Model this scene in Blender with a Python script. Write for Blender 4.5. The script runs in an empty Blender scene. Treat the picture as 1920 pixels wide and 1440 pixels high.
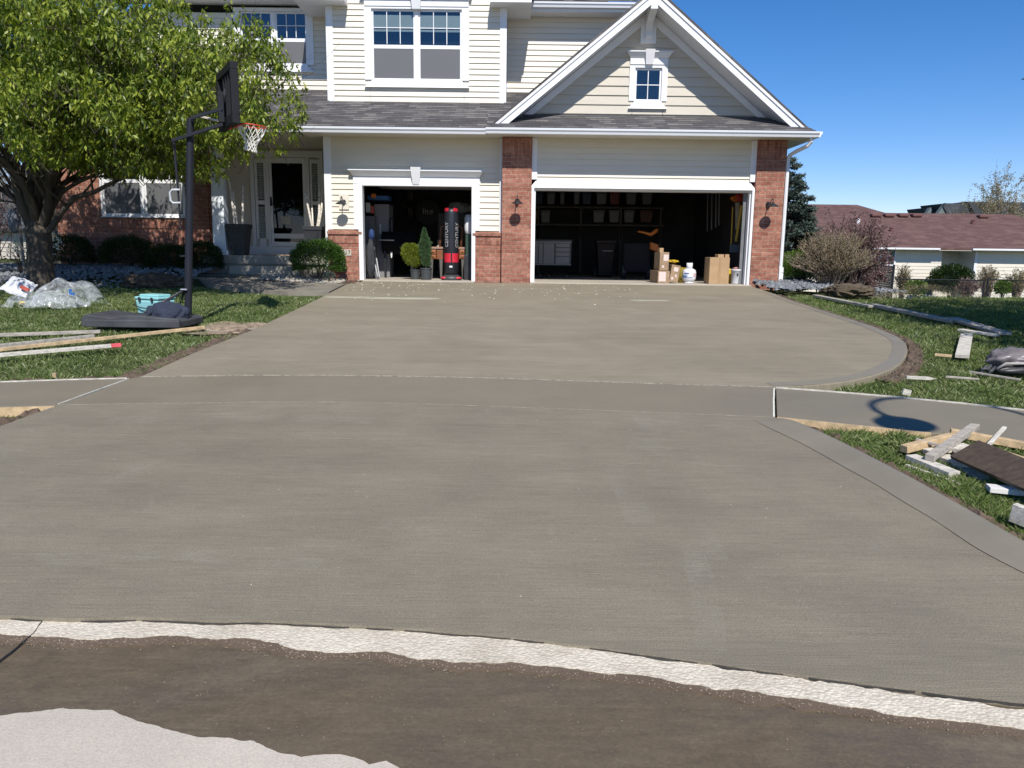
import bpy, bmesh, math, random
import numpy as np
from mathutils import Vector, Matrix, noise
from mathutils.geometry import tessellate_polygon
random.seed(7); rng = np.random.default_rng(7)
S = bpy.context.scene; COL = S.collection
PI = math.pi
# ------------------------------------------------------------------ camera
F = 1442.0; PITCH = math.radians(9.84); ROLL = math.radians(.7); CH = 1.6
RM = Matrix.Rotation(PI/2-PITCH, 3, 'X') @ Matrix.Rotation(ROLL, 3, 'Z')
cam_d = bpy.data.cameras.new('camera'); cam = bpy.data.objects.new('camera', cam_d); COL.objects.link(cam)
cam.matrix_world = Matrix.Translation((0, 0, CH)) @ RM.to_4x4()
cam_d.sensor_width = 36; cam_d.lens = 36*F/1920; cam_d.clip_end = 3000; cam_d.clip_start = .05
S.camera = cam
# survey helpers: where a measured point of the photograph lies on a known plane of the place
def ray(px, py): return RM @ Vector(((px-960)/F, -(py-720)/F, -1))
def W(px, py, Y):
    r = ray(px, py); k = Y/r.y
    return Vector((r.x*k, Y, CH+r.z*k))
def sm(a, b, x):
    t = max(0, min(1, (x-a)/(b-a))); return t*t*(3-2*t)
def gz(Y): return 0 if Y < 3 else min((Y-3)*.0614, .89)
def G(px, py, dz=0):
    r = ray(px, py); k = r.z/r.y
    Y = (1.6+3*.0614-dz)/(.0614-k) if True else 0
    if Y < 3: Y = (1.6-dz)/(-k)
    return Vector((r.x/r.y*Y, Y, gz(Y)+dz))
def lawn(X, Y):
    z = gz(Y)
    z += .27*sm(15.8, 18.2, Y)*sm(4.3, 6.2, -X)
    far = .79-.0585*(Y-16) if Y > 16 else z
    far = max(far, -1.15)
    k = sm(6.2, 8.5, X) if Y < 27 else 1
    if X < 6.2 and Y > 27: k = sm(27, 60, Y)
    return z*(1-k)+far*k if Y > 16 else z
# ------------------------------------------------------------------ materials
def newmat(name):
    m = bpy.data.materials.new(name); m.use_nodes = True
    nt = m.node_tree; nt.nodes.clear()
    o = nt.nodes.new('ShaderNodeOutputMaterial'); p = nt.nodes.new('ShaderNodeBsdfPrincipled')
    nt.links.new(p.outputs[0], o.inputs[0])
    return m, nt, p, o
def N(nt, t, **kw):
    n = nt.nodes.new(t)
    for k, v in kw.items():
        if k.startswith('i_'): n.inputs[k[2:].replace('_', ' ')].default_value = v
        else: setattr(n, k, v)
    return n
def c4(c): return (c[0], c[1], c[2], 1)
def coords(nt, scale=(1, 1, 1)):
    t = N(nt, 'ShaderNodeTexCoord'); mp = N(nt, 'ShaderNodeMapping'); mp.inputs['Scale'].default_value = scale
    nt.links.new(t.outputs['Object'], mp.inputs[0]); return mp.outputs[0]
def nz(nt, scale, sc=(1, 1, 1), detail=4, rough=.55, dist=0):
    n = N(nt, 'ShaderNodeTexNoise'); n.inputs['Scale'].default_value = scale; n.inputs['Detail'].default_value = detail
    n.inputs['Roughness'].default_value = rough; n.inputs['Distortion'].default_value = dist
    nt.links.new(coords(nt, sc), n.inputs['Vector']); return n.outputs['Fac']
def ramp(nt, fac, stops, interp='LINEAR'):
    r = N(nt, 'ShaderNodeValToRGB'); e = r.color_ramp.elements; r.color_ramp.interpolation = interp
    while len(e) < len(stops): e.new(.5)
    for i, (p, c) in enumerate(stops): e[i].position = p; e[i].color = c4(c) if len(c) == 3 else c
    nt.links.new(fac, r.inputs[0]); return r.outputs[0]
def mixc(nt, a, b, fac, mode='MIX'):
    m = N(nt, 'ShaderNodeMix', data_type='RGBA', blend_type=mode)
    for s, v in ((m.inputs[6], a), (m.inputs[7], b), (m.inputs[0], fac)):
        if isinstance(v, (tuple, list)): s.default_value = c4(v)
        elif isinstance(v, (int, float)): s.default_value = v
        else: nt.links.new(v, s)
    return m.outputs[2]
def bump(nt, p, h, strength=.3, dist=.01):
    b = N(nt, 'ShaderNodeBump'); b.inputs['Strength'].default_value = strength; b.inputs['Distance'].default_value = dist
    nt.links.new(h, b.inputs['Height']); nt.links.new(b.outputs[0], p.inputs['Normal'])
def mathn(nt, op, a, b=0):
    m = N(nt, 'ShaderNodeMath', operation=op)
    for i, v in enumerate((a, b)):
        if isinstance(v, (int, float)): m.inputs[i].default_value = v
        else: nt.links.new(v, m.inputs[i])
    return m.outputs[0]
MC = {}
def simple(name, col, rough=.6, var=.18, scale=6, sc=(1, 1, 1), b=0, bs=40, metal=0, spec=.5, col2=None):
    if name in MC: return MC[name]
    m, nt, p, o = newmat(name)
    c2 = col2 or tuple(x*(1-var) for x in col)
    c = ramp(nt, nz(nt, scale, sc, 5, .6), [(.3, c2), (.7, tuple(min(1, x*(1+var*.5)) for x in col))])
    nt.links.new(c, p.inputs['Base Color']); p.inputs['Roughness'].default_value = rough
    p.inputs['Metallic'].default_value = metal; p.inputs['Specular IOR Level'].default_value = spec
    if b: bump(nt, p, nz(nt, bs, sc), b)
    MC[name] = m; return m
white = simple('white_trim', (.76, .765, .78), .45, .05, 3, b=.05)
cream = simple('cream_siding', (.70, .65, .55), .5, .05, 1.3, (1, 1, 6), .06, 60)
beige = simple('beige_board', (.53, .485, .405), .6, .06, 1.5, (1, 1, 4), .15, 70)
black_metal = simple('black_metal', (.018, .02, .024), .4, .2, 8)
navy_metal = simple('powder_coated_steel', (.014, .016, .024), .6, .15, 8, spec=.3)
black_plastic = simple('black_plastic', (.03, .032, .036), .45, .35, 4, b=.15, bs=30)
dusty_plastic = simple('dusty_black_plastic', (.06, .062, .068), .6, .4, 3, b=.2, bs=25)
dark_wall = simple('garage_lining', (.055, .052, .05), .9, .3, 1.2)  # dimness of the unlit garage is put into this dark wall colour
def brick_mat(name, vert=False):
    m, nt, p, o = newmat(name)
    t = N(nt, 'ShaderNodeTexCoord'); s = N(nt, 'ShaderNodeSeparateXYZ'); nt.links.new(t.outputs['Object'], s.inputs[0])
    wob = mathn(nt, 'MULTIPLY', mathn(nt, 'SUBTRACT', nz(nt, 9, detail=3), .5), .018)
    u = mathn(nt, 'ADD', mathn(nt, 'ADD', s.outputs[0], s.outputs[1]), wob)
    v = mathn(nt, 'ADD', s.outputs[2], wob)
    c = N(nt, 'ShaderNodeCombineXYZ')
    nt.links.new(v if vert else u, c.inputs[0]); nt.links.new(u if vert else v, c.inputs[1])
    b = N(nt, 'ShaderNodeTexBrick'); nt.links.new(c.outputs[0], b.inputs['Vector'])
    b.inputs['Scale'].default_value = 1; b.inputs['Brick Width'].default_value = .262; b.inputs['Row Height'].default_value = .0905
    b.inputs['Mortar Size'].default_value = .0065; b.inputs['Mortar Smooth'].default_value = .35; b.inputs['Bias'].default_value = -.1
    b.inputs['Color1'].default_value = (.30, .116, .08, 1); b.inputs['Color2'].default_value = (.415, .20, .145, 1)
    b.inputs['Mortar'].default_value = (.46, .36, .27, 1)
    n1 = nz(nt, 14, detail=6, rough=.7); n2 = nz(nt, 2.2, (1, 1, 3), 3)
    col = mixc(nt, b.outputs['Color'], ramp(nt, n1, [(.3, (.55, .5, .48)), (.62, (1.12, 1.08, 1.05))]), 1, 'MULTIPLY')
    col = mixc(nt, col, ramp(nt, n2, [(.35, (.78, .74, .72)), (.65, (1.1, 1.1, 1.1))]), 1, 'MULTIPLY')
    nt.links.new(col, p.inputs['Base Color']); p.inputs['Roughness'].default_value = .85
    h = mathn(nt, 'ADD', mathn(nt, 'MULTIPLY', b.outputs['Fac'], -1.2), mathn(nt, 'MULTIPLY', n1, .8))
    bump(nt, p, h, .9, .012); return m
brick = brick_mat('brick'); brick_v = brick_mat('brick_soldier', True)
def shingle_mat(name, lo, mid, hi, w=.44, rh=.134):
    m, nt, p, o = newmat(name)
    t = N(nt, 'ShaderNodeTexCoord'); s = N(nt, 'ShaderNodeSeparateXYZ'); nt.links.new(t.outputs['Object'], s.inputs[0])
    c = N(nt, 'ShaderNodeCombineXYZ'); nt.links.new(s.outputs[0], c.inputs[0]); nt.links.new(mathn(nt, 'SUBTRACT', s.outputs[1], 17.06), c.inputs[1])
    def bk(width, off):
        b = N(nt, 'ShaderNodeTexBrick'); nt.links.new(c.outputs[0], b.inputs['Vector'])
        b.inputs['Scale'].default_value = 1; b.inputs['Brick Width'].default_value = width; b.inputs['Row Height'].default_value = rh
        b.inputs['Mortar Size'].default_value = .004; b.inputs['Mortar Smooth'].default_value = .2; b.offset = off; b.squash = 1
        b.inputs['Color1'].default_value = (0, 0, 0, 1); b.inputs['Color2'].default_value = (1, 1, 1, 1); b.inputs['Mortar'].default_value = (0, 0, 0, 1)
        return b
    b1 = bk(w*.62, .37); b2 = bk(w, .61)
    f = mathn(nt, 'ADD', mathn(nt, 'MULTIPLY', b1.outputs['Color'], .62), mathn(nt, 'MULTIPLY', b2.outputs['Color'], .28))
    f = mathn(nt, 'ADD', f, mathn(nt, 'MULTIPLY', nz(nt, 3, detail=3), .2))
    col = ramp(nt, f, [(.10, lo), (.6, mid), (.95, hi)])
    col = mixc(nt, col, ramp(nt, nz(nt, 120, detail=2), [(.35, (.75, .75, .75)), (.65, (1.15, 1.15, 1.15))]), 1, 'MULTIPLY')
    nt.links.new(col, p.inputs['Base Color']); p.inputs['Roughness'].default_value = .9
    bump(nt, p, mathn(nt, 'SUBTRACT', nz(nt, 150, detail=2), b1.outputs['Fac']), .4, .006); return m
shingle = shingle_mat('grey_shingle', (.052, .048, .050), (.098, .092, .094), (.20, .19, .18))
shingle_red = shingle_mat('red_brown_shingle', (.088, .046, .042), (.118, .062, .055), (.155, .088, .076), .7, .17)
shingle_dark = shingle_mat('dark_grey_shingle', (.035, .04, .045), (.05, .056, .062), (.07, .076, .082), 1.2, .3)
def concrete_mat(name, base, tint, streak=.5, rough=.75, speck=.3, bst=.25, big=.5, marks=False):
    m, nt, p, o = newmat(name)
    n1 = nz(nt, .55, (1, 1.6, 1), 5, .6, .4); n2 = nz(nt, 1, (1.3, 26, 1), 6, .65); n3 = nz(nt, 130, detail=3, rough=.7)
    n4 = nz(nt, 1, (3.5, 120, 1), 4, .7); n5 = nz(nt, 1.7, detail=6, rough=.65); n6 = nz(nt, 1, (.35, 3.2, 1), 5, .6, .3)
    dk = lambda k: tuple(x*k for x in base)
    col = ramp(nt, n1, [(.3, mixv(dk(1-.28*big), tint, .25)), (.5, base), (.72, mixv(dk(1+.22*big), tint, .35))])
    g = lambda a: ((1-a,)*3, (1+a*.8,)*3)
    for n, a, lo, hi in ((n2, .14*streak, .3, .7), (n4, (.18 if streak > .2 else .03), .3, .7), (n3, .5*speck, .25, .75), (n5, .16*big, .3, .7), (n6, .2*streak, .3, .7)):
        x, y = g(a); col = mixc(nt, col, ramp(nt, n, [(lo, x), (hi, y)]), 1, 'MULTIPLY')
    if marks:
        pm = ramp(nt, nz(nt, 2.4, (1, .6, 1), 7, .75, .8), [(.60, (0, 0, 0)), (.72, (.3, .3, .3))])
        pm = mixc(nt, pm, ramp(nt, nz(nt, 40, (1, 5, 1), 4, .7), [(.42, (0, 0, 0)), (.6, (1, 1, 1))]), 1, 'MULTIPLY')
        col = mixc(nt, col, (.36, .355, .31), pm)
    nt.links.new(col, p.inputs['Base Color'])
    rr = ramp(nt, n5, [(.3, (rough-.12,)*3), (.7, (min(1, rough+.1),)*3)]); nt.links.new(rr, p.inputs['Roughness'])
    p.inputs['Specular IOR Level'].default_value = .35
    h = mathn(nt, 'ADD', mathn(nt, 'MULTIPLY', n4, .8*streak), mathn(nt, 'MULTIPLY', n3, .8)); bump(nt, p, h, bst, .006)
    return m
def mixv(a, b, k): return tuple(x*(1-k)+y*k for x, y in zip(a, b))
drive_m = concrete_mat('broomed_concrete', (.248, .214, .154), (.238, .203, .152), (.38), .8, .35, .4, .45)
apron_m = concrete_mat('fresh_broomed_concrete', (.222, .193, .142), (.214, .183, .142), .35, .72, .6, .8, .45, True)
walk_m = concrete_mat('smooth_damp_concrete', (.198, .172, .126), (.198, .17, .126), .08, .62, .12, .08, .3)
band_m = concrete_mat('trowelled_edge_concrete', (.218, .192, .146), (.225, .2, .155), .15, .55, .15, .12, .5)
old_m = concrete_mat('old_concrete', (.30, .285, .245), (.28, .26, .22), .1, .85, .5, .4, .6)
floor_m = concrete_mat('garage_slab', (.42, .375, .31), (.40, .36, .31), .1, .8, .3, .2, .6)
dry_m = concrete_mat('dry_pale_pavement', (.50, .445, .375), (.50, .44, .38), .12, .85, .4, .35, .35)
def wet_mat():
    m, nt, p, o = newmat('wet_dirty_pavement')
    n1 = nz(nt, .8, (1, 1.8, 1), 6, .62, .6); n2 = nz(nt, 5, (1, 3, 1), 6, .7, .4); n3 = nz(nt, 70, detail=4, rough=.75); n4 = nz(nt, 1, (2, 60, 1), 5, .65)
    col = ramp(nt, n1, [(.28, (.088, .066, .042)), (.42, (.120, .093, .062)), (.58, (.112, .090, .064)), (.75, (.160, .130, .092))])
    col = mixc(nt, col, ramp(nt, n2, [(.3, (.86, .84, .8)), (.7, (1.14, 1.12, 1.08))]), 1, 'MULTIPLY')
    col = mixc(nt, col, ramp(nt, n3, [(.25, (.8, .8, .8)), (.5, (1, 1, 1)), (.75, (1.3, 1.27, 1.2))]), 1, 'MULTIPLY')
    col = mixc(nt, col, ramp(nt, n4, [(.3, (.93, .93, .93)), (.7, (1.07, 1.07, 1.07))]), 1, 'MULTIPLY')
    nt.links.new(col, p.inputs['Base Color'])
    nt.links.new(ramp(nt, n2, [(.3, (.42,)*3), (.7, (.7,)*3)]), p.inputs['Roughness']); p.inputs['Specular IOR Level'].default_value = .4
    bump(nt, p, mathn(nt, 'ADD', n3, n2), .35, .006); return m
wet_m = wet_mat()
def aggregate_mat():
    m, nt, p, o = newmat('exposed_aggregate')
    v = N(nt, 'ShaderNodeTexVoronoi'); v.inputs['Scale'].default_value = 60; v.inputs['Randomness'].default_value = 1
    mp = N(nt, 'ShaderNodeMapping'); t = N(nt, 'ShaderNodeTexCoord'); nt.links.new(t.outputs['Object'], mp.inputs[0]); mp.inputs['Scale'].default_value = (1, 1.3, 1)
    nt.links.new(mp.outputs[0], v.inputs['Vector'])
    col = ramp(nt, v.outputs['Distance'], [(.0, (.66, .615, .53)), (.32, (.62, .575, .49)), (.55, (.54, .50, .42))])
    col = mixc(nt, col, ramp(nt, v.outputs['Color'], [(.1, (.92, .9, .87)), (.8, (1.12, 1.1, 1.07))]), 1, 'MULTIPLY')
    col = mixc(nt, col, ramp(nt, nz(nt, 3, detail=6), [(.3, (.82, .8, .77)), (.6, (1.05, 1.04, 1.03))]), 1, 'MULTIPLY')
    nt.links.new(col, p.inputs['Base Color']); p.inputs['Roughness'].default_value = .8
    bump(nt, p, mathn(nt, 'ADD', mathn(nt, 'MULTIPLY', v.outputs['Distance'], -1), nz(nt, 90)), .5, .008); return m
agg_m = aggregate_mat()
def foliage_mat(name, cols, transl=.35, rough=.45):
    m, nt, p, o = newmat(name)
    g = N(nt, 'ShaderNodeNewGeometry')
    f = mathn(nt, 'ADD', mathn(nt, 'MULTIPLY', g.outputs['Random Per Island'], .65), mathn(nt, 'MULTIPLY', nz(nt, 1.5, detail=3), .45))
    col = ramp(nt, f, [(.15+.7*i/(len(cols)-1), c) for i, c in enumerate(cols)])
    nt.links.new(col, p.inputs['Base Color']); p.inputs['Roughness'].default_value = rough; p.inputs['Specular IOR Level'].default_value = .35
    if transl:
        tr = N(nt, 'ShaderNodeBsdfTranslucent'); nt.links.new(mixc(nt, col, (1.5, 1.6, .7), 1, 'MULTIPLY'), tr.inputs[0])
        mx = N(nt, 'ShaderNodeMixShader'); mx.inputs[0].default_value = transl
        nt.links.new(p.outputs[0], mx.inputs[1]); nt.links.new(tr.outputs[0], mx.inputs[2]); nt.links.new(mx.outputs[0], o.inputs[0])
    return m
leaf_m = foliage_mat('spring_leaves', [(.045, .08, .012), (.10, .15, .018), (.19, .245, .03), (.34, .385, .055)], .32)
bush_m = foliage_mat('yew_leaves', [(.02, .05, .008), (.035, .085, .012), (.07, .14, .02)], .2)
yew_m = foliage_mat('dark_yew_leaves', [(.012, .028, .006), (.02, .045, .01), (.04, .07, .015)], .15)
grass_m = foliage_mat('grass_blades', [(.075, .12, .035), (.125, .18, .052), (.19, .245, .08), (.30, .31, .17)], .3, .38)
spruce_m = foliage_mat('blue_spruce_needles', [(.045, .065, .055), (.075, .105, .09), (.13, .165, .15)], .1, .6)
arb_m = foliage_mat('yellow_green_needles', [(.09, .13, .012), (.17, .21, .02), (.24, .27, .04)], .2)
con_m = foliage_mat('green_needles', [(.03, .07, .03), (.06, .12, .05), (.10, .17, .07)], .15)
plum_m = foliage_mat('plum_leaves', [(.09, .04, .045), (.16, .085, .09), (.26, .17, .17)], .2)
bud_m = foliage_mat('opening_buds', [(.11, .10, .035), (.17, .15, .06), (.24, .19, .11)], .2)
lime_m = foliage_mat('lime_green_leaves', [(.05, .10, .012), (.10, .18, .02), (.17, .25, .04)], .3)
flower_m = foliage_mat('white_petals', [(.75, .72, .6), (.8, .78, .7), (.8, .8, .75)], .2)
dry_grass_m = foliage_mat('dry_thatch', [(.14, .11, .06), (.22, .18, .10), (.34, .29, .17)], .1, .8)
bark_m = simple('bark', (.085, .068, .052), .9, .5, 7, (1, 1, .22), .9, 14)
twig_m = simple('twigs', (.28, .215, .16), .85, .45, 8)
grey_bark = simple('pale_bark', (.2, .18, .17), .85, .4, 8)
birch_m = simple('birch_bark', (.78, .72, .64), .8, .45, 9, (1, 1, 2.5), .4, 20)
wood_new = simple('new_lumber', (.55, .40, .23), .7, .42, 4, (3, 3, 3), .2, 30)
wood_old = simple('weathered_lumber', (.40, .36, .31), .85, .42, 5, (2, 6, 6), .3, 30)
wood_pale = simple('cement_dusted_lumber', (.58, .54, .47), .85, .42, 6, (2, 6, 6), .3, 30)
wood_brown = simple('wet_brown_plank', (.085, .06, .04), .6, .4, 6, (2, 5, 5), .4, 25)
pink_m = simple('pink_marking_paint', (.70, .10, .12), .7, .2, 12)
soil_m = simple('soil', (.115, .08, .055), .95, .6, 9, b=1, bs=40, col2=(.05, .035, .024))
soil_dry = simple('dry_soil', (.27, .205, .145), .95, .5, 12, b=.8, bs=50)
rock_m = simple('grey_slate_rock', (.20, .21, .225), .8, .5, 5, b=.4, bs=30)
rock_tan = simple('tan_river_rock', (.38, .34, .28), .8, .4, 8, b=.4, bs=30)
crumb_m = simple('pale_concrete_crumbs', (.62, .6, .52), .9, .2, 20)
def ground_mat():
    m, nt, p, o = newmat('turf')
    col = ramp(nt, nz(nt, 2.2, detail=6, rough=.7), [(.3, (.05, .062, .024)), (.55, (.075, .09, .035)), (.75, (.13, .115, .065))])
    col = mixc(nt, col, ramp(nt, nz(nt, 60, detail=3), [(.3, (.6, .6, .6)), (.7, (1.3, 1.3, 1.25))]), 1, 'MULTIPLY')
    nt.links.new(col, p.inputs['Base Color']); p.inputs['Roughness'].default_value = .95; p.inputs['Specular IOR Level'].default_value = .1
    bump(nt, p, nz(nt, 80), .8, .02); return m
turf_m = ground_mat()
def glass_mat(name, fac=.3, tint=(.7, .8, .85)):
    m = bpy.data.materials.new(name); m.use_nodes = True; nt = m.node_tree; nt.nodes.clear()
    o = N(nt, 'ShaderNodeOutputMaterial'); t = N(nt, 'ShaderNodeBsdfTransparent'); t.inputs[0].default_value = c4(tint)
    g = N(nt, 'ShaderNodeBsdfGlossy'); g.inputs['Roughness'].default_value = .02; g.inputs[0].default_value = (.9, .93, 1, 1)
    x = N(nt, 'ShaderNodeMixShader'); x.inputs[0].default_value = fac
    nt.links.new(t.outputs[0], x.inputs[1]); nt.links.new(g.outputs[0], x.inputs[2]); nt.links.new(x.outputs[0], o.inputs[0]); return m
glass = glass_mat('window_glass', .075, (.74, .78, .78)); dark_glass = glass_mat('dark_glass', .035, (.3, .32, .34))
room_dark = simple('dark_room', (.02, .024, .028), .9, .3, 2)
screen_m = simple('insect_screen', (.115, .118, .125), .55, .06, 200)
blind_m = simple('white_blind', (.52, .56, .54), .7, .05, 3)
card_m = simple('cardboard', (.40, .265, .145), .85, .12, 5, b=.1, bs=60)
card_worn = simple('worn_cardboard', (.33, .225, .14), .9, .3, 7, b=.3, bs=20)
label_m = simple('paper_label', (.68, .55, .50), .7, .15, 20)
navy_cloth = simple('navy_cloth', (.022, .03, .055), .9, .3, 6, b=.4, bs=40)
charcoal = simple('charcoal_cloth', (.035, .037, .042), .85, .3, 3, b=.3, bs=20)
teal_m = simple('seafoam_plastic', (.27, .55, .56), .5, .08, 5, b=.08)
red_m = simple('red_vinyl', (.55, .02, .04), .4, .12, 5)
orange_red = simple('orange_red_rim_paint', (.62, .05, .03), .4, .15, 8)
vinyl_m = simple('black_vinyl', (.016, .018, .024), .38, .3, 5, b=.1)
lettering = simple('white_lettering', (.75, .75, .75), .6, .05, 10)
grey_plastic = simple('grey_plastic', (.16, .165, .17), .5, .2, 4)
cab_m = simple('brushed_steel_cabinet', (.20, .20, .205), .6, .12, 3)
yellow_m = simple('yellow_plastic', (.60, .40, .03), .5, .15, 5)
orange_m = simple('orange_plastic', (.55, .16, .02), .5, .2, 5)
tank_m = simple('white_tank_paint', (.72, .72, .74), .35, .06, 4)
blue_m = simple('blue_print', (.02, .10, .30), .5, .15, 5)
table_m = simple('walnut_wood', (.23, .085, .035), .45, .3, 5, (1, 1, 5), .1)
net_m = simple('white_net_cord', (.72, .70, .64), .8, .1, 20)
pot_m = simple('charcoal_planter', (.028, .03, .035), .55, .2, 4)
bin_m = simple('translucent_bin', (.16, .165, .17), .4, .15, 4)
tan_siding = simple('tan_siding', (.50, .46, .40), .7, .1, 2)
def plastic_sheet():
    m, nt, p, o = newmat('clear_plastic_film')
    p.inputs['Base Color'].default_value = (.72, .75, .78, 1); p.inputs['Roughness'].default_value = .18
    p.inputs['Specular IOR Level'].default_value = .8
    t = N(nt, 'ShaderNodeBsdfTransparent'); x = N(nt, 'ShaderNodeMixShader')
    f = ramp(nt, nz(nt, 7, detail=5, rough=.65, dist=1.2), [(.38, (.10,)*3), (.55, (.24,)*3), (.72, (.62,)*3)]); nt.links.new(f, x.inputs[0])
    bump(nt, p, nz(nt, 3.2, detail=3, rough=.45, dist=2.5), .5, .06)
    nt.links.new(t.outputs[0], x.inputs[1]); nt.links.new(p.outputs[0], x.inputs[2]); nt.links.new(x.outputs[0], o.inputs[0]); return m
film_m = plastic_sheet()
# ------------------------------------------------------------------ objects
def tag(o, label=None, cat=None, group=None, kind=None):
    if label: o['label'] = label
    if cat: o['category'] = cat
    if group: o['group'] = group
    if kind: o['kind'] = kind
    return o
def thing(name, label, cat, loc=(0, 0, 0), group=None):
    o = bpy.data.objects.new(name, None); COL.objects.link(o); o.location = loc; o.empty_display_size = .2
    return tag(o, label, cat, group)
ROOT = {}
def rootloc(p): return p.location.copy()
class MB:
    """collects shapes in world coordinates and links them as one mesh object"""
    def __init__(s): s.v = []; s.f = []
    def add(s, vs, fs):
        n = len(s.v); s.v += [tuple(v) for v in vs]; s.f += [tuple(i+n for i in f) for f in fs]; return s
    def box(s, x0, x1, y0, y1, z0, z1):
        return s.add([(x0, y0, z0), (x1, y0, z0), (x1, y1, z0), (x0, y1, z0), (x0, y0, z1), (x1, y0, z1), (x1, y1, z1), (x0, y1, z1)],
                     [(0, 3, 2, 1), (4, 5, 6, 7), (0, 1, 5, 4), (1, 2, 6, 5), (2, 3, 7, 6), (3, 0, 4, 7)])
    def hexa(s, b, t):
        return s.add(list(b)+list(t), [(0, 3, 2, 1), (4, 5, 6, 7), (0, 1, 5, 4), (1, 2, 6, 5), (2, 3, 7, 6), (3, 0, 4, 7)])
    def obox(s, c, ax, ay, az):
        c, ax, ay, az = map(Vector, (c, ax, ay, az))
        return s.hexa([c-ax-ay-az, c+ax-ay-az, c+ax+ay-az, c-ax+ay-az], [c-ax-ay+az, c+ax-ay+az, c+ax+ay+az, c-ax+ay+az])
    def beam(s, p, q, w, h, roll=0):
        p, q = Vector(p), Vector(q); d = (q-p); L = d.length; d.normalize()
        up = Vector((0, 0, 1)) if abs(d.z) < .95 else Vector((0, 1, 0))
        sd = d.cross(up).normalized(); up = sd.cross(d)
        if roll: m = Matrix.Rotation(roll, 3, d); sd = m @ sd; up = m @ up
        return s.obox((p+q)/2, d*L/2, sd*w/2, up*h/2)
    def tube(s, pts, rad, n=8, cap=True):
        pts = [Vector(p) for p in pts]; k = len(pts)
        if isinstance(rad, (int, float)): rad = [rad]*k
        d = (pts[1]-pts[0]).normalized(); a = d.orthogonal().normalized(); base = len(s.v)
        for i, p in enumerate(pts):
            nd = (pts[min(i+1, k-1)]-pts[max(i-1, 0)]).normalized()
            a = (a-nd*a.dot(nd)); a = a.normalized() if a.length > 1e-6 else nd.orthogonal().normalized()
            b = nd.cross(a)
            for j in range(n):
                t = 2*PI*j/n; s.v.append(tuple(p+(a*math.cos(t)+b*math.sin(t))*rad[i]))
        for i in range(k-1):
            for j in range(n):
                A = base+i*n+j; B = base+i*n+(j+1) % n; s.f.append((A, B, B+n, A+n))
        if cap: s.f.append(tuple(base+j for j in reversed(range(n)))); s.f.append(tuple(base+(k-1)*n+j for j in range(n)))
        return s
    def lathe(s, prof, c, n=24, axis=None):
        base = len(s.v); M = axis or Matrix.Identity(3); c = Vector(c)
        for r, z in prof:
            for j in range(n):
                t = 2*PI*j/n; s.v.append(tuple(c+M @ Vector((r*math.cos(t), r*math.sin(t), z))))
        for i in range(len(prof)-1):
            for j in range(n):
                A = base+i*n+j; B = base+i*n+(j+1) % n; s.f.append((A, B, B+n, A+n))
        s.f.append(tuple(base+j for j in reversed(range(n)))); s.f.append(tuple(base+(len(prof)-1)*n+j for j in range(n)))
        return s
    def prism(s, pts, off):
        """closed polygon of 3-D points extruded by a vector"""
        n = len(pts); o = Vector(off); P = [Vector(p) for p in pts]
        tris = tessellate_polygon([P]); b = len(s.v)
        s.v += [tuple(p) for p in P]+[tuple(p+o) for p in P]
        for t in tris: s.f.append(tuple(b+i for i in t)); s.f.append(tuple(b+n+i for i in reversed(t)))
        for i in range(n): j = (i+1) % n; s.f.append((b+i, b+j, b+n+j, b+n+i))
        return s
    def build(s, name, m, parent=None, smooth=False, bevel=0, recalc=True):
        me = bpy.data.meshes.new(name); me.from_pydata(s.v, [], s.f)
        if recalc:
            bm = bmesh.new(); bm.from_mesh(me); bmesh.ops.recalc_face_normals(bm, faces=bm.faces); bm.to_mesh(me); bm.free()
        me.materials.append(m)
        if smooth: me.shade_smooth()
        o = bpy.data.objects.new(name, me); COL.objects.link(o)
        if parent:
            o.parent = parent; o.matrix_parent_inverse = Matrix.Translation(-rootloc(parent))
        if bevel:
            b = o.modifiers.new('bevel', 'BEVEL'); b.width = bevel; b.segments = 2; b.limit_method = 'ANGLE'
        return o
def blob(c, r, amp=.15, freq=2, sub=4, flat=None, seed=0, ridged=False):
    bm = bmesh.new(); bmesh.ops.create_icosphere(bm, subdivisions=sub, radius=1); m = MB()
    for v in bm.verts:
        p = v.co; q = p*freq+Vector((seed*7.3, seed*3.1, seed))
        h = noise.turbulence(q, 5, ridged, noise_basis='PERLIN_ORIGINAL') if ridged else noise.fractal(q, .8, 2, 4)
        k = 1+amp*h; w = Vector((p.x*r[0]*k, p.y*r[1]*k, p.z*r[2]*k))
        if flat is not None and w.z < flat: w.z = flat+(w.z-flat)*.05
        m.v.append(tuple(Vector(c)+w))
    m.f = [tuple(v.index for v in f.verts) for f in bm.faces]; bm.free(); return m
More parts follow.
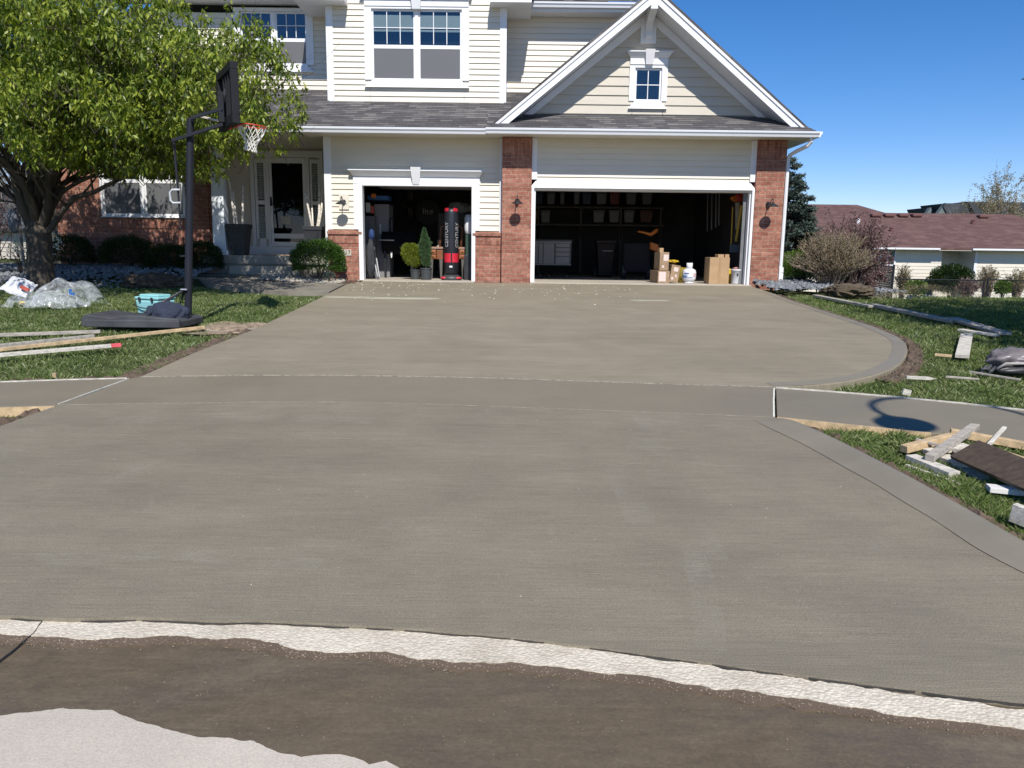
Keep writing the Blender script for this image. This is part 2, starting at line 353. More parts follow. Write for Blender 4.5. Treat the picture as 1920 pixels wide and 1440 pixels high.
def leaves_mesh(name, m, base, dirs, length, width, parent=None, droop=0):
    """many small leaf faces, one quad each, folded along the rib"""
    n = len(base); d = dirs/np.maximum(np.linalg.norm(dirs, axis=1, keepdims=True), 1e-6)
    r = rng.normal(size=(n, 3)); s = np.cross(d, r); s /= np.maximum(np.linalg.norm(s, axis=1, keepdims=True), 1e-6)
    nn = np.cross(d, s); L = (length*rng.uniform(.7, 1.25, n))[:, None]; Wd = (width*rng.uniform(.7, 1.25, n))[:, None]
    v = np.empty((n, 4, 3)); v[:, 0] = base; v[:, 1] = base+d*L*.45+s*Wd*.5+nn*Wd*.18; v[:, 2] = base+d*L; v[:, 3] = base+d*L*.45-s*Wd*.5+nn*Wd*.18
    v[:, 2, 2] -= droop*L[:, 0]
    me = bpy.data.meshes.new(name); me.vertices.add(n*4); me.vertices.foreach_set('co', v.ravel().astype(np.float32))
    me.loops.add(n*4); me.loops.foreach_set('vertex_index', np.arange(n*4, dtype=np.int32))
    me.polygons.add(n); me.polygons.foreach_set('loop_start', np.arange(0, n*4, 4, dtype=np.int32))
    me.update(calc_edges=True); me.validate(); me.materials.append(m)
    o = bpy.data.objects.new(name, me); COL.objects.link(o)
    if parent: o.parent = parent; o.matrix_parent_inverse = Matrix.Translation(-rootloc(parent))
    return o
def text_mesh(txt, size, ext=.002, spacing=1):
    cu = bpy.data.curves.new('lettering', 'FONT'); cu.body = txt; cu.size = size; cu.extrude = ext; cu.align_x = 'CENTER'; cu.align_y = 'CENTER'; cu.space_character = spacing
    o = bpy.data.objects.new('lettering', cu); me = bpy.data.meshes.new_from_object(o); bpy.data.objects.remove(o)
    vs = [v.co.copy() for v in me.vertices]; fs = [tuple(p.vertices) for p in me.polygons]; bpy.data.meshes.remove(me); return vs, fs
def ragged(pts, step=.05, amp=.02, freq=3, seed=0):
    out = []
    for i in range(len(pts)-1):
        a, b = Vector(pts[i]), Vector(pts[i+1]); n = max(1, int((b-a).length/step))
        for k in range(n):
            p = a.lerp(b, k/n); q = Vector((p.x*freq, p.y*freq, seed))
            nv = noise.fractal(q, .7, 2, 5); nu = noise.fractal(q+Vector((0, 0, 9)), .7, 2, 5)
            out.append(Vector((p.x+nu*amp*.6, p.y+nv*amp, p.z)))
    out.append(Vector(pts[-1])); return out
def slab(name, poly, m, top=0, thick=.1, zf=None, parent=None, kind='structure', bevel=0):
    zf = zf or (lambda x, y: gz(y))
    P = [Vector((p[0], p[1], zf(p[0], p[1])+top)) for p in poly]
    mb = MB().prism(P, (0, 0, -thick)); o = mb.build(name, m, parent)
    if kind: o['kind'] = kind
    if bevel: b = o.modifiers.new('bevel', 'BEVEL'); b.width = bevel; b.segments = 2; b.limit_method = 'ANGLE'; b.angle_limit = math.radians(50)
    return o
def offset_line(pts, w):
    out = []
    for i, p in enumerate(pts):
        a = Vector(pts[max(i-1, 0)]); b = Vector(pts[min(i+1, len(pts)-1)]); d = (b-a); d.z = 0; d.normalize()
        out.append(Vector((p[0]-d.y*w, p[1]+d.x*w, p[2] if len(p) > 2 else 0)))
    return out
def ribbon(name, pts, w0, w1, m, top=.004, thick=.02, step=.06, amp=0, freq=6, seed=0, kind='structure', zf=None):
    P = [Vector((p[0], p[1], 0)) for p in pts]
    A = offset_line(P, w0); B = offset_line(P, w1)
    if amp: A = ragged(A, step, amp, freq, seed); B = ragged(B, step, amp, freq, seed+3)
    return slab(name, A+B[::-1], m, top, thick, zf, kind=kind)
# ================================================================== THE SETTING
def xy(px, py): g = G(px, py); return (g.x, g.y)
def terrain():
    xs = sorted(set([-300, -150, -80, -50, -35]+[round(-25+.5*i, 3) for i in range(101)]+[30, 40, 60, 100, 180, 300]))
    ys = sorted(set([-60, -20, -5, 0, 1.5]+[round(2.5+.35*i, 3) for i in range(56)]+[round(22.5+1.5*i, 3) for i in range(20)]+[60, 80, 120, 200, 500, 1200]))
    mb = MB()
    for y in ys:
        for x in xs:
            z = lawn(x, y)-.075 if y > 3.4 else -.12
            if x < -4.3 or x > 5.9 or y > 17.6: z += .015*noise.noise(Vector((x*1.5, y*1.5, 0)))
            if abs(x) < 7.5 and 17.4 < y < 25: z -= .25
            mb.v.append((x, y, z))
    n = len(xs)
    for j in range(len(ys)-1):
        for i in range(n-1): mb.f.append((j*n+i, j*n+i+1, (j+1)*n+i+1, (j+1)*n+i))
    o = mb.build('ground', turf_m, smooth=True); tag(o, kind='structure')
terrain()
# driveway between the sidewalk and the garage
side_far = [(x, 7.86-.0042*x*x-.03*x if abs(x) < 4 else 0) for x in (-3.8, -3, -2, -1, 0, 1, 2)]
far_px = [(262, 706), (480, 703), (640, 703.5), (800, 705.5), (960, 709.5), (1120, 715), (1300, 721), (1452, 725)]
far = [xy(*p) for p in far_px]
near_px = [(110, 759), (300, 756), (500, 753.5), (650, 754), (800, 757.5), (960, 763), (1120, 769), (1300, 776), (1452, 782)]
near = [xy(*p) for p in near_px]
rcurve_px = [(1500, 723), (1560, 719), (1605, 712), (1640, 704), (1672, 692), (1690, 680), (1699, 667), (1702, 655), (1699, 643), (1686, 633), (1662, 622), (1634, 611), (1600, 600), (1560, 587.5), (1520, 575), (1480, 562), (1447, 549)]
rcurve = [xy(*p) for p in rcurve_px]
drive = far+rcurve+[(5.33, 17.38), (-3.42, 17.38), (-3.60, 16.7), (-3.58, 13.8), (-3.63, 10.6), (-3.76, 9.0)]
slab('driveway', drive, drive_m, 0, .16, bevel=.012)
edge = ragged([Vector((p[0], p[1], 0)) for p in rcurve], .25, .0)
ribbon('driveway_edge', [xy(1452, 725)]+[tuple(p[:2]) for p in edge], .012, .17, band_m, .0035, .003, .1, .02, 3)
0 and ribbon('driveway_edge', [(-3.42, 17.2), (-3.60, 16.7), (-3.58, 13.8), (-3.63, 10.6), (-3.74, 9.0), (-3.79, 7.85)], .01, .14, band_m, .0035, .003, .3)
# sidewalk: three pours
lw_far = [(-9, 6.0), (-7, 6.85), (-5.9, 7.2), xy(0, 716), xy(120, 712), xy(238, 709)]
lw_near = [(-9, 4.8), (-7, 5.8), (-5.6, 6.3), xy(0, 761.5), xy(108, 759.5)]
slab('sidewalk', lw_far+lw_near[::-1], walk_m, -.004, .12, bevel=.008)
slab('sidewalk', [xy(244, 709)]+[(a, b-.012) for a, b in far]+[(a, b+.012) for a, b in near[::-1]], walk_m, -.004, .12, bevel=.006)
rw_far = [xy(1455, 727), xy(1560, 734.5), xy(1680, 744.5), xy(1800, 756), xy(1920, 769), (5.6, 6.3), (7.5, 5.0), (9.5, 3.4)]
rw_near = [xy(1457, 782), xy(1600, 796.5), xy(1760, 812), xy(1920, 832), (4.8, 5.25), (6.2, 4.1), (7.6, 2.8)]
slab('sidewalk', rw_far+rw_near[::-1], walk_m, -.004, .12, bevel=.008)
def chaikin(p, n=2):
    for _ in range(n):
        q = [p[0]]
        for a, b in zip(p[:-1], p[1:]): q += [(a[0]*.75+b[0]*.25, a[1]*.75+b[1]*.25), (a[0]*.25+b[0]*.75, a[1]*.25+b[1]*.75)]
        p = q+[p[-1]]
    return p
# apron from the sidewalk down to the street
ap_l = [xy(0, 799), (-4.25, 5.2), (-4.55, 4.2), (-5.2, 3.3), (-6.2, 2.6)]
ap_r = [xy(1458, 784), xy(1500, 804), xy(1560, 831), xy(1640, 872), xy(1720, 915), xy(1800, 961), xy(1870, 1002), xy(1920, 1032), (2.86, 3.5), (3.02, 3.05), (3.3, 2.6), (3.9, 2.1)]
ap_s = chaikin(ap_r, 2)
curb_px = [(0, 1154), (130, 1159), (260, 1157), (400, 1162), (500, 1163), (640, 1170), (800, 1180), (960, 1195), (1130, 1215), (1300, 1238), (1500, 1266), (1700, 1291), (1920, 1317)]
curb = [(-6.2, 2.5), (-4, 2.95)]+[xy(*p) for p in curb_px]+[(3.2, 2.15), (4.6, 1.55)]
zap = lambda x, y: .0614*max(0, y-3)+.06*sm(2.4, .0, math.hypot(0, 0))*0
apl = [(x, y) for x, y in near]
def rim_z(x, y): return gz(y)
C2 = ragged([Vector((a, b, 0)) for a, b in curb], .04, .006, 5, 2)
slab('driveway_apron', apl+ap_s[1:]+[tuple(p[:2]) for p in C2[::-1]]+ap_l[::-1], apron_m, 0, .1)
# trowelled, slightly lifted lip on the right of the apron
def lip():
    pts = ragged([Vector((p[0], p[1], 0)) for p in ap_s[:-1]], .12, .0)
    mb = MB(); prof = [(0, -.09), (-.004, .02), (.004, .046), (.025, .058), (.08, .055), (.14, .036), (.19, .014), (.24, .0025)]
    offs = [offset_line(pts, -w) if False else offset_line(pts, -w) for w, z in prof]
    n = len(pts)
    for k, (w, z) in enumerate(prof):
        for i, p in enumerate(offs[k]):
            fade = sm(0, .5, i/(n-1)*4)
            ww = noise.noise(Vector((p.x*3, p.y*3, k)))*.012 if k == len(prof)-1 else 0
            mb.v.append((p.x+ww, p.y+ww, gz(p.y)+(z*fade+.0015 if z > 0 else z)))
    for k in range(len(prof)-1):
        for i in range(n-1): mb.f.append((k*n+i, k*n+i+1, (k+1)*n+i+1, (k+1)*n+i))
    o = mb.build('driveway_edge', band_m, smooth=True); tag(o, kind='structure')
lip()
def scuff_mat():
    m, nt, p, o = newmat('dusty_scuff'); p.inputs['Base Color'].default_value = (.46, .43, .35, 1); p.inputs['Roughness'].default_value = .9
    t = N(nt, 'ShaderNodeBsdfTransparent'); x = N(nt, 'ShaderNodeMixShader')
    f = mathn(nt, 'MULTIPLY', ramp(nt, nz(nt, 1, (9, 95, 1), 5, .75), [(.44, (0, 0, 0)), (.66, (1, 1, 1))]), ramp(nt, nz(nt, 3.5, detail=4), [(.36, (0, 0, 0)), (.64, (.24,)*3)]))
    nt.links.new(f, x.inputs[0]); nt.links.new(t.outputs[0], x.inputs[1]); nt.links.new(p.outputs[0], x.inputs[2]); nt.links.new(x.outputs[0], o.inputs[0]); return m
scm = scuff_mat()
for k, (pts, w_) in enumerate((([(1150, 866), (1175, 918), (1204, 980)], .17), ([(1308, 980), (1330, 1015), (1345, 1050)], .12), ([(1212, 786), (1222, 815), (1200, 845)], .22), ([(1296, 1025), (1318, 1110), (1335, 1220)], .13), ([(1210, 790), (1330, 798), (1440, 806)], .1),
                           ([(740, 826), (840, 829), (935, 834)], .15), ([(520, 822), (700, 824), (760, 826)], .02), ([(1180, 838), (1300, 842), (1430, 847)], .03), ([(1150, 868), (1300, 872), (1440, 878)], .03), ([(200, 790), (420, 780), (700, 790)], .2), ([(60, 1050), (300, 1040), (600, 1060)], .12))):
    ribbon('scuff_mark', [xy(*p) for p in pts], -w_*.5, w_*.5, scm, .0025, .0015, .05, .03, 4, k+40)
# joints between the pours
joint_m = simple('joint_grout', (.32, .29, .235), .9, .5, 25)
ribbon('sidewalk_joint', [(a, b) for a, b in near], -.001, .004, joint_m, .0012, .01, .03, .010, 14, 1)
ribbon('sidewalk_joint', [(a, b) for a, b in far], -.003, .001, joint_m, .003, .01, .03, .007, 14, 5)
ribbon('sidewalk_joint', [xy(1451, 728), xy(1450, 750), xy(1450.5, 780)], -.006, .011, crumb_m, .004, .02, .03, .004, 20, 8)
ribbon('sidewalk_joint', [xy(110, 757), xy(242, 709.5)], -.004, .006, crumb_m, .002, .01, .03, .004, 14, 11)
# street
mb = MB(); mb.v = [(-60, -60, -.034), (60, -60, -.034), (60, 4.2, -.034), (-60, 4.2, -.034)]; mb.f = [(0, 1, 2, 3)]
ribs = [(-9, 1.2), (-6.2, 2.46), (-4, 2.9)]+[xy(*p) for p in curb_px]+[(3.2, 2.1), (4.6, 1.5), (6.6, .2)]
zs = lambda x, y: 0
street = [(-9, -6), (6.6, -6)]+[(x, y+.05) for x, y in ribs[::-1]]
slab('road', street, wet_m, -.022, .1, zs)
ribbon('road', [(-60, -.0), (-9, -.0)], 6, -6, wet_m, -.022, .1, zf=zs); ribbon('road', [(6.6, -.0), (60, -.0)], 6, -6, wet_m, -.022, .1, zf=zs)
low_px = [(0, 1188), (90, 1194), (160, 1197), (300, 1192), (440, 1196), (520, 1207), (560, 1219), (640, 1223), (720, 1222), (760, 1232), (860, 1241), (960, 1242), (1050, 1252), (1200, 1268), (1350, 1290), (1500, 1308), (1700, 1342), (1920, 1364)]
top_px = [(0, 1156), (100, 1159), (240, 1158), (400, 1164), (640, 1172), (800, 1183), (960, 1198), (1130, 1219), (1300, 1243), (1500, 1274), (1700, 1300), (1920, 1330)]
def G0(px, py, z): r = ray(px, py); k = (z-CH)/r.z; return Vector((r.x*k, r.y*k, 0))
A = [Vector((-4, 2.9, 0))]+[G0(x, y, -.014) for x, y in top_px]+[Vector((3.3, 2.05, 0))]
B = [Vector((-4, 2.75, 0))]+[G0(x, y, -.014) for x, y in low_px]+[Vector((3.2, 1.8, 0))]
o = slab('curb_strip', [tuple(p[:2]) for p in ragged(A, .012, .022, 7, 4)]+[tuple(p[:2]) for p in ragged(B, .012, .018, 6, 9)[::-1]], agg_m, -.012, .03, zs)
ribbon('curb_crack', [(p.x, p.y) for p in C2[3:-3]], -.003, .002, simple('gap_shade_and_joint', (.05, .045, .04), .95, .3, 20), -.006, .01, .03, .013, 6, 31, zf=zs)  # dark ribbon paints the shade of the gap between apron and strip
# dirt line washed along the strip
dl = ragged([G0(x, y+2, -.02) for x, y in low_px], .02, .012, 7, 9)
A = [p+Vector((0, .03, 0)) for p in dl]; B = [Vector((p.x, p.y-.045-.05*abs(noise.fractal(Vector((p.x*3, 0, 2)), .7, 2, 5)), 0)) for p in dl]
dirt_m = concrete_mat('washed_dirt', (.135, .098, .068), (.16, .12, .085), .1, .85, .6, .8, .8)
slab('dirt_line', [tuple(p[:2]) for p in A]+[tuple(p[:2]) for p in B[::-1]], dirt_m, -.0165, .012, zs)
dry_px = [(-60, 1352), (0, 1343), (60, 1335), (120, 1328), (210, 1332), (240, 1345), (285, 1360), (370, 1382), (430, 1383), (475, 1390), (520, 1409), (565, 1420), (600, 1414), (640, 1412), (665, 1420), (690, 1434), (725, 1428), (748, 1440), (800, 1475), (900, 1600)]
A = ragged([G0(x, y, -.018) for x, y in dry_px], .012, .009, 8, 3)
slab('dry_pavement', [(p.x, p.y) for p in A]+[(.3, -2), (-5, -2), (-5, 2.3)], dry_m, -.018, .006, zs)
for k, (px, py, w, h_) in enumerate(((1217, 563.5, .33, .16), (750, 559.5, .62, .22), (655, 557.5, .42, .16))):
    c = G(px, py); P = []
    for i in range(48):
        a = 2*PI*i/48; rr = (abs(math.cos(a))**1.6+.12)*w*(1+.25*noise.noise(Vector((math.cos(a)*3, math.sin(a)*3, k*5)))); P.append((c.x+math.copysign(rr, math.cos(a))*1.0, c.y+math.sin(a)*h_*(.5+.5*abs(math.cos(a)))))
    slab('dry_spot', P, concrete_mat('dry_spot_concrete', (.40, .38, .29), (.38, .36, .28), .5, .85, .3, .2, .6) if k == 0 else bpy.data.materials['dry_spot_concrete'], .003, .002)
ribbon('curb_joint', [tuple(G0(*p, -.016)[:2]) for p in ((-30, 1262), (20, 1225), (62, 1190), (84, 1160))], -.0015, .0015, bpy.data.materials['gap_shade_and_joint'], -.009, .01, .02, .006, 20, 61, zf=zs)
# walk to the porch and the garage floor
slab('garden_path', [(-3.62, 15.2), (-3.62, 16.6), (-5.1, 17.15), (-5.6, 18.0), (-7.2, 18.0), (-7.15, 17.3), (-6.4, 16.2), (-5.3, 15.5), (-4.4, 15.1)], simple('shaded_walk', (.20, .18, .145), .85, .25, 3, b=.2, bs=80), .012, .1, lambda x, y: gz(y)+.10*sm(15.5, 18, y)*sm(3.9, 5.5, -x))  # shade lying on the path is put into its lower base colour
def soil_strip(name, pts, w0, w1, m, h=.03, seed=0, step=.045, n=7):
    P = ragged([Vector((p[0], p[1], 0)) for p in pts], step, .015, 4, seed); mb = MB(); k = len(P)
    for j in range(n+1):
        L = offset_line(P, w0+(w1-w0)*j/n)
        for p in L:
            z = lawn(p.x, p.y)-.055+(h*(.6+1.2*noise.fractal(Vector((p.x*14, p.y*14, seed)), .8, 2, 4)) if 0 < j < n else -.02)
            mb.v.append((p.x+random.uniform(-.008, .008), p.y+random.uniform(-.008, .008), z))
    for j in range(n):
        for i in range(k-1): mb.f.append((j*k+i, j*k+i+1, (j+1)*k+i+1, (j+1)*k+i))
    return tag(mb.build(name, m, smooth=False), kind='structure')
# (positive offsets lie to the left of the run)
soil_strip('soil_strip', [(-3.66, 10.9), (-3.66, 10.3), (-3.78, 9.0), (-3.82, 7.75)], -.30, .01, soil_m, .035, 1)
soil_strip('soil_strip', [(-3.9, 7.84), (-4.6, 7.62), (-5.1, 7.5), (-6.2, 7.2), (-7.3, 6.8)], -.13, .0, soil_m, .03, 2)
soil_strip('soil_strip', ap_r[1:8], -.02, .14, soil_m, .03, 3) if False else soil_strip('soil_strip', ap_r[0:9], 0.0, .22, soil_m, .045, 3)
soil_strip('soil_strip', rcurve[3:], -.2, 0.0, soil_m, .035, 4)
soil_strip('soil_strip', [(p[0], p[1]) for p in rw_far[1:6]], .0, .14, soil_dry, .035, 5)
soil_strip('soil_strip', [(-3.62, 11.6), (-3.64, 10.5)], -1.0, 0, soil_dry, .03, 6)
soil_strip('soil_strip', [ap_l[1], ap_l[0], xy(108, 760)], 0, .2, soil_m, .04, 7)
soil_strip('soil_bed', [(-3.4, 17.2), (-5.2, 17.25)], -.35, .45, soil_m, .07, 8)
def scatter_bits(name, n, place, size, m, seed, flat=.6):
    r = random.Random(seed); mb = MB()
    for _ in range(n):
        q = place(r)
        if q is None: continue
        s = size(r); x, y, z = q
        c = Vector((x, y, z+s*flat*.4)); a = r.uniform(0, PI)
        pts = []
        for i in range(5): t = a+i*2*PI/5; pts.append(c+Vector((math.cos(t)*s*r.uniform(.6, 1), math.sin(t)*s*r.uniform(.6, 1), -s*flat*r.uniform(.3, .5))))
        top = [c+(p-c)*.55+Vector((r.uniform(-.1, .1)*s, r.uniform(-.1, .1)*s, s*flat*r.uniform(.6, 1.1))) for p in pts]
        b = len(mb.v); mb.v += [tuple(p) for p in pts+top]
        mb.f += [(b+i, b+(i+1) % 5, b+5+(i+1) % 5, b+5+i) for i in range(5)]+[tuple(b+5+i for i in range(5))]
    return tag(mb.build(name, m, recalc=False), kind='stuff')
def along(pts, w0, w1, dz):
    P = [Vector((p[0], p[1], 0)) for p in pts]; L = [(P[i+1]-P[i]).length for i in range(len(P)-1)]; T = sum(L)
    def f(r):
        t = r.uniform(0, T); i = 0
        while i < len(L)-1 and t > L[i]: t -= L[i]; i += 1
        d = (P[i+1]-P[i]).normalized(); p = P[i]+d*t; w = r.uniform(w0, w1); x = p.x-d.y*w; y = p.y+d.x*w
        return (x, y, lawn(x, y)+dz)
    return f
scatter_bits('soil_clods', 900, along(ap_r[0:9], .0, .17, -.05), lambda r: r.uniform(.005, .022), soil_m, 1)
scatter_bits('soil_clods', 500, along(rcurve[3:], -.16, 0, -.05), lambda r: r.uniform(.008, .03), soil_m, 2)
scatter_bits('soil_clods', 700, along([(-3.66, 10.9), (-3.66, 10.3), (-3.78, 9.0), (-3.82, 7.75)], -.3, 0, -.055), lambda r: r.uniform(.008, .03), soil_m, 3)
scatter_bits('soil_clods', 350, along(rw_far[1:6], .0, .14, -.05), lambda r: r.uniform(.006, .025), soil_dry, 4)
scatter_bits('pale_rubble', 110, along([xy(1664, 702), xy(1690, 687), xy(1701, 668)], -.09, -.02, -.05), lambda r: r.uniform(.006, .02), simple('tan_rubble', (.45, .40, .33), .9, .4, 20), 5)
scatter_bits('gravel', 450, along([(-3.62, 11.5), (-3.64, 10.7)], -.9, 0, -.05), lambda r: r.uniform(.006, .02), rock_tan, 6)
def crumbs(r):
    x = r.uniform(-3.4, 2.6); y = 17.3-abs(r.gauss(0, 1.6))
    if r.random() > math.exp(-(x+3.2)*.28): return None
    return (x, y, gz(y)) if 9 < y < 17.3 else None
scatter_bits('concrete_crumbs', 330, crumbs, lambda r: r.uniform(.007, .019), crumb_m, 7, .5)
scatter_bits('concrete_crumbs', 70, lambda r: (r.uniform(-3.6, 4), (lambda y: y)(r.uniform(5, 14)), None), lambda r: .01, crumb_m, 8) if False else None
def crumbs2(r):
    y = r.uniform(3.3, 9); x = r.uniform(-.45, .45)*y
    return (x, y, gz(y)) if -3.5 < x < 2.3 else None
scatter_bits('concrete_crumbs', 70, crumbs2, lambda r: r.uniform(.0015, .0045), crumb_m, 9, .5)
pebble0_m = simple('grey_grit', (.3, .26, .2), .8, .4, 60)
scatter_bits('pebbles', 260, lambda r: (r.uniform(-1.8, 1.8), r.uniform(2.15, 2.75), -.022), lambda r: r.uniform(.001, .0028), pebble0_m, 10)
pebble_m = simple('tan_grit', (.30, .235, .17), .8, .4, 60)
def grit(r):
    i = r.randrange(len(low_px)-1); t = r.random(); x = low_px[i][0]*(1-t)+low_px[i+1][0]*t; y = low_px[i][1]*(1-t)+low_px[i+1][1]*t
    q = G0(x, y+4+abs(r.gauss(0, 9)), -.018); return (q.x, q.y, -.0165)
scatter_bits('dirt_grit', 800, grit, lambda r: r.uniform(.0012, .0045), pebble_m, 11)
# rock beds
def bed(r, x0, x1, y0, y1, dz, cond=None):
    x = r.uniform(x0, x1); y = r.uniform(y0, y1)
    if cond and not cond(x, y): return None
    return (x, y, lawn(x, y)+dz)
scatter_bits('slate_rocks', 1900, lambda r: bed(r, 5.45, 8.3, 15.9, 18.6, .04+.06*r.random(), lambda x, y: y > 16.1+.12*(x-5.5)+.3*noise.noise(Vector((x*2, y, 0)))), lambda r: r.uniform(.03, .085), rock_m, 12)
scatter_bits('slate_rocks', 2600, lambda r: bed(r, -12.5, -6.9, 16.2, 18.8, -.04, lambda x, y: y > 16.55+.25*math.sin(x*1.3)), lambda r: r.uniform(.03, .075), rock_m, 13)
scatter_bits('slate_rocks', 1200, lambda r: bed(r, -16, -8, 15.9, 18.9, -.05), lambda r: r.uniform(.03, .07), rock_m, 15)
scatter_bits('river_rocks', 480, lambda r: bed(r, -5.5, -3.75, 16.75, 17.5, .02), lambda r: r.uniform(.025, .06), rock_tan, 14)
# soil and thatch mound beside the rocks
b = blob(W(1592, 546, 15.8), (.50, .38, .15), .22, 3, 5, -.1, 3); tag(b.build('soil_mound', dry_grass_m if False else simple('thatch_soil', (.10, .075, .048), .95, .6, 8, b=1, bs=30), smooth=True), kind='structure')
b = blob(W(290, 530, 16.2), (.62, .4, .20), .25, 3, 5, -.1, 5); tag(b.build('soil_mound', soil_m, smooth=True), kind='structure')
# ================================================================== THE HOUSE
house = thing('house', 'two storey house with cream siding, red brick piers and two open garage doors', 'house', (1, 17.5, .9))
def siding(Y, z0, z1, xf, e=.127, d=.024, zb=None, face=-1):
    """lapped boards with real depth on a wall facing the street"""
    mb = MB(); zb = z0 if zb is None else zb; k = math.floor((z0-zb)/e); z = zb+k*e
    while z < z1-1e-4:
        a, b = max(z, z0), min(z+e, z1)
        if b-a > .004:
            xa, xb = xf(a); xc, xd = xf(b)
            if xb-xa > .01:
                if xd < xc: xc = xd = (xc+xd)/2
                ya = Y-d*(1-(a-z)/e)-.002; yb = Y-d*(1-(b-z)/e)-.002
                mb.add([(xa, ya, a), (xb, ya, a), (xd, yb, b), (xc, yb, b), (xa, Y+.01, a), (xb, Y+.01, a)], [(0, 1, 2, 3), (4, 5, 1, 0)])
        z += e
    return mb
def courses(Y0, z0, sl, Y1, xf, e=.134, lip=.009):
    mb = MB(); y = Y0
    while y < Y1-1e-4:
        b = min(y+e, Y1); xa, xb = xf(y+.001); xc, xd = xf(b)
        if xb-xa > .01:
            za = z0+(y-Y0)*sl; zb_ = z0+(b-Y0)*sl; n = max(1, int((xb-xa)/.7))
            mb.add([(xa, y, za+lip), (xb, y, za+lip), (xd, b, zb_+.001), (xc, b, zb_+.001), (xa, y, za-.01), (xb, y, za-.01)], [(0, 1, 2, 3), (4, 5, 1, 0)])
        y += e
    return mb
FL = .89; YG = 17.5; YL = 17.8
# --- brick piers beside the double door
for xa, xb in ((-.27, .38), (5.335, 5.965)):
    bp = MB().box(xa, xb, YG, 17.72, FL-.1, 3.66).build('brick_pier', brick, house)
    MB().box(xa-.004, xb+.004, YG-.012, 17.72, 3.664, 4.045).build('soldier_course', brick_v, bp)
# --- brick wainscot of the single garage wall
for xa, xb, wb in ((-4.2, -3.44, -3.6), (-.92, -.275, -.78)):
    w = MB().box(xa, xb, 17.70, 17.84, FL-.15, 1.72).build('brick_wainscot', brick, house)
    MB().box(xa-.003, xb+.003, 17.688, 17.84, 1.724, 1.915).build('soldier_course', brick_v, w)
    MB().hexa([(xa-.01, 17.655, 1.918), (xb+.01, 17.655, 1.918), (xb+.01, 17.84, 1.918), (xa-.01, 17.84, 1.918)],
              [(xa-.01, 17.655, 1.975), (xb+.01, 17.655, 1.975), (xb+.01, 17.84, 2.03), (xa-.01, 17.84, 2.03)]).build('brick_cap', brick_v, w)
# --- siding of the garage walls
sw = MB()
for xa, xb, za, zb in ((-4.12, -3.46, 2.03, 3.05), (-.92, -.33, 2.03, 3.05), (-4.12, -.33, 3.05, 4.06)):
    m_ = siding(YL, za, zb, lambda z: (xa, xb), zb=2.03); sw.add(m_.v, m_.f)
sw.build('siding_wall', cream, house, recalc=False)
siding(17.62, 3.13, 4.06, lambda z: (.5, 5.22), zb=3.10).build('siding_wall', cream, house, recalc=False)
# --- corner and frame boards
tr = lambda x0, x1, y0, y1, z0, z1, name='trim_board', m=white, p=house, bv=.004: MB().box(x0, x1, y0, y1, z0, z1).build(name, m, p, bevel=bv)
tr(-4.27, -4.11, 17.765, 17.95, 2.02, 4.055, 'corner_board'); tr(-4.27, -4.205, 17.75, 17.95, FL+.2, 2.03, 'corner_board')
tr(-.335, -.275, 17.74, 17.85, FL+.3, 4.05, 'corner_board')
tr(.38, .50, 17.56, 17.70, 3.16, 4.05); tr(5.215, 5.335, 17.56, 17.70, 3.16, 4.05)
# double door surround
dd = MB(); dd.prism([(.36, 17.55, 3.0), (5.35, 17.55, 3.0), (5.22, 17.60, 3.16), (.50, 17.60, 3.16)], (0, .08, 0)); dd.build('door_header', white, house)
tr(.36, 5.35, 17.53, 17.60, 2.975, 3.0, 'door_header'); tr(.38, .44, 17.53, 17.68, FL-.02, 2.975, 'door_jamb'); tr(5.275, 5.335, 17.53, 17.68, FL-.02, 2.975, 'door_jamb')
tr(.44, .475, 17.60, 17.95, FL, 2.975, 'door_jamb'); tr(5.24, 5.275, 17.60, 17.95, FL, 2.975, 'door_jamb'); tr(.44, 5.275, 17.62, 17.9, 2.94, 2.975, 'door_head')
# track on the right jamb
tr(5.15, 5.235, 17.75, 17.80, FL, 2.94, 'door_track', grey_plastic)
# single door surround
def header(x0, x1, z0, z1, z2, Y, kx, kz0, kz1, kw0, kw1, proj=.12):
    h = MB().box(x0, x1, Y-.055, Y+.03, z0, z1).build('door_header', white, house, bevel=.003)
    c = MB(); c.hexa([(x0, Y-.06, z1+.002), (x1, Y-.06, z1+.002), (x1, Y+.03, z1+.002), (x0, Y+.03, z1+.002)],
                     [(x0-.07, Y-.06-proj, z2-.025), (x1+.07, Y-.06-proj, z2-.025), (x1+.07, Y+.03, z2-.025), (x0-.07, Y+.03, z2-.025)])
    c.box(x0-.085, x1+.085, Y-.07-proj, Y+.03, z2-.022, z2); c.build('cornice', white, h)
    MB().hexa([(kx-kw0, Y-.02-proj*.8, kz0), (kx+kw0, Y-.02-proj*.8, kz0), (kx+kw0, Y+.02, kz0), (kx-kw0, Y+.02, kz0)],
              [(kx-kw1, Y-.09-proj, kz1), (kx+kw1, Y-.09-proj, kz1), (kx+kw1, Y+.02, kz1), (kx-kw1, Y+.02, kz1)]).build('keystone', white, h, bevel=.004)
    return h
header(-3.62, -.78, 3.045, 3.20, 3.34, YL, -2.20, 3.03, 3.40, .075, .115)
tr(-3.62, -3.44, 17.75, 17.84, 2.03, 3.043, 'door_casing'); tr(-.92, -.78, 17.75, 17.84, 2.03, 3.043, 'door_casing')
tr(-3.50, -3.40, 17.66, 17.88, FL-.02, 3.043, 'door_jamb'); tr(-.955, -.87, 17.66, 17.88, FL-.02, 3.043, 'door_jamb'); tr(-3.40, -.955, 17.70, 17.88, 2.995, 3.043, 'door_head')
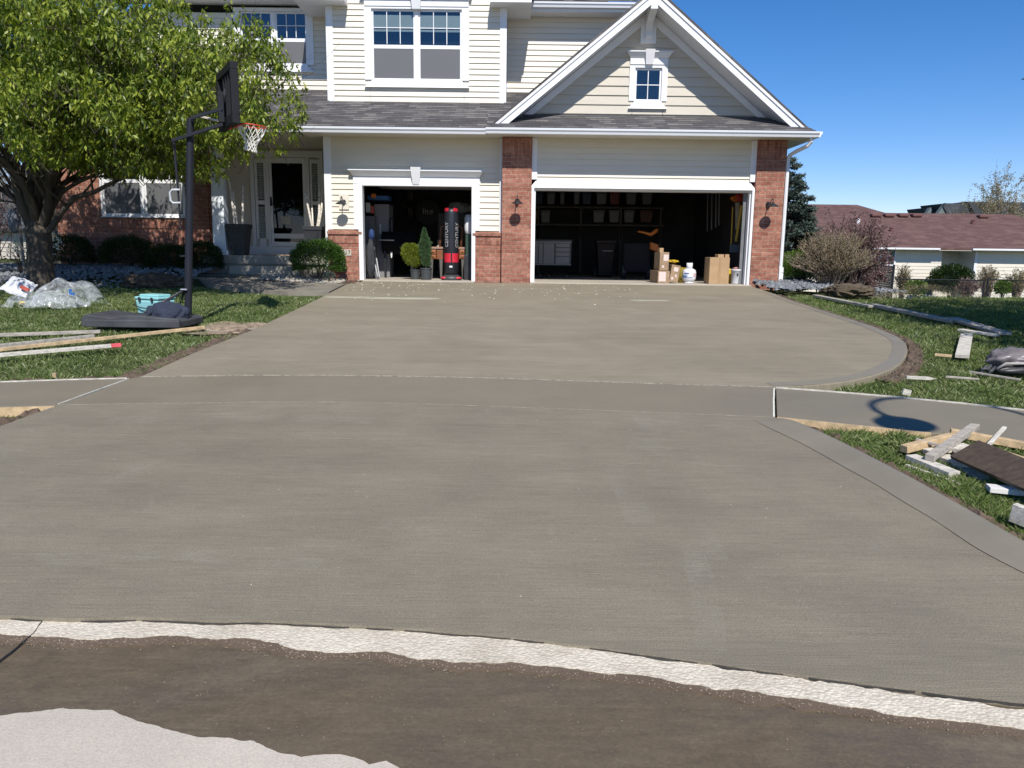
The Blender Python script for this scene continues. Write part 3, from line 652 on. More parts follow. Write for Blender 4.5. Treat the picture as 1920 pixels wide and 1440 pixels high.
# --- lower eaves: soffit, gutters
tr(-.6, 6.36, 16.985, 17.83, 4.055, 4.075, 'soffit', cream, bv=0); tr(-7.6, -.603, 17.12, 20.05, 4.055, 4.075, 'soffit', cream, bv=0); tr(5.97, 6.36, 17.835, 26, 4.055, 4.075, 'soffit', cream, bv=0)
def gutter(x0, x1, y, z, name='gutter'):
    mb = MB(); pr = [(0, 0), (-.085, 0), (-.092, .02), (-.10, .045), (-.125, .075), (-.13, .115), (-.118, .118), (-.112, .085), (0, .08)]
    mb.prism([(x0, y+a, z+b) for a, b in pr], (x1-x0, 0, 0)); return mb.build(name, simple('gutter_white', (.72, .74, .78), .3, .04, 2), house)
gutter(-.62, 6.42, 16.985, 4.035); gutter(-7.7, -.62, 17.12, 4.035)
MB().prism([(6.36+a, 16.9, 4.035+b) for a, b in [(0, 0), (.085, 0), (.1, .045), (.13, .075), (.13, .115), (0, .115)]], (0, 9, 0)).build('gutter', white, house)
tr(-.62, 6.36, 16.99, 17.03, 4.07, 4.16, 'fascia'); tr(-7.7, -.62, 17.125, 17.16, 4.07, 4.16, 'fascia')
ds = MB(); ds.tube([(6.30, 16.99, 4.04), (6.30, 17.0, 3.96), (6.25, 17.05, 3.88), (6.12, 17.35, 3.80), (6.04, 17.50, 3.74), (6.02, 17.54, 3.66), (6.02, 17.54, 1.15)], .042, 8)
ds.box(5.975, 6.07, 17.48, 17.60, .92, 1.3); ds.build('downspout', white, house)
# --- lower roofs in real courses
RS = .45
courses(17.06, 4.165, RS, 18.936, lambda y: (-7.75, -.45+min(.0, 0)+max(0, (4.165+(y-17.06)*RS-4.15)/.817)), lip=.01).build('lower_roof', shingle, house, recalc=False)
courses(18.936, 4.165+1.876*RS, RS, 19.95, lambda y: (-7.75, -4.38)).build('lower_roof', shingle, house, recalc=False)
courses(18.936, 4.165+1.876*RS, RS, 19.95, lambda y: (-.27, 1.2)).build('lower_roof', shingle, house, recalc=False)
courses(16.926, 4.165, RS, 17.9, lambda y: (-.6+(y-16.93)*.0, 6.36-(y-16.93)*.35)).build('skirt_roof', shingle, house, recalc=False)
MB().add([(6.36, 16.93, 4.15), (6.36, 17.9, 4.15), (6.02, 17.9, 4.6)], [(0, 1, 2)]).build('skirt_roof', shingle, house)
courses(18.4, 4.165, RS, 19.95, lambda y: (-11.3, -7.75)).build('lower_roof', shingle, house, recalc=False)
tr(-11.3, -7.7, 18.42, 18.92, 4.055, 4.075, 'soffit', cream, bv=0); gutter(-11.3, -7.72, 18.42, 4.035)
# --- the big front gable
AX, AZ, GS, HW = 2.885, 6.99, .817, 3.42
def gline(x, dz=0): return AZ-GS*abs(x-AX)+dz
FZ = AZ-GS*HW
g = MB(); g.prism([(AX-HW, 17.16, FZ), (AX, 17.16, AZ), (AX+HW, 17.16, FZ), (AX+HW, 17.16, FZ+.05), (AX, 17.16, AZ+.06), (AX-HW, 17.16, FZ+.05)], (0, 9, 0))
g.build('gable_roof', shingle, house)
for s in (-1, 1):
    q = [(AX, 17.19, AZ-.003), (AX+s*HW, 17.19, FZ-.003), (AX+s*(HW+.0), 17.19, FZ-.10), (AX+s*(HW-.16), 17.19, FZ-.10), (AX, 17.19, AZ-.235)]
    MB().prism(q, (0, .03, 0)).build('rake_board', white, house)
    q = [(AX, 17.165, AZ-.003), (AX+s*HW, 17.165, FZ-.003), (AX+s*HW, 17.165, FZ-.07), (AX, 17.165, AZ-.075)]
    MB().prism(q, (0, .024, 0)).build('rake_board', white, house)
    q = [(AX, 17.222, AZ-.20), (AX+s*(HW-.1), 17.222, FZ-.115), (AX+s*(HW-.1), 17.222, FZ-.095), (AX, 17.222, AZ-.18)]
    MB().prism(q, (0, .68, 0)).build('soffit', white, house)
    q = [(AX, 17.86, AZ-.21), (AX+s*(HW-.45), 17.86, gline(AX+HW-.45, -.21)), (AX+s*(HW-.64), 17.86, gline(AX+HW-.45, -.21)), (AX, 17.86, AZ-.21-.20)]
    MB().prism(q, (0, .035, 0)).build('frieze_board', white, house)
gw = (2.49, 3.355, 4.70, 5.46)
gs = MB()
def gx(z, side): # half width of the wall at height z under the rake
    return max(0, (AZ-.3-z)/GS)
for fn, za, zb in ((lambda z: (AX-gx(z, 0), min(2.60, AX+gx(z, 0))), 4.55, 5.60), (lambda z: (3.26, max(3.26, AX+gx(z, 0))), 4.55, 5.60), (lambda z: (2.58, 3.28), 4.55, 4.80), (lambda z: (AX-gx(z, 0), AX+gx(z, 0)), 5.60, 6.7)):
    m_ = siding(17.9, za, zb, fn, e=.2, d=.026, zb=4.42); gs.add(m_.v, m_.f)
gs.build('gable_siding', beige, house, recalc=False)
# corbel bracket at the peak
tr(AX-.17, AX+.17, 17.84, 17.89, 6.10, 6.62, 'bracket_board')
MB().prism([(AX-.075, y, z) for y, z in [(17.84, 6.18), (17.76, 6.18), (17.74, 6.24), (17.78, 6.34), (17.76, 6.42), (17.66, 6.50), (17.50, 6.55), (17.30, 6.60), (17.20, 6.62), (17.19, 6.75), (17.84, 6.75)]], (.15, 0, 0)).build('bracket', white, house, bevel=.006)
# --- windows
def window(x0, x1, z0, z1, Y, lights=2, cols=3, casing=.10, sill=.12, split=.49, blind=True, screen=True, single=False, name='window', head=.08, top_hidden=False):
    """x0..z1 is the glass area with its sashes; the casing lies outside it"""
    w = MB(); c = casing; yf = Y-.035
    w.box(x0-c, x0, yf, Y+.04, z0-.002, z1+.002); w.box(x1, x1+c, yf, Y+.04, z0-.002, z1+.002); w.box(x0-c, x1+c, yf-.002, Y+.04, z1+.002, z1+head)
    w.hexa([(x0-c-.01, yf-.045, z0-sill), (x1+c+.01, yf-.045, z0-sill), (x1+c+.01, Y+.04, z0-sill), (x0-c-.01, Y+.04, z0-sill)],
           [(x0, yf-.004, z0-.004), (x1, yf-.004, z0-.004), (x1, Y+.04, z0-.004), (x0, Y+.04, z0-.004)])
    win = w.build(name, white, house, bevel=.003)
    b = MB(); b.v = [(x0-.1, Y+.5, z0-.1), (x1+.1, Y+.5, z0-.1), (x1+.1, Y+.5, z1+.1), (x0-.1, Y+.5, z1+.1)]; b.f = [(0, 1, 2, 3)]
    b.box(x0-.1, x1+.1, Y+.06, Y+.5, z0-.12, z0-.1); b.box(x0-.1, x1+.1, Y+.06, Y+.5, z1+.1, z1+.12); b.box(x0-.12, x0-.1, Y+.06, Y+.5, z0-.1, z1+.1); b.box(x1+.1, x1+.12, Y+.06, Y+.5, z0-.1, z1+.1)
    b.build('room_lining', room_dark, win, recalc=False)
    mull = .075; n = lights; wd = ((x1-x0)-mull*(n-1))/n; f = MB(); zm = z0+(z1-z0)*split
    for i in range(n):
        a = x0+i*(wd+mull); e = a+wd
        if i: f.box(a-mull, a, Y-.012, Y+.05, z0, z1)
        t = .042
        def sash(za, zb, y, s):
            f.box(a, a+t, y, y+.03, za, zb); f.box(e-t, e, y, y+.03, za, zb); f.box(a+t, e-t, y, y+.03, za, za+s); f.box(a+t, e-t, y, y+.03, zb-t, zb)
        if single: sash(z0, z1, Y+.015, t)
        else: sash(zm-.02, z1, Y+.012, t); sash(z0, zm+.02, Y+.002, t*.9) if False else sash(z0, zm-.022, Y+.004, t)
        ta, tb = (z0, z1) if single else (zm, z1)
        for k in range(1, cols): xx = a+t+(e-a-2*t)*k/cols; f.box(xx-.009, xx+.009, Y+.018, Y+.027, ta+t, tb-t)
        zz = (ta+tb)/2; f.box(a+t, e-t, Y+.0185, Y+.0275, zz-.009, zz+.009)
        MB().box(a+t, e-t, Y+.029, Y+.032, ta+.02, tb-t).build('pane', glass, win)
        if not single:
            if screen: MB().box(a+t, e-t, Y+.012, Y+.014, z0+t, zm-.05).build('screen', screen_m, win)
            else: MB().box(a+t, e-t, Y+.012, Y+.014, z0+t, zm-.05).build('pane', glass, win)
        if blind:
            MB().box(a+t, e-t, Y+.040, Y+.044, z1-(z1-zm)*.50, z1-.02-(z1-zm)*.12).build('blind', blind_m, win)
            MB().box(a+t, e-t, Y+.036, Y+.050, z1-(z1-zm)*.60, z1-(z1-zm)*.54).build('blind', blind_m, win)
    f.build('sash', white, win, bevel=.002); return win
def WX(a, b, y, Y): return W(a, y, Y).x, W(b, y, Y).x
# small gable window
x0, x1 = WX(1190, 1240, 158, 17.9); zt = W(1215, 128, 17.9).z; zb = W(1215, 190, 17.9).z
window(x0, x1, zb, zt, 17.89, 1, 2, .125, .17, blind=False, single=True, head=.06)
hx0, hx1 = x0-.12, x1+.12; header(hx0, hx1, zt+.065, zt+.065+.13, zt+.33, 17.89, (hx0+hx1)/2, zt+.06, zt+.36, .08, .105, .09)
# bay on the upper floor
YB = 19.0; YM = 19.9; bx0, bx1 = -4.42, -.22; bzb = 5.02
x0, x1 = WX(697.5, 866, 85, YB); zt = W(780, 18, YB).z; zb = W(780, 151, YB).z
bs = MB()
for fn, za, zb_ in ((lambda z: (bx0+.15, x0-.05), bzb, 7.75), (lambda z: (x1+.05, bx1-.15), bzb, 7.75), (lambda z: (x0-.06, x1+.06), bzb, zb-.03), (lambda z: (x0-.06, x1+.06), zt+.05, 7.75)):
    m_ = siding(YB, za, zb_, fn, zb=bzb); bs.add(m_.v, m_.f)
bs.build('bay_siding', cream, house, recalc=False)
window(x0, x1, zb, zt, YB-.01, 2, 3, .17, .17, split=.49)
header(x0-.16, x1+.16, zt+.055, zt+.18, zt+.33, YB-.01, (x0+x1)/2, zt-.02, zt+.40, .095, .13)
tr(bx0, bx0+.16, YB-.035, YB+.12, bzb-.05, 7.75, 'corner_board'); tr(bx1-.16, bx1, YB-.035, YB+.12, bzb-.09, 7.75, 'corner_board')
bside = MB(); bside.box(bx0+.01, bx0+.05, YB+.02, YM, 4.9, 7.75); bside.box(bx1-.05, bx1-.01, YB+.02, YM, 4.9, 7.75); bside.build('bay_side_wall', cream, house)
# main upper wall
MB().box(bx0-7, bx0, YM+.02, YM+.1, 5.3, 7.3)
x0, x1 = WX(452, 576, 70, YM); zt = W(510, 22, YM).z; zb = W(530, 122, YM).z
ms = MB(); zl = 5.40
for fn, za, zb_ in ((lambda z: (x1+.04, bx0), zl, 7.2), (lambda z: (x0-.04, x1+.04), zl, zb-.04), (lambda z: (-11.2, x0-.04), 4.75, 7.2), (lambda z: (x0-.04, x1+.04), zt+.04, 7.2)):
    m_ = siding(YM, za, zb_, fn, zb=5.42); ms.add(m_.v, m_.f)
ms.build('upper_siding', cream, house, recalc=False); siding(YM, 5.35, 7.2, lambda z: (bx1, 2.72), zb=5.42).build('upper_siding', cream, house, recalc=False)
window(x0, x1, zb, zt, YM-.01, 2, 3, .16, .17, blind=False)
# upper eaves and roofs
sz = W(1080, 33, YM).z; fz = W(1080, 20, 19.4).z
def eave(x0, x1, y0, yw, zs, zf):
    tr(x0, x1, y0+.02, yw, zs, zs+.02, 'soffit', white, bv=0); tr(x0, x1, y0, y0+.022, zs-.01, zs+.20, 'fascia'); gutter(x0, x1, y0, zs+.06)
eave(.32, 2.8, 19.40, YM+.05, sz, fz); szl = W(500, 12, YM).z+.03; eave(-11.6, -4.95, 19.40, YM+.05, szl, 0)
rz = W(950, 4, 18.55).z
for xa, xb in ((-5.05, -3.90), (-.60, .34)):
    MB().box(xa, xb, 18.55, YM-.02 if xa < -4 and False else 19.0 if False else YM+.03, rz, rz+.20).build('eave_return', white, house, bevel=.004)
mainroof = MB(); mainroof.prism([(-11.7, 19.36, szl+.22), (-11.7, 19.36, szl+.27), (-11.7, 24.5, szl+2.9), (-11.7, 29.6, szl+.27), (-11.7, 29.6, szl+.22), (-11.7, 24.5, szl+2.8)], (14.6, 0, 0)); mainroof.build('main_roof', shingle, house)
courses(19.38, sz+.235, .5, 24.3, lambda y: (.3, 2.85)).build('main_roof', shingle, house, recalc=False)
bc = (bx0+bx1)/2; bh = bc-bx0+.62; ba = rz+.2+bh*.8
MB().prism([(bc-bh, 18.5, rz+.2), (bc, 18.5, ba), (bc+bh, 18.5, rz+.2), (bc+bh, 18.5, rz+.26), (bc, 18.5, ba+.08), (bc-bh, 18.5, rz+.26)], (0, 5.5, 0)).build('bay_roof', shingle, house)
MB().prism([(bc-bh+.7, YB, 7.7), (bc+bh-.7, YB, 7.7), (bc+.1, YB, ba-.1), (bc-.1, YB, ba-.1)], (0, .1, 0)).build('bay_gable_wall', cream, house)
# --- body walls (sides and back) and the garage interior
bd = MB(); bd.box(5.93, 5.97, 17.72, 26, .6, 4.06); bd.box(-11.2, 5.95, 26, 26.1, .6, 4.06); bd.box(-11.25, -11.2, 18.93, 29, .6, 7.3); bd.box(2.66, 2.72, 19.92, 29, 4.2, 7.3); bd.box(-11.2, 2.7, 29, 29.1, 4, 7.3)
bd.build('side_wall', cream, house)
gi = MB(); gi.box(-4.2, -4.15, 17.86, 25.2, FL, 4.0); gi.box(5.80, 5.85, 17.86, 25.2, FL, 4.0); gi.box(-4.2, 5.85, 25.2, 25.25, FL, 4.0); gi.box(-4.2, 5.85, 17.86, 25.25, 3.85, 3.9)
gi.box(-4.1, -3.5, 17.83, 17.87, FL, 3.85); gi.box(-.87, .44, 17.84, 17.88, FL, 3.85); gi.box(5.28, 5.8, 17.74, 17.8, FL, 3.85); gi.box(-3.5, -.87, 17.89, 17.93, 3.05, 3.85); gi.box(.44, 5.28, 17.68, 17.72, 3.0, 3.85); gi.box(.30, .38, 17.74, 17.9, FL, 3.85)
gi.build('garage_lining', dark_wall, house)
MB().box(-3.5, -.87, 17.40, 18.05, .78, .905).build('garage_threshold', floor_m, house, bevel=.01); MB().box(.38, 5.335, 17.36, 18.05, .78, .905).build('garage_threshold', floor_m, house, bevel=.01)
MB().box(-4.18, 5.8, 18.05, 25.2, .75, .90).build('garage_floor', floor_m, house)
# --- rolled-up doors under the ceiling
for xa, xb, z in ((-3.38, -.97, 3.12), (.5, 5.2, 3.12)): MB().box(xa, xb, 18.15, 20.4, z, z+.05).build('overhead_door', white, house, bevel=.01)
# --- brick front room
BX0, BX1 = -11.0, -7.34; YF = 18.9
wx0, wx1 = WX(194, 345, 390, YF); wzb = W(270, 404, YF).z; wzt = wzb+2*(W(270, 338, YF).z-wzb)
br = MB(); br.box(BX0, wx0-.02, YF, YF+.12, .9, 4.07); br.box(wx1+.02, BX1, YF, YF+.12, .9, 4.07); br.box(wx0-.02, wx1+.02, YF, YF+.12, .9, wzb-.02); br.box(wx0-.02, wx1+.02, YF, YF+.12, wzt+.02, 4.07)
br.box(BX1-.12, BX1, YF+.12, 20.0, .9, 4.07); br.build('brick_wall', brick, house)
MB().box(wx0-.12, wx1+.12, YF-.02, YF+.05, wzb-.30, wzb-.09).build('soldier_course', brick_v, house)
window(wx0, wx1, wzb, wzt, YF+.02, 2, 3, .05, .05, split=.5, blind=False)
# --- porch
PY = 18.15; pz = W(500, 479, PY).z; sz1 = W(500, 495.5, PY-.02).z; pz0 = W(500, 499, 17.85).z
MB().box(-7.30, -4.28, PY, 20.05, sz1, pz).build('porch_slab', old_m, house, bevel=.012)
MB().box(-7.2, -4.32, PY+.06, 20.0, .9, sz1).build('porch_slab', old_m, house)
MB().box(-6.52, -4.9, 17.80, PY+.06, .95, pz0).build('porch_step', old_m, house, bevel=.012)
col = MB(); cxx = W(413, 400, 18.35).x; col.hexa([(cxx-.15, 18.2, pz+.1), (cxx+.15, 18.2, pz+.1), (cxx+.15, 18.5, pz+.1), (cxx-.15, 18.5, pz+.1)], [(cxx-.12, 18.23, 3.9), (cxx+.12, 18.23, 3.9), (cxx+.12, 18.47, 3.9), (cxx-.12, 18.47, 3.9)])
col.box(cxx-.19, cxx+.19, 18.16, 18.54, pz, pz+.1); col.box(cxx-.16, cxx+.16, 18.19, 18.51, 3.9, 4.05); col.build('porch_column', simple('column_white', (.72, .76, .80), .5, .05, 3), house, bevel=.006)
DY = 20.0; dz0 = W(540, 476, DY).z; dzt = W(540, 295, DY).z
MB().box(-7.35, -4.25, DY+.06, DY+.1, .9, 4.06).build('porch_wall', simple('beige_wall', (.62, .58, .50), .7, .05, 2), house)
bw = MB(); bw.box(-7.335, -7.30, YF+.3, DY, pz, 4.06); bw.box(-4.30, -4.2, 17.95, DY, .9, 4.06); bw.build('porch_side_wall', MC['beige_wall'], house)
def X(px, y=400, Y=DY): return W(px, y, Y).x
fr = MB(); z0 = W(540, 462, DY).z
for a, b in ((472, 479), (502, 507), (576, 582), (602, 608)): fr.box(X(a), X(b), DY-.02, DY+.08, dz0, dzt)
fr.box(X(472), X(608), DY-.03, DY+.08, dzt, dzt+.16); fr.box(X(462), X(608), DY-.05, DY+.08, pz, z0-.01)
df = fr.build('entry_frame', white, house, bevel=.004)
door = MB(); a, b = X(507.5), X(575.5); gl0, gl1 = X(512), X(569.5); gz0, gz1 = W(540, 438, DY).z, W(540, 306, DY).z; kz0, kz1 = W(540, 453.5, DY).z, W(540, 447, DY).z
door.box(a, gl0, DY, DY+.05, z0, dzt-.01); door.box(gl1, b, DY, DY+.05, z0, dzt-.01)
for za, zb in ((z0, kz0), (kz1, gz0), (gz1, dzt-.01)): door.box(gl0, gl1, DY, DY+.05, za, zb)
dr = door.build('front_door', white, house, bevel=.003)
MB().box(gl0, gl1, DY+.02, DY+.03, gz0, gz1).build('pane', dark_glass, dr); MB().box(gl0, gl1, DY+.02, DY+.03, kz0, kz1).build('pane', dark_glass, dr)
MB().box(X(470), X(608), DY+.2, DY+.22, dz0, dzt).build('room_lining', room_dark, dr)
nx = W(536, 413, DY); MB().box(nx.x-.13, nx.x+.13, DY+.012, DY+.018, nx.z-.1, nx.z+.1).build('door_notice', simple('notice_paper', (.42, .42, .37), .8, .05, 5), dr)
h = MB(); hp = W(508.5, 378, DY); h.box(hp.x-.03, hp.x+.03, DY-.02, DY, hp.z-.11, hp.z+.06); h.tube([(hp.x, DY-.05, hp.z-.04), (hp.x+.08, DY-.06, hp.z-.05)], .011, 6); h.lathe([(.02, 0), (.028, .01), (.0, .04)], (hp.x, DY-.0, hp.z+.09), 10, Matrix.Rotation(PI/2, 3, 'X')); h.build('handle', black_metal, dr)
for a, b in ((480, 501.5), (583, 601.5)):
    s = MB(); xa, xb = X(a), X(b); t = .06 if a < 500 else .05
    za, zb, zmid = W(540, 448, DY).z, W(540, 306, DY).z, W(540, 380, DY).z
    for p in ((xa, xa+t, za, zb+.1), (xb-t, xb, za, zb+.1), (xa+t, xb-t, zb, zb+.1), (xa+t, xb-t, zmid-.05, zmid+.05), (xa+t, xb-t, z0-.02, za)): s.box(p[0], p[1], DY, DY+.04, p[2], p[3])
    sl_ = s.build('sidelight', white, house, bevel=.003)
    lv = MB(); z = za+.03
    while z < zb-.02:
        if abs(z-zmid) > .07: lv.obox(((xa+xb)/2, DY+.035, z), ((xb-xa-2*t)/2, 0, 0), (0, .012, .016), (0, -.002, .003))
        z += .062
    lv.box((xa+xb)/2-.006, (xa+xb)/2+.006, DY+.01, DY+.02, za, zb); lv.build('shutter_louvres', blind_m, sl_)
    MB().box(xa+t, xb-t, DY+.06, DY+.065, za, zb).build('pane', room_dark, sl_)
# --- wall lamps
def wall_lamp(px, py, Y, block=False):
    c = W(px, py, Y-.31); r = MB(); wz = c.z+.06
    r.lathe([(.055, 0), (.06, .012), (.05, .03), (.0, .045)], (c.x, Y, wz), 14, Matrix.Rotation(PI/2, 3, 'X')); r.lathe([(.0, -.045), (.035, -.03), (.045, 0), (.035, .03), (0, .045)], (c.x, Y-.06, wz), 12)
    r.tube([(c.x, Y-.05, wz), (c.x, Y-.14, wz+.02), (c.x, Y-.22, wz+.09), (c.x, Y-.28, wz+.10), (c.x, Y-.31, wz+.06), (c.x, Y-.31, wz)], .010, 8)
    L = r.build('wall_lamp', black_metal, house, smooth=True)
    MB().lathe([(.025, .075), (.032, .06), (.04, .05), (.085, .03), (.125, .0), (.128, -.008), (.118, -.004), (.08, .018), (.03, .04)], (c.x, Y-.31, c.z), 24).build('lamp_shade', black_metal, L, smooth=True)
    MB().lathe([(0, -.012), (.022, -.004), (.025, .02), (.015, .04)], (c.x, Y-.31, c.z), 12).build('bulb', simple('frosted_bulb', (.7, .7, .66), .3, .02, 3), L, smooth=True)
    if block: MB().box(c.x-.11, c.x+.11, Y-.03, Y+.01, wz-.17, wz+.17).build('mounting_block', cream, L, bevel=.004)
wall_lamp(639.5, 382, YL-.02, True); wall_lamp(970, 381, YG); wall_lamp(1449, 386.5, YG)
# --- house number plaque
q = W(646, 473.5, 17.70); pl = MB().box(q.x-.145, q.x+.155, 17.685, 17.702, q.z-.07, q.z+.07).build('number_plaque', simple('plaque_stone', (.50, .46, .38), .8, .1, 10), house, bevel=.004)
vs, fs = text_mesh('5917', .13, .002); m_ = MB(); m_.add([(q.x+.01+v.x, 17.683-v.z, q.z+v.y) for v in vs], fs); m_.build('number', black_metal, pl)
#@@P3S
def LW(px, py, dz=0):
    r = ray(px, py); Y = 1.5
    while Y < 90:
        x, z = r.x/r.y*Y, CH+r.z/r.y*Y
        if z <= lawn(x, Y)+dz-.04: return Vector((x, Y, z))
        Y += .01
    return Vector((r.x/r.y*Y, Y, -1))
def gnd(x, y): return lawn(x, y)-.06
# ================================================================== VEGETATION
def grow(mb, p, d, L, r, depth, tips, kids, up=.0, wander=.35, seg=5, spread=.9, rs=random, shrink=.62):
    pts = [p]; rad = [r]; d = d.normalized()
    for i in range(seg):
        d = (d+Vector((rs.uniform(-1, 1), rs.uniform(-1, 1), rs.uniform(-1, 1)))*wander/seg*1.6+Vector((0, 0, up/seg))).normalized()
        p = p+d*L/seg; pts.append(p); rad.append(r*(1-.55*(i+1)/seg))
    mb.tube(pts, rad, 7 if r > .05 else (5 if r > .015 else 4), cap=False)
    if depth <= 0: tips.append(pts); return
    tips.append(pts[2:]) if depth == 1 else None
    for k in range(kids[depth-1]):
        t = rs.uniform(.3, 1); i = min(seg, max(1, int(round(t*seg)))); q = pts[i]
        a = Vector((rs.uniform(-1, 1), rs.uniform(-1, 1), rs.uniform(-.7, .8))).normalized()
        grow(mb, q, d+a*spread, L*rs.uniform(.5, .75), rad[i]*shrink, depth-1, tips, kids, up, wander, max(3, seg-1), spread, rs, shrink)
def main_tree():
    R_ = random.Random(11); bz = gnd(-9.45, 15.4); t = thing('shade_tree', 'leafy green shade tree with dark forked trunk on the left lawn', 'tree', (-9.45, 15.4, bz))
    mb = MB(); tips = []
    def Q(px, py, Y): return W(px, py, Y)
    Y0 = 15.4
    mb.tube([Q(78, 545, Y0), Q(77, 525, Y0), Q(75, 495, Y0), Q(74, 465, Y0), Q(72, 440, Y0), Q(70, 415, Y0)], [.34, .265, .24, .225, .235, .21], 14)
    limbs = [([(62, 430), (48, 400), (30, 345), (20, 300), (5, 240)], 0, -.6, .15), ([(68, 425), (62, 385), (42, 340), (8, 300), (-30, 270)], 0, -1.2, .13), ([(73, 425), (76, 380), (72, 330), (76, 280), (70, 200), (90, 120)], 0, .6, .15),
             ([(78, 430), (90, 390), (88, 340), (104, 290), (140, 220), (190, 140)], 0, -1.2, .13), ([(86, 440), (98, 425), (118, 395), (140, 370), (175, 361), (215, 340), (260, 322), (310, 300), (380, 285)], 0, -.9, .085),
             ([(84, 425), (98, 385), (118, 345), (160, 320), (220, 270), (300, 200), (370, 150)], 0, .7, .095), ([(84, 405), (96, 370), (112, 330), (115, 300), (150, 250)], 0, .9, .07), ([(68, 420), (52, 370), (60, 300), (110, 240), (200, 180)], 0, 1.8, .10),
             ([(96, 395), (118, 358), (150, 340), (200, 318), (300, 290), (420, 255), (490, 235)], 0, -.3, .06), ([(60, 420), (40, 380), (-20, 340), (-80, 300)], 0, .8, .11), ([(72, 400), (70, 330), (120, 260), (230, 230), (340, 215), (430, 190)], 0, -2.0, .08)]
    for pts, _, dy, r in limbs:
        n = len(pts); P = [Q(x, y, Y0+dy*i/(n-1)) for i, (x, y) in enumerate(pts)]
        r *= .78; rad = [r*(1-.72*i/(n-1)) for i in range(n)]; mb.tube(P, rad, 9, cap=False)
        L = sum((P[i+1]-P[i]).length for i in range(n-1))
        for k in range(int(5+L*1.9)):
            i = R_.randint(max(1, n//3), n-1); u = R_.random(); q = P[i-1].lerp(P[i], u); d = (P[i]-P[i-1]).normalized()
            a = Vector((R_.uniform(-1, 1), R_.uniform(-1.1, 1), R_.uniform(-.35, .9)))
            grow(mb, q, d*.7+a, R_.uniform(1.0, 1.9), rad[i]*.55, 2, tips, (3, 3), .25, .5, 5, .9, R_)
    mb.build('trunk', bark_m, t, smooth=True)
    C = Vector((-9.3, 14.05, 4.0)); RX, RY = 5.55, 2.95
    def inside(p):
        n = .10*noise.noise(p*.9)+.07*noise.noise(p*2.3)
        ez = (p.z-C.z)/(2.62 if p.z > C.z else 1.75)
        return ((p.x-C.x)/RX)**2+((p.y-C.y)/RY)**2+ez*ez < (1+n)**2*1.0 and p.z > 2.84+.35*noise.noise(Vector((p.x*1.1, p.y*1.1, 3)))+.75*sm(7.6, 9.6, -p.x)
    segs = [s for s in tips if len(s) > 1]; cl = []; twig = MB(); tries = 0
    while len(cl) < 10200 and tries < 300000:
        tries += 1
        if R_.random() < .42:
            s = R_.choice(segs); i = R_.randrange(len(s)-1); p = s[i].lerp(s[i+1], R_.random()); q = p+Vector((R_.gauss(0, .16), R_.gauss(0, .16), R_.gauss(.02, .13)))
        else:
            u = Vector((R_.gauss(0, 1), R_.gauss(0, 1), R_.gauss(0, 1))).normalized(); k = R_.uniform(.25, 1.05)**.6
            q = C+Vector((u.x*RX*k, u.y*RY*k, u.z*(2.62 if u.z > 0 else 1.75)*k)); p = None
            if noise.noise(q*1.25+Vector((5, 5, 5))) < .0: continue
        if not inside(q): continue
        cl.append(q)
        if p is not None and R_.random() < .5: twig.tube([p, p.lerp(q, .5)+Vector((0, 0, .03)), q], [.006, .004, .003], 3, cap=False)
        elif R_.random() < .3: twig.tube([q+Vector((R_.uniform(-.2, .2), R_.uniform(-.2, .2), -.25)), q+Vector((0, 0, -.05)), q], [.007, .005, .003], 3, cap=False)
    twig.build('twigs', bark_m, t, recalc=False)
    n = 12; base = np.repeat(np.array([tuple(c) for c in cl]), n, axis=0); m = len(base)
    th = rng.uniform(0, 2*PI, m); sp = rng.uniform(.25, .9, m)
    d = np.stack([np.cos(th)*sp, np.sin(th)*sp, -rng.uniform(.35, 1.1, m)], 1); up = rng.random(m) < .22; d[up, 2] *= -.4
    base = base+np.stack([np.cos(th)*.03, np.sin(th)*.03, rng.uniform(-.04, .10, m)], 1)*rng.uniform(.3, 1.6, m)[:, None]
    leaves_mesh('crown', leaf_m, base, d, .104, .037, t, .12)
main_tree()
def off_tree():   # stands right of the photograph and shades the right lawn
    R_ = random.Random(5); x, y = 9.9, 9.6; t = thing('shade_tree', 'broad leafy tree right of the driveway whose shade falls on the right lawn', 'tree', (x, y, gnd(x, y)))
    mb = MB(); tips = []; z = gnd(x, y); mb.tube([(x, y, z), (x, y, z+1), (x+.05, y, z+2.2)], [.24, .18, .16], 10)
    for k in range(7):
        a = k*2*PI/7; grow(mb, Vector((x, y, z+1.7+.07*k)), Vector((math.cos(a), math.sin(a)*.8, .55)), 2.3, .09, 2, tips, (3, 3), .1, .4, 5, .9, R_)
    mb.build('trunk', bark_m, t, smooth=True); P = []
    while len(P) < 7000:
        s = R_.choice([s for s in tips if len(s) > 1]) if R_.random() < .5 else None
        if s: i = R_.randrange(len(s)-1); q = s[i].lerp(s[i+1], R_.random())+Vector((R_.gauss(0, .2), R_.gauss(0, .2), R_.gauss(0, .15)))
        else:
            u = Vector((R_.gauss(0, 1), R_.gauss(0, 1), R_.gauss(0, 1))).normalized()*R_.uniform(.3, 1)**.5; q = Vector((x+.2+u.x*3.6, y+.2+u.y*2.4, 4.2+u.z*1.4))
            if noise.noise(q*1.1) < -.2: continue
        if q.x > 6.2 and q.z < 6: P.append(tuple(q))
    b = np.repeat(np.array(P), 8, axis=0)+rng.normal(0, .07, (len(P)*8, 3)); leaves_mesh('crown', leaf_m, b, rng.normal(size=b.shape), .11, .05, t)
off_tree()
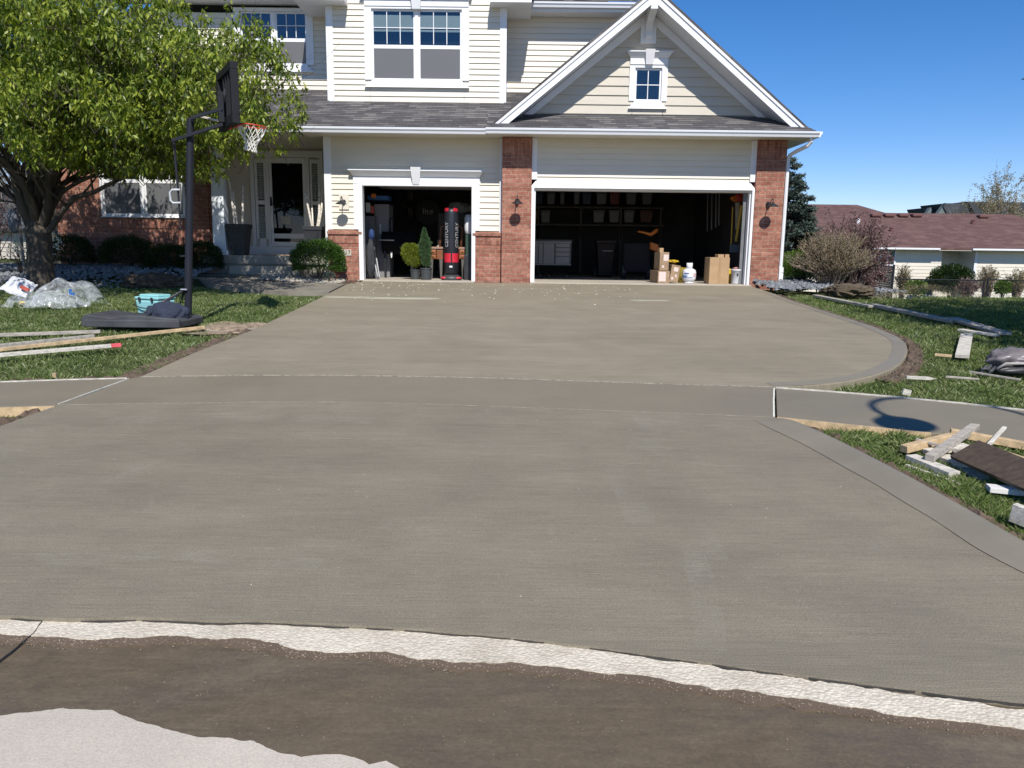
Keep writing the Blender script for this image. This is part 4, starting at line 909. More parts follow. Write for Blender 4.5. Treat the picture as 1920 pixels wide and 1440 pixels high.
def shrub(name, label, cat, c, rad, n, leaf, mat_, size=(.03, .015), group=None, stems=12, shell=.75, box=1.0, seed=0, stemm=None, bottom=-.35):
    R_ = random.Random(seed); g = gnd(c[0], c[1]); t = thing(name, label, cat, (c[0], c[1], g), group)
    C = Vector(c); mb = MB()
    for _ in range(stems):
        a = R_.uniform(0, 2*PI); k = R_.uniform(.2, .8); e = C+Vector((math.cos(a)*rad[0]*k, math.sin(a)*rad[1]*k, rad[2]*R_.uniform(-.1, .7)))
        s = Vector((c[0]+R_.uniform(-.08, .08), c[1]+R_.uniform(-.08, .08), g)); mb.tube([s, s.lerp(e, .5)+Vector((0, 0, .05)), e], [.014, .01, .004], 5, cap=False)
    mb.build('stems', stemm or bark_m, t, smooth=True)
    u = rng.normal(size=(n*2, 3)); u /= np.linalg.norm(u, axis=1, keepdims=True); u = np.sign(u)*np.abs(u)**box
    keep = u[:, 2] > bottom; u = u[keep][:n]; r = rng.uniform(shell, 1.03, len(u))
    lump = np.array([1+.13*noise.noise(Vector((v[0]*2.2+seed, v[1]*2.2, v[2]*2.2)))+.08*noise.noise(Vector((v[0]*6, v[1]*6, v[2]*6+seed))) for v in u])
    b = u*(r*lump)[:, None]*np.array(rad)+np.array(c); d = u*np.array([1, 1, .6])+rng.normal(0, .55, u.shape)+np.array([0, 0, .35])
    leaves_mesh('foliage', leaf, b, d, size[0], size[1], t); return t
shrub('evergreen_bush', 'rounded dense green bush at the corner of the brick wainscot', 'bush', (-4.33, 17.33, 1.28), (.57, .42, .50), 15000, bush_m, None, (.035, .02), seed=1, shell=.82, box=.85)
for i, (px, py, rr, lab) in enumerate(((133, 478, .52, 'dark evergreen bush nearest the tree trunk, under the brick wall end'), (240, 480, .62, 'dark evergreen bush in the middle below the front window'), (320, 495, .62, 'dark evergreen bush behind the hoop pole'), (375, 488, .5, 'dark evergreen bush beside the porch column'))):
    p = W(px, py, 18.0 if i < 3 else 17.9); shrub('evergreen_bush', lab, 'bush', (p.x, p.y, p.z-.02), (rr, rr*.7, .46), 9000, yew_m, None, (.045, .018), 'dark bushes along the brick front', seed=10+i, box=.9)
p = W(650, 533, 17.1); shrub('small_blue_shrub', 'tiny blue green tuft in the stones below the round bush', 'plant', (W(617, 532, 17.0).x, 17.0, 1.0), (.13, .12, .09), 1200, spruce_m, None, (.03, .008), seed=21, stems=3)
def twiggy(name, label, c, R, H, n, m1, buds, budm, seed, cat='bush', group=None, r0=.016, fan=.9, bs=(.03, .018), levels=2):
    R_ = random.Random(seed); g = gnd(c[0], c[1]); t = thing(name, label, cat, (c[0], c[1], g), group); mb = MB(); ends = []
    for _ in range(n):
        a = R_.uniform(0, 2*PI); k = R_.uniform(.1, 1)**.6; out = Vector((math.cos(a)*R*k, math.sin(a)*R*.8*k, H*(1-.5*k**3)*R_.uniform(.72, 1.0)))
        s = Vector((c[0]+R_.gauss(0, R*.10), c[1]+R_.gauss(0, R*.08), g)); e = s+out
        m_ = s.lerp(e, .5)+Vector((-out.x*.13, -out.y*.13, H*.08)); q1 = s.lerp(m_, .6)+Vector((R_.uniform(-1, 1), R_.uniform(-1, 1), 0))*R*.05
        P = [s, q1, m_, m_.lerp(e, .5)+Vector((R_.uniform(-1, 1), R_.uniform(-1, 1), R_.uniform(-1, 1)))*R*.05, e]
        mb.tube(P, [r0, r0*.8, r0*.6, r0*.4, r0*.2], 5, cap=False)
        for j in range(5 if levels > 1 else 2):
            i = R_.randint(1, 3); q = P[i].lerp(P[i+1], R_.random()); f = q+((e-s).normalized()*fan*.55+Vector((R_.uniform(-1, 1), R_.uniform(-1, 1), R_.uniform(-.2, .8)))*.8)*H*R_.uniform(.10, .20)
            mb.tube([q, q.lerp(f, .5)+Vector((0, 0, .02)), f], [r0*.4, r0*.28, r0*.15], 4, cap=False); ends.append((q, f))
        ends.append((P[3], e))
    mb.build('stems', m1, t, smooth=True)
    if buds:
        idx = [R_.choice(ends) for _ in range(buds)]; b = np.array([tuple(a.lerp(f, R_.uniform(.3, 1.08))+Vector((R_.gauss(0, .03*R), R_.gauss(0, .03*R), R_.gauss(0, .03*R)))) for a, f in idx])
        leaves_mesh('leaves', budm, b, rng.normal(size=b.shape)+np.array([0, 0, .5]), bs[0], bs[1], t)
    return t
p = LW(1560, 533); twiggy('twiggy_shrub', 'large rounded bare twiggy shrub with opening buds beside the slate rocks', (W(1558, 500, 17.3).x, 17.3), .92, 1.36, 360, twig_m, 13000, bud_m, 3, bs=(.028, .016))
p = W(1490, 500, 18.2); shrub('green_shrub', 'low green leafing shrub between downspout and bare twiggy shrub', 'bush', (6.72, 18.1, 1.22), (.62, .5, .5), 6500, lime_m, None, (.04, .02), seed=31, stems=40, shell=.45)
twiggy('plum_shrub', 'tall purple leaved shrub behind the bare twiggy shrub', (W(1598, 500, 21.5).x, 21.5), 1.0, W(1598, 402, 21.5).z-gnd(9.5, 21.5), 130, simple('plum_bark', (.10, .07, .065), .9, .4, 8), 9000, plum_m, 4, bs=(.055, .035))
twiggy('plum_shrub', 'low purple leaved shrub left of the chain link fence post', (W(1625, 500, 23.5).x, 23.5), .62, W(1640, 478, 23.5).z-gnd(11, 23.5), 90, MC['plum_bark'], 6500, plum_m, 5, bs=(.055, .035))
def spruce():
    y = 22.5; x = W(1480, 300, y).x; g = gnd(x, y)-.2; R_ = random.Random(9); top = W(1484, 296, y).z; t = thing('blue_spruce', 'tall blue green spruce rising behind the right corner of the garage', 'tree', (x, y, g)); mb = MB()
    mb.tube([(x, y, g), (x, y, (g+top)/2), (x, y, top)], [.13, .08, .01], 8); B = []; D = []
    z = g+.35
    while z < top-.05:
        f = (top-z)/(top-g); R = .96*min(1, f*1.7)**.8+.04
        for k in range(int(8+12*f)):
            a = R_.uniform(0, 2*PI); r = R*R_.uniform(.78, 1.12); zz = z+R_.uniform(-.1, .1); e = Vector((x+math.cos(a)*r, y+math.sin(a)*r, zz+r*.10)); s = Vector((x, y, zz+.05))
            mb.tube([s, s.lerp(e, .5)-Vector((0, 0, .05*r)), e], [.018, .01, .004], 4, cap=False)
            for j in range(int(16+34*r)):
                u = R_.uniform(.25, 1)**.7; q = s.lerp(e, u)+Vector((0, 0, -.05*r*math.sin(PI*u))); side = Vector((-math.sin(a), math.cos(a), 0))*R_.choice((-1, 1)); dd = (e-s).normalized()*.8+side*R_.uniform(.2, 1)+Vector((0, 0, R_.uniform(-.1, .5)))
                L = R_.uniform(.10, .24)*(1.15-u*.5)
                for h in range(5):
                    w = q+dd.normalized()*L*(h/5); B.append(tuple(w)); v = dd.normalized()+Vector((R_.gauss(0, .7), R_.gauss(0, .7), R_.gauss(.2, .6))); D.append(tuple(v))
        z += .115
    mb.build('trunk', bark_m, t); leaves_mesh('crown', spruce_m, np.array(B), np.array(D), .085, .032, t)
spruce()
# left edge: dark conifer, twigs, blossoms
def conifer_left():
    x, y = -12.6, 17.6; g = gnd(x, y); R_ = random.Random(2); t = thing('dark_conifer', 'dark drooping conifer at the left edge behind the tree trunk', 'tree', (x, y, g)); mb = MB(); mb.tube([(x, y, g), (x, y, 3.6)], [.08, .01], 6); B = []; D = []
    for k in range(150):
        z = R_.uniform(g+.1, 3.5); r = (3.8-z)*.42*R_.uniform(.6, 1.1); a = R_.uniform(0, 2*PI); s = Vector((x, y, z)); e = s+Vector((math.cos(a)*r, math.sin(a)*r, -.25*r)); mb.tube([s, e], [.012, .004], 4, cap=False)
        for j in range(70): q = s.lerp(e, R_.random()); B.append(tuple(q+Vector((R_.gauss(0, .05), R_.gauss(0, .05), R_.gauss(-.04, .05))))); D.append((R_.gauss(0, 1), R_.gauss(0, 1), R_.gauss(-.8, .6)))
    mb.build('trunk', bark_m, t); leaves_mesh('crown', yew_m, np.array(B), np.array(D), .09, .03, t)
conifer_left()
twiggy('bare_tree', 'bare grey tree far behind the left trunk', (-15.5, 26), 2.4, 5.2, 60, grey_bark, 0, None, 41, 'tree', r0=.05)
twiggy('bare_tree', 'slim bare tree in the gap between left trunk and brick wall', (-14.2, 24.5), 1.0, 4.6, 16, grey_bark, 0, None, 42, 'tree', r0=.045)
twiggy('purple_twig_shrub', 'purple grey twiggy bush at the far left edge', (-17.6, 26), 2.0, 3.0, 90, MC['plum_bark'], 2500, plum_m, 43, bs=(.07, .05))
twiggy('blossoming_shrub', 'slender shrub with white blossoms beside the tree trunk', (W(38, 465, 17.2).x, 17.2), .35, .95, 16, bark_m, 0, None, 44, r0=.008)
for k, (px, py, n) in enumerate(((38, 463, 230), (98, 452, 120))):
    c = W(px, py, 17.2); b = rng.normal(0, 1, (n, 3))*np.array([.11, .1, .13])+np.array(tuple(c)); t = thing('blossom_sprig', ['spray of white blossoms left of the tree trunk', 'spray of white blossoms between tree trunk and brick wall'][k], 'blossoms', tuple(c))
    MB().tube([(c.x+.03, 17.2, gnd(c.x, 17.2)), (c.x, 17.2, c.z)], [.01, .006], 5).build('stem', bark_m, t); leaves_mesh('foliage', flower_m, b, rng.normal(size=b.shape), .045, .04, t)  # the foliage part here is white petals, no leaves
# ================================================================== GRASS
def grass(name, areas, seed):
    B = []; D = []; Ls = []; r = np.random.default_rng(seed)
    for poly, dens, length in areas:
        xs = [p[0] for p in poly]; ys = [p[1] for p in poly]; A = (max(xs)-min(xs))*(max(ys)-min(ys)); n = int(A*dens)
        x = r.uniform(min(xs), max(xs), n); y = r.uniform(min(ys), max(ys), n); ins = np.zeros(n, bool); j = len(poly)-1
        for i in range(len(poly)):
            xi, yi = poly[i]; xj, yj = poly[j]
            if yi != yj: ins ^= ((yi > y) != (yj > y)) & (x < (xj-xi)*(y-yi)/(yj-yi)+xi)
            j = i
        x, y = x[ins], y[ins]
        cl = np.array([noise.noise(Vector((a*2.1, b*2.1, 1)))+.6*noise.noise(Vector((a*7, b*7, 2))) for a, b in zip(x, y)])
        k = r.random(len(x)) < .80+.5*cl; x, y, cl = x[k], y[k], cl[k]
        z = np.array([lawn(a, b) for a, b in zip(x, y)])-.07
        wx = np.array([noise.noise(Vector((a*3, b*3, 7))) for a, b in zip(x, y)]); wy = np.array([noise.noise(Vector((a*3, b*3, 17))) for a, b in zip(x, y)])
        d = np.stack([r.normal(0, .42, len(x))+wx*.9, r.normal(0, .42, len(x))+wy*.9, np.ones(len(x))], 1)
        B.append(np.stack([x, y, z], 1)); D.append(d); Ls.append(length*(1+.5*cl)*r.uniform(.55, 1.2, len(x)))
    b = np.concatenate(B); d = np.concatenate(D); L = np.concatenate(Ls); n = len(b); d /= np.linalg.norm(d, axis=1, keepdims=True)
    dist = np.linalg.norm(b[:, :2], axis=1); wdt = np.clip(dist*.00062, .0028, .012)*r.uniform(.7, 1.3, n)
    s = np.cross(d, r.normal(size=(n, 3))); s /= np.linalg.norm(s, axis=1, keepdims=True)
    v = np.empty((n, 4, 3)); v[:, 0] = b-s*wdt[:, None]*.5; v[:, 1] = b+s*wdt[:, None]*.5; mid = b+d*L[:, None]*.6
    bend = d*np.array([1, 1, .35]); bend /= np.linalg.norm(bend, axis=1, keepdims=True)
    v[:, 2] = mid+s*wdt[:, None]*.35; v[:, 3] = mid+bend*L[:, None]*.45
    me = bpy.data.meshes.new(name); me.vertices.add(n*4); me.vertices.foreach_set('co', v.ravel().astype(np.float32)); me.loops.add(n*4); me.loops.foreach_set('vertex_index', np.arange(n*4, dtype=np.int32))
    me.polygons.add(n); me.polygons.foreach_set('loop_start', np.arange(0, n*4, 4, dtype=np.int32)); me.update(calc_edges=True); me.validate(); me.materials.append(grass_m)
    o = bpy.data.objects.new(name, me); COL.objects.link(o); return tag(o, kind='stuff')
strip = [(p[0]+.13, p[1]+.04) for p in ap_r[1:9]]+[(4.4, 3.9), (4.8, 5.2), (4.2, 5.7)]+[(p[0], p[1]-.03) for p in [rw_near[3], rw_near[2], rw_near[1]]]
rightl = [(p[0]+.15, p[1]) for p in rcurve[4:15]]+[(5.6, 16.0), (8.4, 15.7), (11, 16.5), (16, 19), (15, 14), (9.5, 9.5), (7.2, 6.2)]+[(p[0], p[1]+.13) for p in rw_far[4:1:-1]]+[(3.3, 7.72), (3.6, 7.95)]
rowq = [(p[0]-.02, p[1]-.035) for p in (xy(1660, 806), xy(1745, 814), xy(1800, 819))]
rowp = [(p[0], p[1]-.03) for p in (xy(1600, 800), xy(1690, 808), xy(1800, 819), xy(1925, 834))]
row = rowp+[(p[0]-.03, p[1]-.22) for p in rowp[::-1]]
grass('grass', [(rowq+[(p[0]-.02, p[1]-.10) for p in rowq[::-1]], 16000, .135), (row, 11000, .10), (strip, 12000, .062), (rightl, 2600, .055)], 1)
leftl = [(-3.83, 7.98), (-3.72, 9.2), (-3.66, 10.3), (-4.6, 10.9), (-3.68, 11.6), (-3.62, 14.9), (-4.4, 14.9), (-5.3, 15.3), (-6.6, 16.2), (-9, 16.4), (-13, 16.4), (-14, 15), (-8.2, 6.7), (-5.3, 7.6), (-4.6, 7.74)]
leftn = [(-4.12, 6.3), (-4.25, 5.8), (-4.4, 5.2), (-6, 4.5), (-6, 6.0)]
grass('grass', [(leftl, 2700, .055), (leftn, 8000, .065), ([(-14, 16), (-13, 17.5), (-20, 24), (-22, 20)], 200, .08)], 2)
grass('grass', [([(6.5, 16.6), (9, 17.2), (16, 30), (40, 44), (40, 30), (17, 18), (11, 15.8)], 70, .09)], 3)
dry = [along(ap_r[1:9], .05, .20, -.06), along(rw_far[1:6], .03, .15, -.06)]
r_ = random.Random(6); dry.append(along(rcurve[3:], -.22, -.08, -.06)); b = np.array([dry[i % 3](r_) for i in range(4500)]); tag(leaves_mesh('dry_grass', dry_grass_m, b, rng.normal(size=b.shape)*np.array([1, 1, .3])+np.array([0, 0, .35]), .045, .005), kind='stuff')
b = np.array([(8.15+r_.gauss(0, .5), 15.2+r_.gauss(0, .3), .82) for i in range(1500)]); b[:, 2] = .72+.27*np.exp(-((b[:, 0]-8.15)/.7)**2); tag(leaves_mesh('dry_grass', dry_grass_m, b, rng.normal(size=b.shape), .10, .006), kind='stuff')
# ================================================================== LUMBER AND FORM BOARDS
def board(name, label, cat, a, b, w, h, m, group=None, parent=None, roll=0, bev=.003):
    o = MB().beam(a, b, w, h, roll).build(name, m, parent, bevel=bev)
    return tag(o, label, cat, group)
def gp(px, py, dz=.0): p = LW(px, py); p.z = gnd(p.x, p.y)+.05+dz; return p
GL = 'loose boards on the left lawn'
board('form_board', 'weathered grey stick lying farthest back on the left lawn', 'board', gp(-60, 636, .01), gp(189, 627, .01), .045, .045, wood_old, GL)
board('form_board', 'grey stick second from the back, ending near the hoop base', 'board', gp(-60, 661, .01), gp(177, 636, .01), .06, .045, wood_old, GL)
board('form_board', 'long fresh yellow board running to the driveway from the left lawn', 'board', gp(-60, 667, .0), gp(383, 622, .03), .07, .04, wood_new, GL)
pk = thing('form_board', 'pale board with a pink painted end nearest on the left lawn', 'board', tuple(gp(100, 668)), GL)
a, b = gp(-60, 681, .03), gp(228, 659, .05); MB().beam(a, a.lerp(b, .93), .09, .04).build('plank', wood_pale, pk, bevel=.003); MB().beam(a.lerp(b, .93), b, .0895, .0395).build('painted_end', pink_m, pk, bevel=.003)
GR = 'long boards along the shaded right lawn'
board('form_board', 'long plank farthest up the right lawn near the soil mound', 'board', gp(1528, 558, .01), gp(1634, 580, .02), .13, .04, wood_old, GR)
board('form_board', 'long middle plank of the three laid in line on the right lawn', 'board', gp(1636, 577, .02), gp(1788, 609, .02), .16, .05, wood_old, GR)
board('form_board', 'grey plank at the near end of the line of planks on the right lawn', 'board', gp(1784, 605, .04), gp(1884, 631, .01), .20, .04, wood_old, GR)
board('form_board', 'short grey plank half under the last plank of the line', 'board', gp(1800, 622, .0), gp(1868, 633, .0), .14, .03, wood_pale, GR)
board('plank_offcut', 'short pale plank standing out alone on the sunny right grass', 'board', gp(1812, 634, .02), gp(1803, 676, .02), .15, .045, wood_pale)
board('wooden_stake', 'small fresh wooden stake left of the short pale plank', 'stake', gp(1752, 671, .01), gp(1784, 674, .01), .045, .03, wood_new)
st = MB(); a, b = gp(1698, 716, .02), gp(1740, 718, .02); st.beam(a, b, .045, .03); c = b+(b-a).normalized()*.09; dd = (b-a).normalized(); sd = Vector((-dd.y, dd.x, 0))*.0225; u = Vector((0, 0, .015))
st.add([b-sd-u, b+sd-u, b+sd+u, b-sd+u, c], [(0, 1, 4), (1, 2, 4), (2, 3, 4), (3, 0, 4)]); tag(st.build('wooden_stake', wood_pale), 'pale pointed stake lying above the right sidewalk', 'stake')
board('wooden_stake', 'thin grey lath in the grass left of the dusty tool bag', 'lath', gp(1772, 713, .01), gp(1835, 718, .01), .03, .02, wood_old)
board('wooden_stake', 'long grey lath lying in front of the dusty tool bag', 'lath', gp(1818, 706, .02), gp(1912, 721, .02), .03, .02, wood_old)
p = LW(1701, 740); tag(MB().beam((p.x-.05, p.y, .27), (p.x+.03, p.y, .25), .03, .06).build('form_stake', wood_pale, bevel=.003), 'short square stake head at the upper edge of the right sidewalk', 'stake')
p = LW(103, 706); tag(MB().beam((p.x-.02, p.y, .27), (p.x+.02, p.y, .27), .03, .05).build('form_stake', wood_new, bevel=.003), 'small stake head above the left sidewalk', 'stake')
def formline(pts, label, m, t=.018, top=.004, dep=.1):
    mb = MB()
    for i in range(len(pts)-1):
        a, b = pts[i], pts[i+1]; A = Vector((a[0], a[1], gz(a[1])+top-dep/2)); B_ = Vector((b[0], b[1], gz(b[1])+top-dep/2)); mb.beam(A, B_, t, dep)
    return tag(mb.build('form_board', m), label, 'form board')
off = lambda pts, w: [(p.x, p.y) for p in offset_line([Vector((a, b, 0)) for a, b in pts], w)]
formline(off(rw_far[:6], .012), 'thin form board edging the far side of the right sidewalk', wood_pale, .02, .006)
formline(off(lw_far[1:], .012), 'thin form board edging the far side of the left sidewalk', wood_pale, .018, .004)
a = [xy(1457, 783), xy(1560, 793.5), xy(1745, 812.5)]
formline(off(a, -.014), 'tan form board with exposed face along the near side of the right sidewalk', wood_new, .024, .008, .085)
formline(off([xy(-40, 766), xy(104, 762)], -.012), 'tan form board at the near side of the left sidewalk', wood_new, .024, .006, .12)
# scrap pile on the right
GP = 'scrap lumber heap beside the right sidewalk'
def sb(label, p, q, w, h, m, z0, z1, roll=0, name='scrap_board'):
    a = G(*p); b = G(*q); a.z = gnd(a.x, a.y)+.03+z0; b.z = gnd(b.x, b.y)+.03+z1; return board(name, label, 'board', a, b, w, h, m, GP, None, roll)
sb('large wet dark brown plank lying across the scrap heap', (1806, 868), (2030, 975), .235, .028, wood_brown, .13, .15, .5)
sb('long thick yellow board along the back of the scrap heap', (1780, 824), (1990, 848), .07, .055, wood_new, .09, .03)
sb('yellow board at the left end of the scrap heap', (1694, 847), (1784, 833), .065, .055, wood_new, .05, .09)
sb('cement dusted board at the left front of the scrap heap', (1708, 853), (1790, 886), .10, .05, wood_pale, .01, .01)
sb('grey board crossing diagonally in the middle of the scrap heap', (1742, 866), (1826, 820), .065, .045, wood_old, .06, .12)
sb('short grey offcut behind the diagonal board', (1702, 832), (1748, 845), .10, .03, wood_old, .0, .03)
sb('pale board end poking out right of the diagonal board', (1736, 848), (1812, 842), .07, .04, wood_pale, .03, .05)
sb('pale board lying flat in the middle of the heap', (1765, 852), (1816, 872), .13, .04, wood_pale, .01, .02)
sb('grey board between diagonal board and brown plank', (1786, 848), (1852, 856), .09, .05, wood_old, .02, .02)
sb('narrow fresh yellow strip above the brown plank', (1836, 846), (1916, 870), .045, .025, wood_new, .06, .03)
sb('second narrow yellow strip above the brown plank', (1862, 850), (1935, 868), .04, .025, wood_new, .06, .04)
sb('pale wide board at the right behind the brown plank', (1850, 872), (1990, 880), .11, .045, wood_pale, .03, .03)
sb('short brown block in the shadow left of the brown plank', (1796, 862), (1832, 868), .08, .04, wood_brown, .0, .0)
sb('split pale offcut under the yellow board', (1822, 834), (1880, 842), .09, .03, wood_pale, .0, .0)
sb('thin grey lath lying over the left yellow board', (1716, 838), (1800, 856), .03, .018, wood_old, .09, .07)
sb('broken pale lath sticking up behind the brown plank', (1838, 858), (1880, 832), .03, .018, wood_pale, .06, .16)
sb('stubby new wood block in the middle of the heap', (1756, 842), (1776, 846), .06, .05, wood_new, .02, .02)
sb('grey plank end under the brown plank', (1806, 872), (1850, 893), .10, .03, wood_old, .0, .0)
sb('long thin lath lying in front of the heap', (1700, 862), (1800, 897), .028, .018, wood_pale, -.01, -.01)
sb('white dusted board in the grass below the brown plank', (1852, 915), (1975, 927), .10, .035, simple('white_dusted_wood', (.68, .66, .62), .8, .1, 9), .03, .03)
sb('pale block of lumber at the lower right edge below the scrap heap', (1897, 972), (2010, 1010), .05, .11, wood_pale, .07, .05)
# dusty tool bag
c = LW(1895, 706); t = thing('tool_bag', 'dusty grey tool bag with black straps lying at the right edge', 'tool bag', tuple(c))
x, y, z = c; z = gnd(x, y)+.05
blob((x+.10, y+.12, z+.15), (.30, .17, .12), .25, 2, 4, -.1, 4).build('bag_body', simple('dusty_vinyl', (.17, .15, .155), .35, .3, 6, b=.3, bs=12), t, smooth=True)
MB().tube([(x-.18, y-.02, z+.05), (x-.10, y-.05, z+.12), (x+.1, y-.07, z+.125), (x+.36, y-.05, z+.115)], .016, 8).build('strap', simple('dusty_strap', (.36, .33, .31), .7, .2, 9), t, smooth=True)
blob((x+.12, y+.02, z+.04), (.30, .10, .06), .2, 3, 3, -.05, 8).build('black_pouch', black_plastic, t, smooth=True)
MB().tube([(x+.12, y-.09, z+.01), (x+.16, y-.12, z+.06), (x+.21, y-.14, z+.05), (x+.22, y-.16, z-.0), (x+.27, y-.18, z-.02)], .011, 6).build('strap', MC['dusty_strap'], t, smooth=True)
mb = MB()
for k in range(5): a = k*1.3; mb.tube([(x-.20, y+.02, z+.02), (x-.24+.05*math.cos(a), y+.02*math.sin(a), z+.07+.02*math.sin(a)), (x-.30+.07*math.cos(a), y-.02, z+.02+.03*math.sin(a*2))], .016, 6)
mb.build('buckle_cluster', dusty_plastic, t, smooth=True)
p = LW(1566, 533); tag(blob((p.x, p.y, p.z+.12), (.12, .1, .09), .35, 1.3, 2, -.08, 6).build('limestone_block', simple('pale_limestone', (.52, .43, .32), .85, .2, 8)), 'pale tan stone block on the slate rocks under the twiggy shrub', 'stone')
for k, (px, py, s) in enumerate(((1522, 527, .22), (1577, 532, .2), (1610, 538, .24), (1624, 541, .16))):
    p = LW(px, py); tag(blob((p.x, p.y+.05, p.z+.06), (s, s*.6, .045), .5, 2.5, 3, -.03, 20+k).build('mesh_netting', simple('green_netting', (.07, .16, .145), .8, .4, 14, b=.6, bs=30)), ['crumpled green netting nearest the green shrub', 'crumpled green netting right of the pale stone block', 'crumpled green netting at the foot of the soil mound', 'small scrap of green netting right of the soil mound'][k], 'netting', 'green netting on the rock bed')
p = LW(1437, 534); tag(blob((p.x, p.y, p.z+.10), (.06, .06, .08), .2, 2, 2, None, 3).build('spotlight', black_metal, smooth=True), 'small black garden spotlight at the right brick pier', 'spotlight')
# ================================================================== BASKETBALL HOOP
hb = gp(330, 606); HX, HY = W(353, 612, 11.25).x, 11.25; hz = gnd(HX, HY)+.06
hoop = thing('basketball_hoop', 'portable basketball hoop with black pole and backboard turned sideways', 'basketball hoop', (HX, HY, hz))
def bs_(x0, x1, y0, y1, z0, z1, m, name, bv=.03): return MB().box(x0, x1, y0, y1, z0, z1).build(name, m, hoop, bevel=bv)
bx = W(178, 612, 11.0).x
base = MB(); prof = [(bx, 0), (bx-.01, .12), (bx+.06, .19), (bx+.22, .165), (bx+.42, .14), (bx+.62, .175), (bx+.85, .175), (bx+1.05, .15), (HX+.10, .13), (HX+.14, .09), (HX+.14, 0)]
base.prism([(a, 10.66, hz-.02+b*.92) for a, b in prof], (0, .80, 0)); base.box(bx+.08, HX+.15, 10.60, 10.68, hz-.02, hz+.085); base.build('base_tank', dusty_plastic, hoop, bevel=.025)
MB().lathe([(.11, 0), (.12, .012), (.10, .02), (.0, .022)], (bx+.68, 11.05, hz+.122), 20).build('fill_cap', black_plastic, hoop)
mb = MB(); tp = W(357, 222, 11.25); mb.tube([(HX, HY, hz), ((HX+tp.x)/2, HY, (hz+tp.z)/2), (tp.x, HY, tp.z)], [.052, .052, .05], 16); mb.tube([(HX, HY, hz+.95), (HX, HY, hz+.97)], .057, 16); mb.build('pole', navy_metal, hoop, smooth=False)
q = Vector((HX, HY-.06, W(352, 543, 11.2).z))
for e in ((W(268, 586, 10.95), 10.98), (W(330, 590, 11.4), 11.45), (W(262, 614, 10.7), 10.64)):
    MB().tube([q, (e[0].x, e[1], max(e[0].z, hz+.05))], .013, 8).build('brace', black_metal, hoop)
MB().tube([(HX-.045, HY-.075, q.z), (HX+.045, HY-.075, q.z)], .016, 8).build('bolt', simple('zinc', (.5, .5, .52), .35, .1, 5, metal=.8), hoop)
def barw(p0, p1, Y0, Y1, w, name='arm', m=navy_metal):
    a = W(p0[0], p0[1], Y0); b = W(p1[0], p1[1], Y1); return MB().beam(a, b, w*.7, w).build(name, m, hoop, bevel=.006)
for dy in (-.09, .09):
    barw((357, 222), (417, 204), HY+dy, HY+dy, .045); barw((322, 264), (418, 233), HY+dy, HY+dy, .045)
barw((326, 262), (333, 345), HY, HY, .04); barw((333, 345), (339, 432), HY, HY-.02, .03, 'adjuster_rod'); barw((375, 218), (412, 227), HY, HY, .03, 'spring', wood_pale)
hq = W(327, 368, HY-.03); MB().tube([(hq.x+.09, HY-.04, hq.z+.09), (hq.x-.02, HY-.04, hq.z+.09), (hq.x-.055, HY-.04, hq.z+.05), (hq.x-.055, HY-.04, hq.z-.06), (hq.x-.02, HY-.04, hq.z-.095), (hq.x+.09, HY-.04, hq.z-.09)], .016, 8).build('handle', simple('grey_handle', (.5, .52, .54), .5, .05, 5), hoop, smooth=True)
# backboard: a framed panel seen from behind and almost edge on
bc_ = W(427, 186, HY); ang = math.radians(-31); ux = Vector((math.sin(ang), math.cos(ang), 0)); nx_ = Vector((math.cos(ang), -math.sin(ang), 0)); tb, bb = W(428, 128, HY).z, W(430, 240, HY).z
bh_ = (tb-bb)/2; bc_.z = (tb+bb)/2; hwid = .50
bk = MB(); up = Vector((0, 0, 1))
bk.obox(bc_+up*(bh_-.05), ux*hwid, nx_*.05, up*.05); bk.obox(bc_-up*(bh_-.07), ux*hwid, nx_*.05, up*.07)
for s in (-1, 1): bk.obox(bc_+ux*s*(hwid-.045), ux*.045, nx_*.05, up*(bh_-.1))
for s in (-.42, -.12, .2): bk.obox(bc_+ux*s*hwid-nx_*.01, ux*.012, nx_*.028, up*(bh_-.1))
bkb = bk.build('backboard', simple('black_backboard', (.009, .010, .012), .6, .2, 4, spec=.3), hoop, bevel=.008)
MB().obox(bc_+nx_*.035, ux*(hwid-.08), nx_*.006, up*(bh_-.11)).build('acrylic_panel', glass_mat('smoky_acrylic', .12, (.45, .48, .47)), bkb)
MB().obox(bc_-nx_*.10-up*.13, ux*.05, nx_*.035, up*.20).build('mount_bracket', black_metal, hoop, bevel=.004)
MB().beam(bc_-nx_*.12-up*.25, bc_-nx_*.02+up*.12, .03, .03).build('mount_bracket', black_metal, hoop)
# rim and net
rr_ = .2; rc = bc_+nx_*(.05+.06+rr_); rc.z = W(478, 233, HY).z
ring = MB(); K = 28; ringp = [rc+Vector((math.cos(2*PI*i/K)*rr_, math.sin(2*PI*i/K)*rr_, -.018*math.cos(2*PI*i/K))) for i in range(K+1)]; ring.tube(ringp, .009, 8, cap=False)
ring.obox(rc-nx_*(rr_+.05)+up*(.0), nx_*.06, ux*.09, up*.006); ring.obox(rc-nx_*(rr_+.10)-up*.03, nx_*.008, ux*.09, up*.04); ring.tube([rc-nx_*rr_*.7+ux*.14, rc-nx_*(rr_+.08)-up*.05], .008, 6); ring.tube([rc-nx_*rr_*.7-ux*.14, rc-nx_*(rr_+.08)-up*.05], .008, 6)
ring.build('rim', orange_red, hoop, smooth=True)
net = MB(); M_ = 12; lv = [(rr_, 0), (.165, .10), (.12, .17), (.085, .22), (.075, .27), (.08, .31), (.085, .35)]
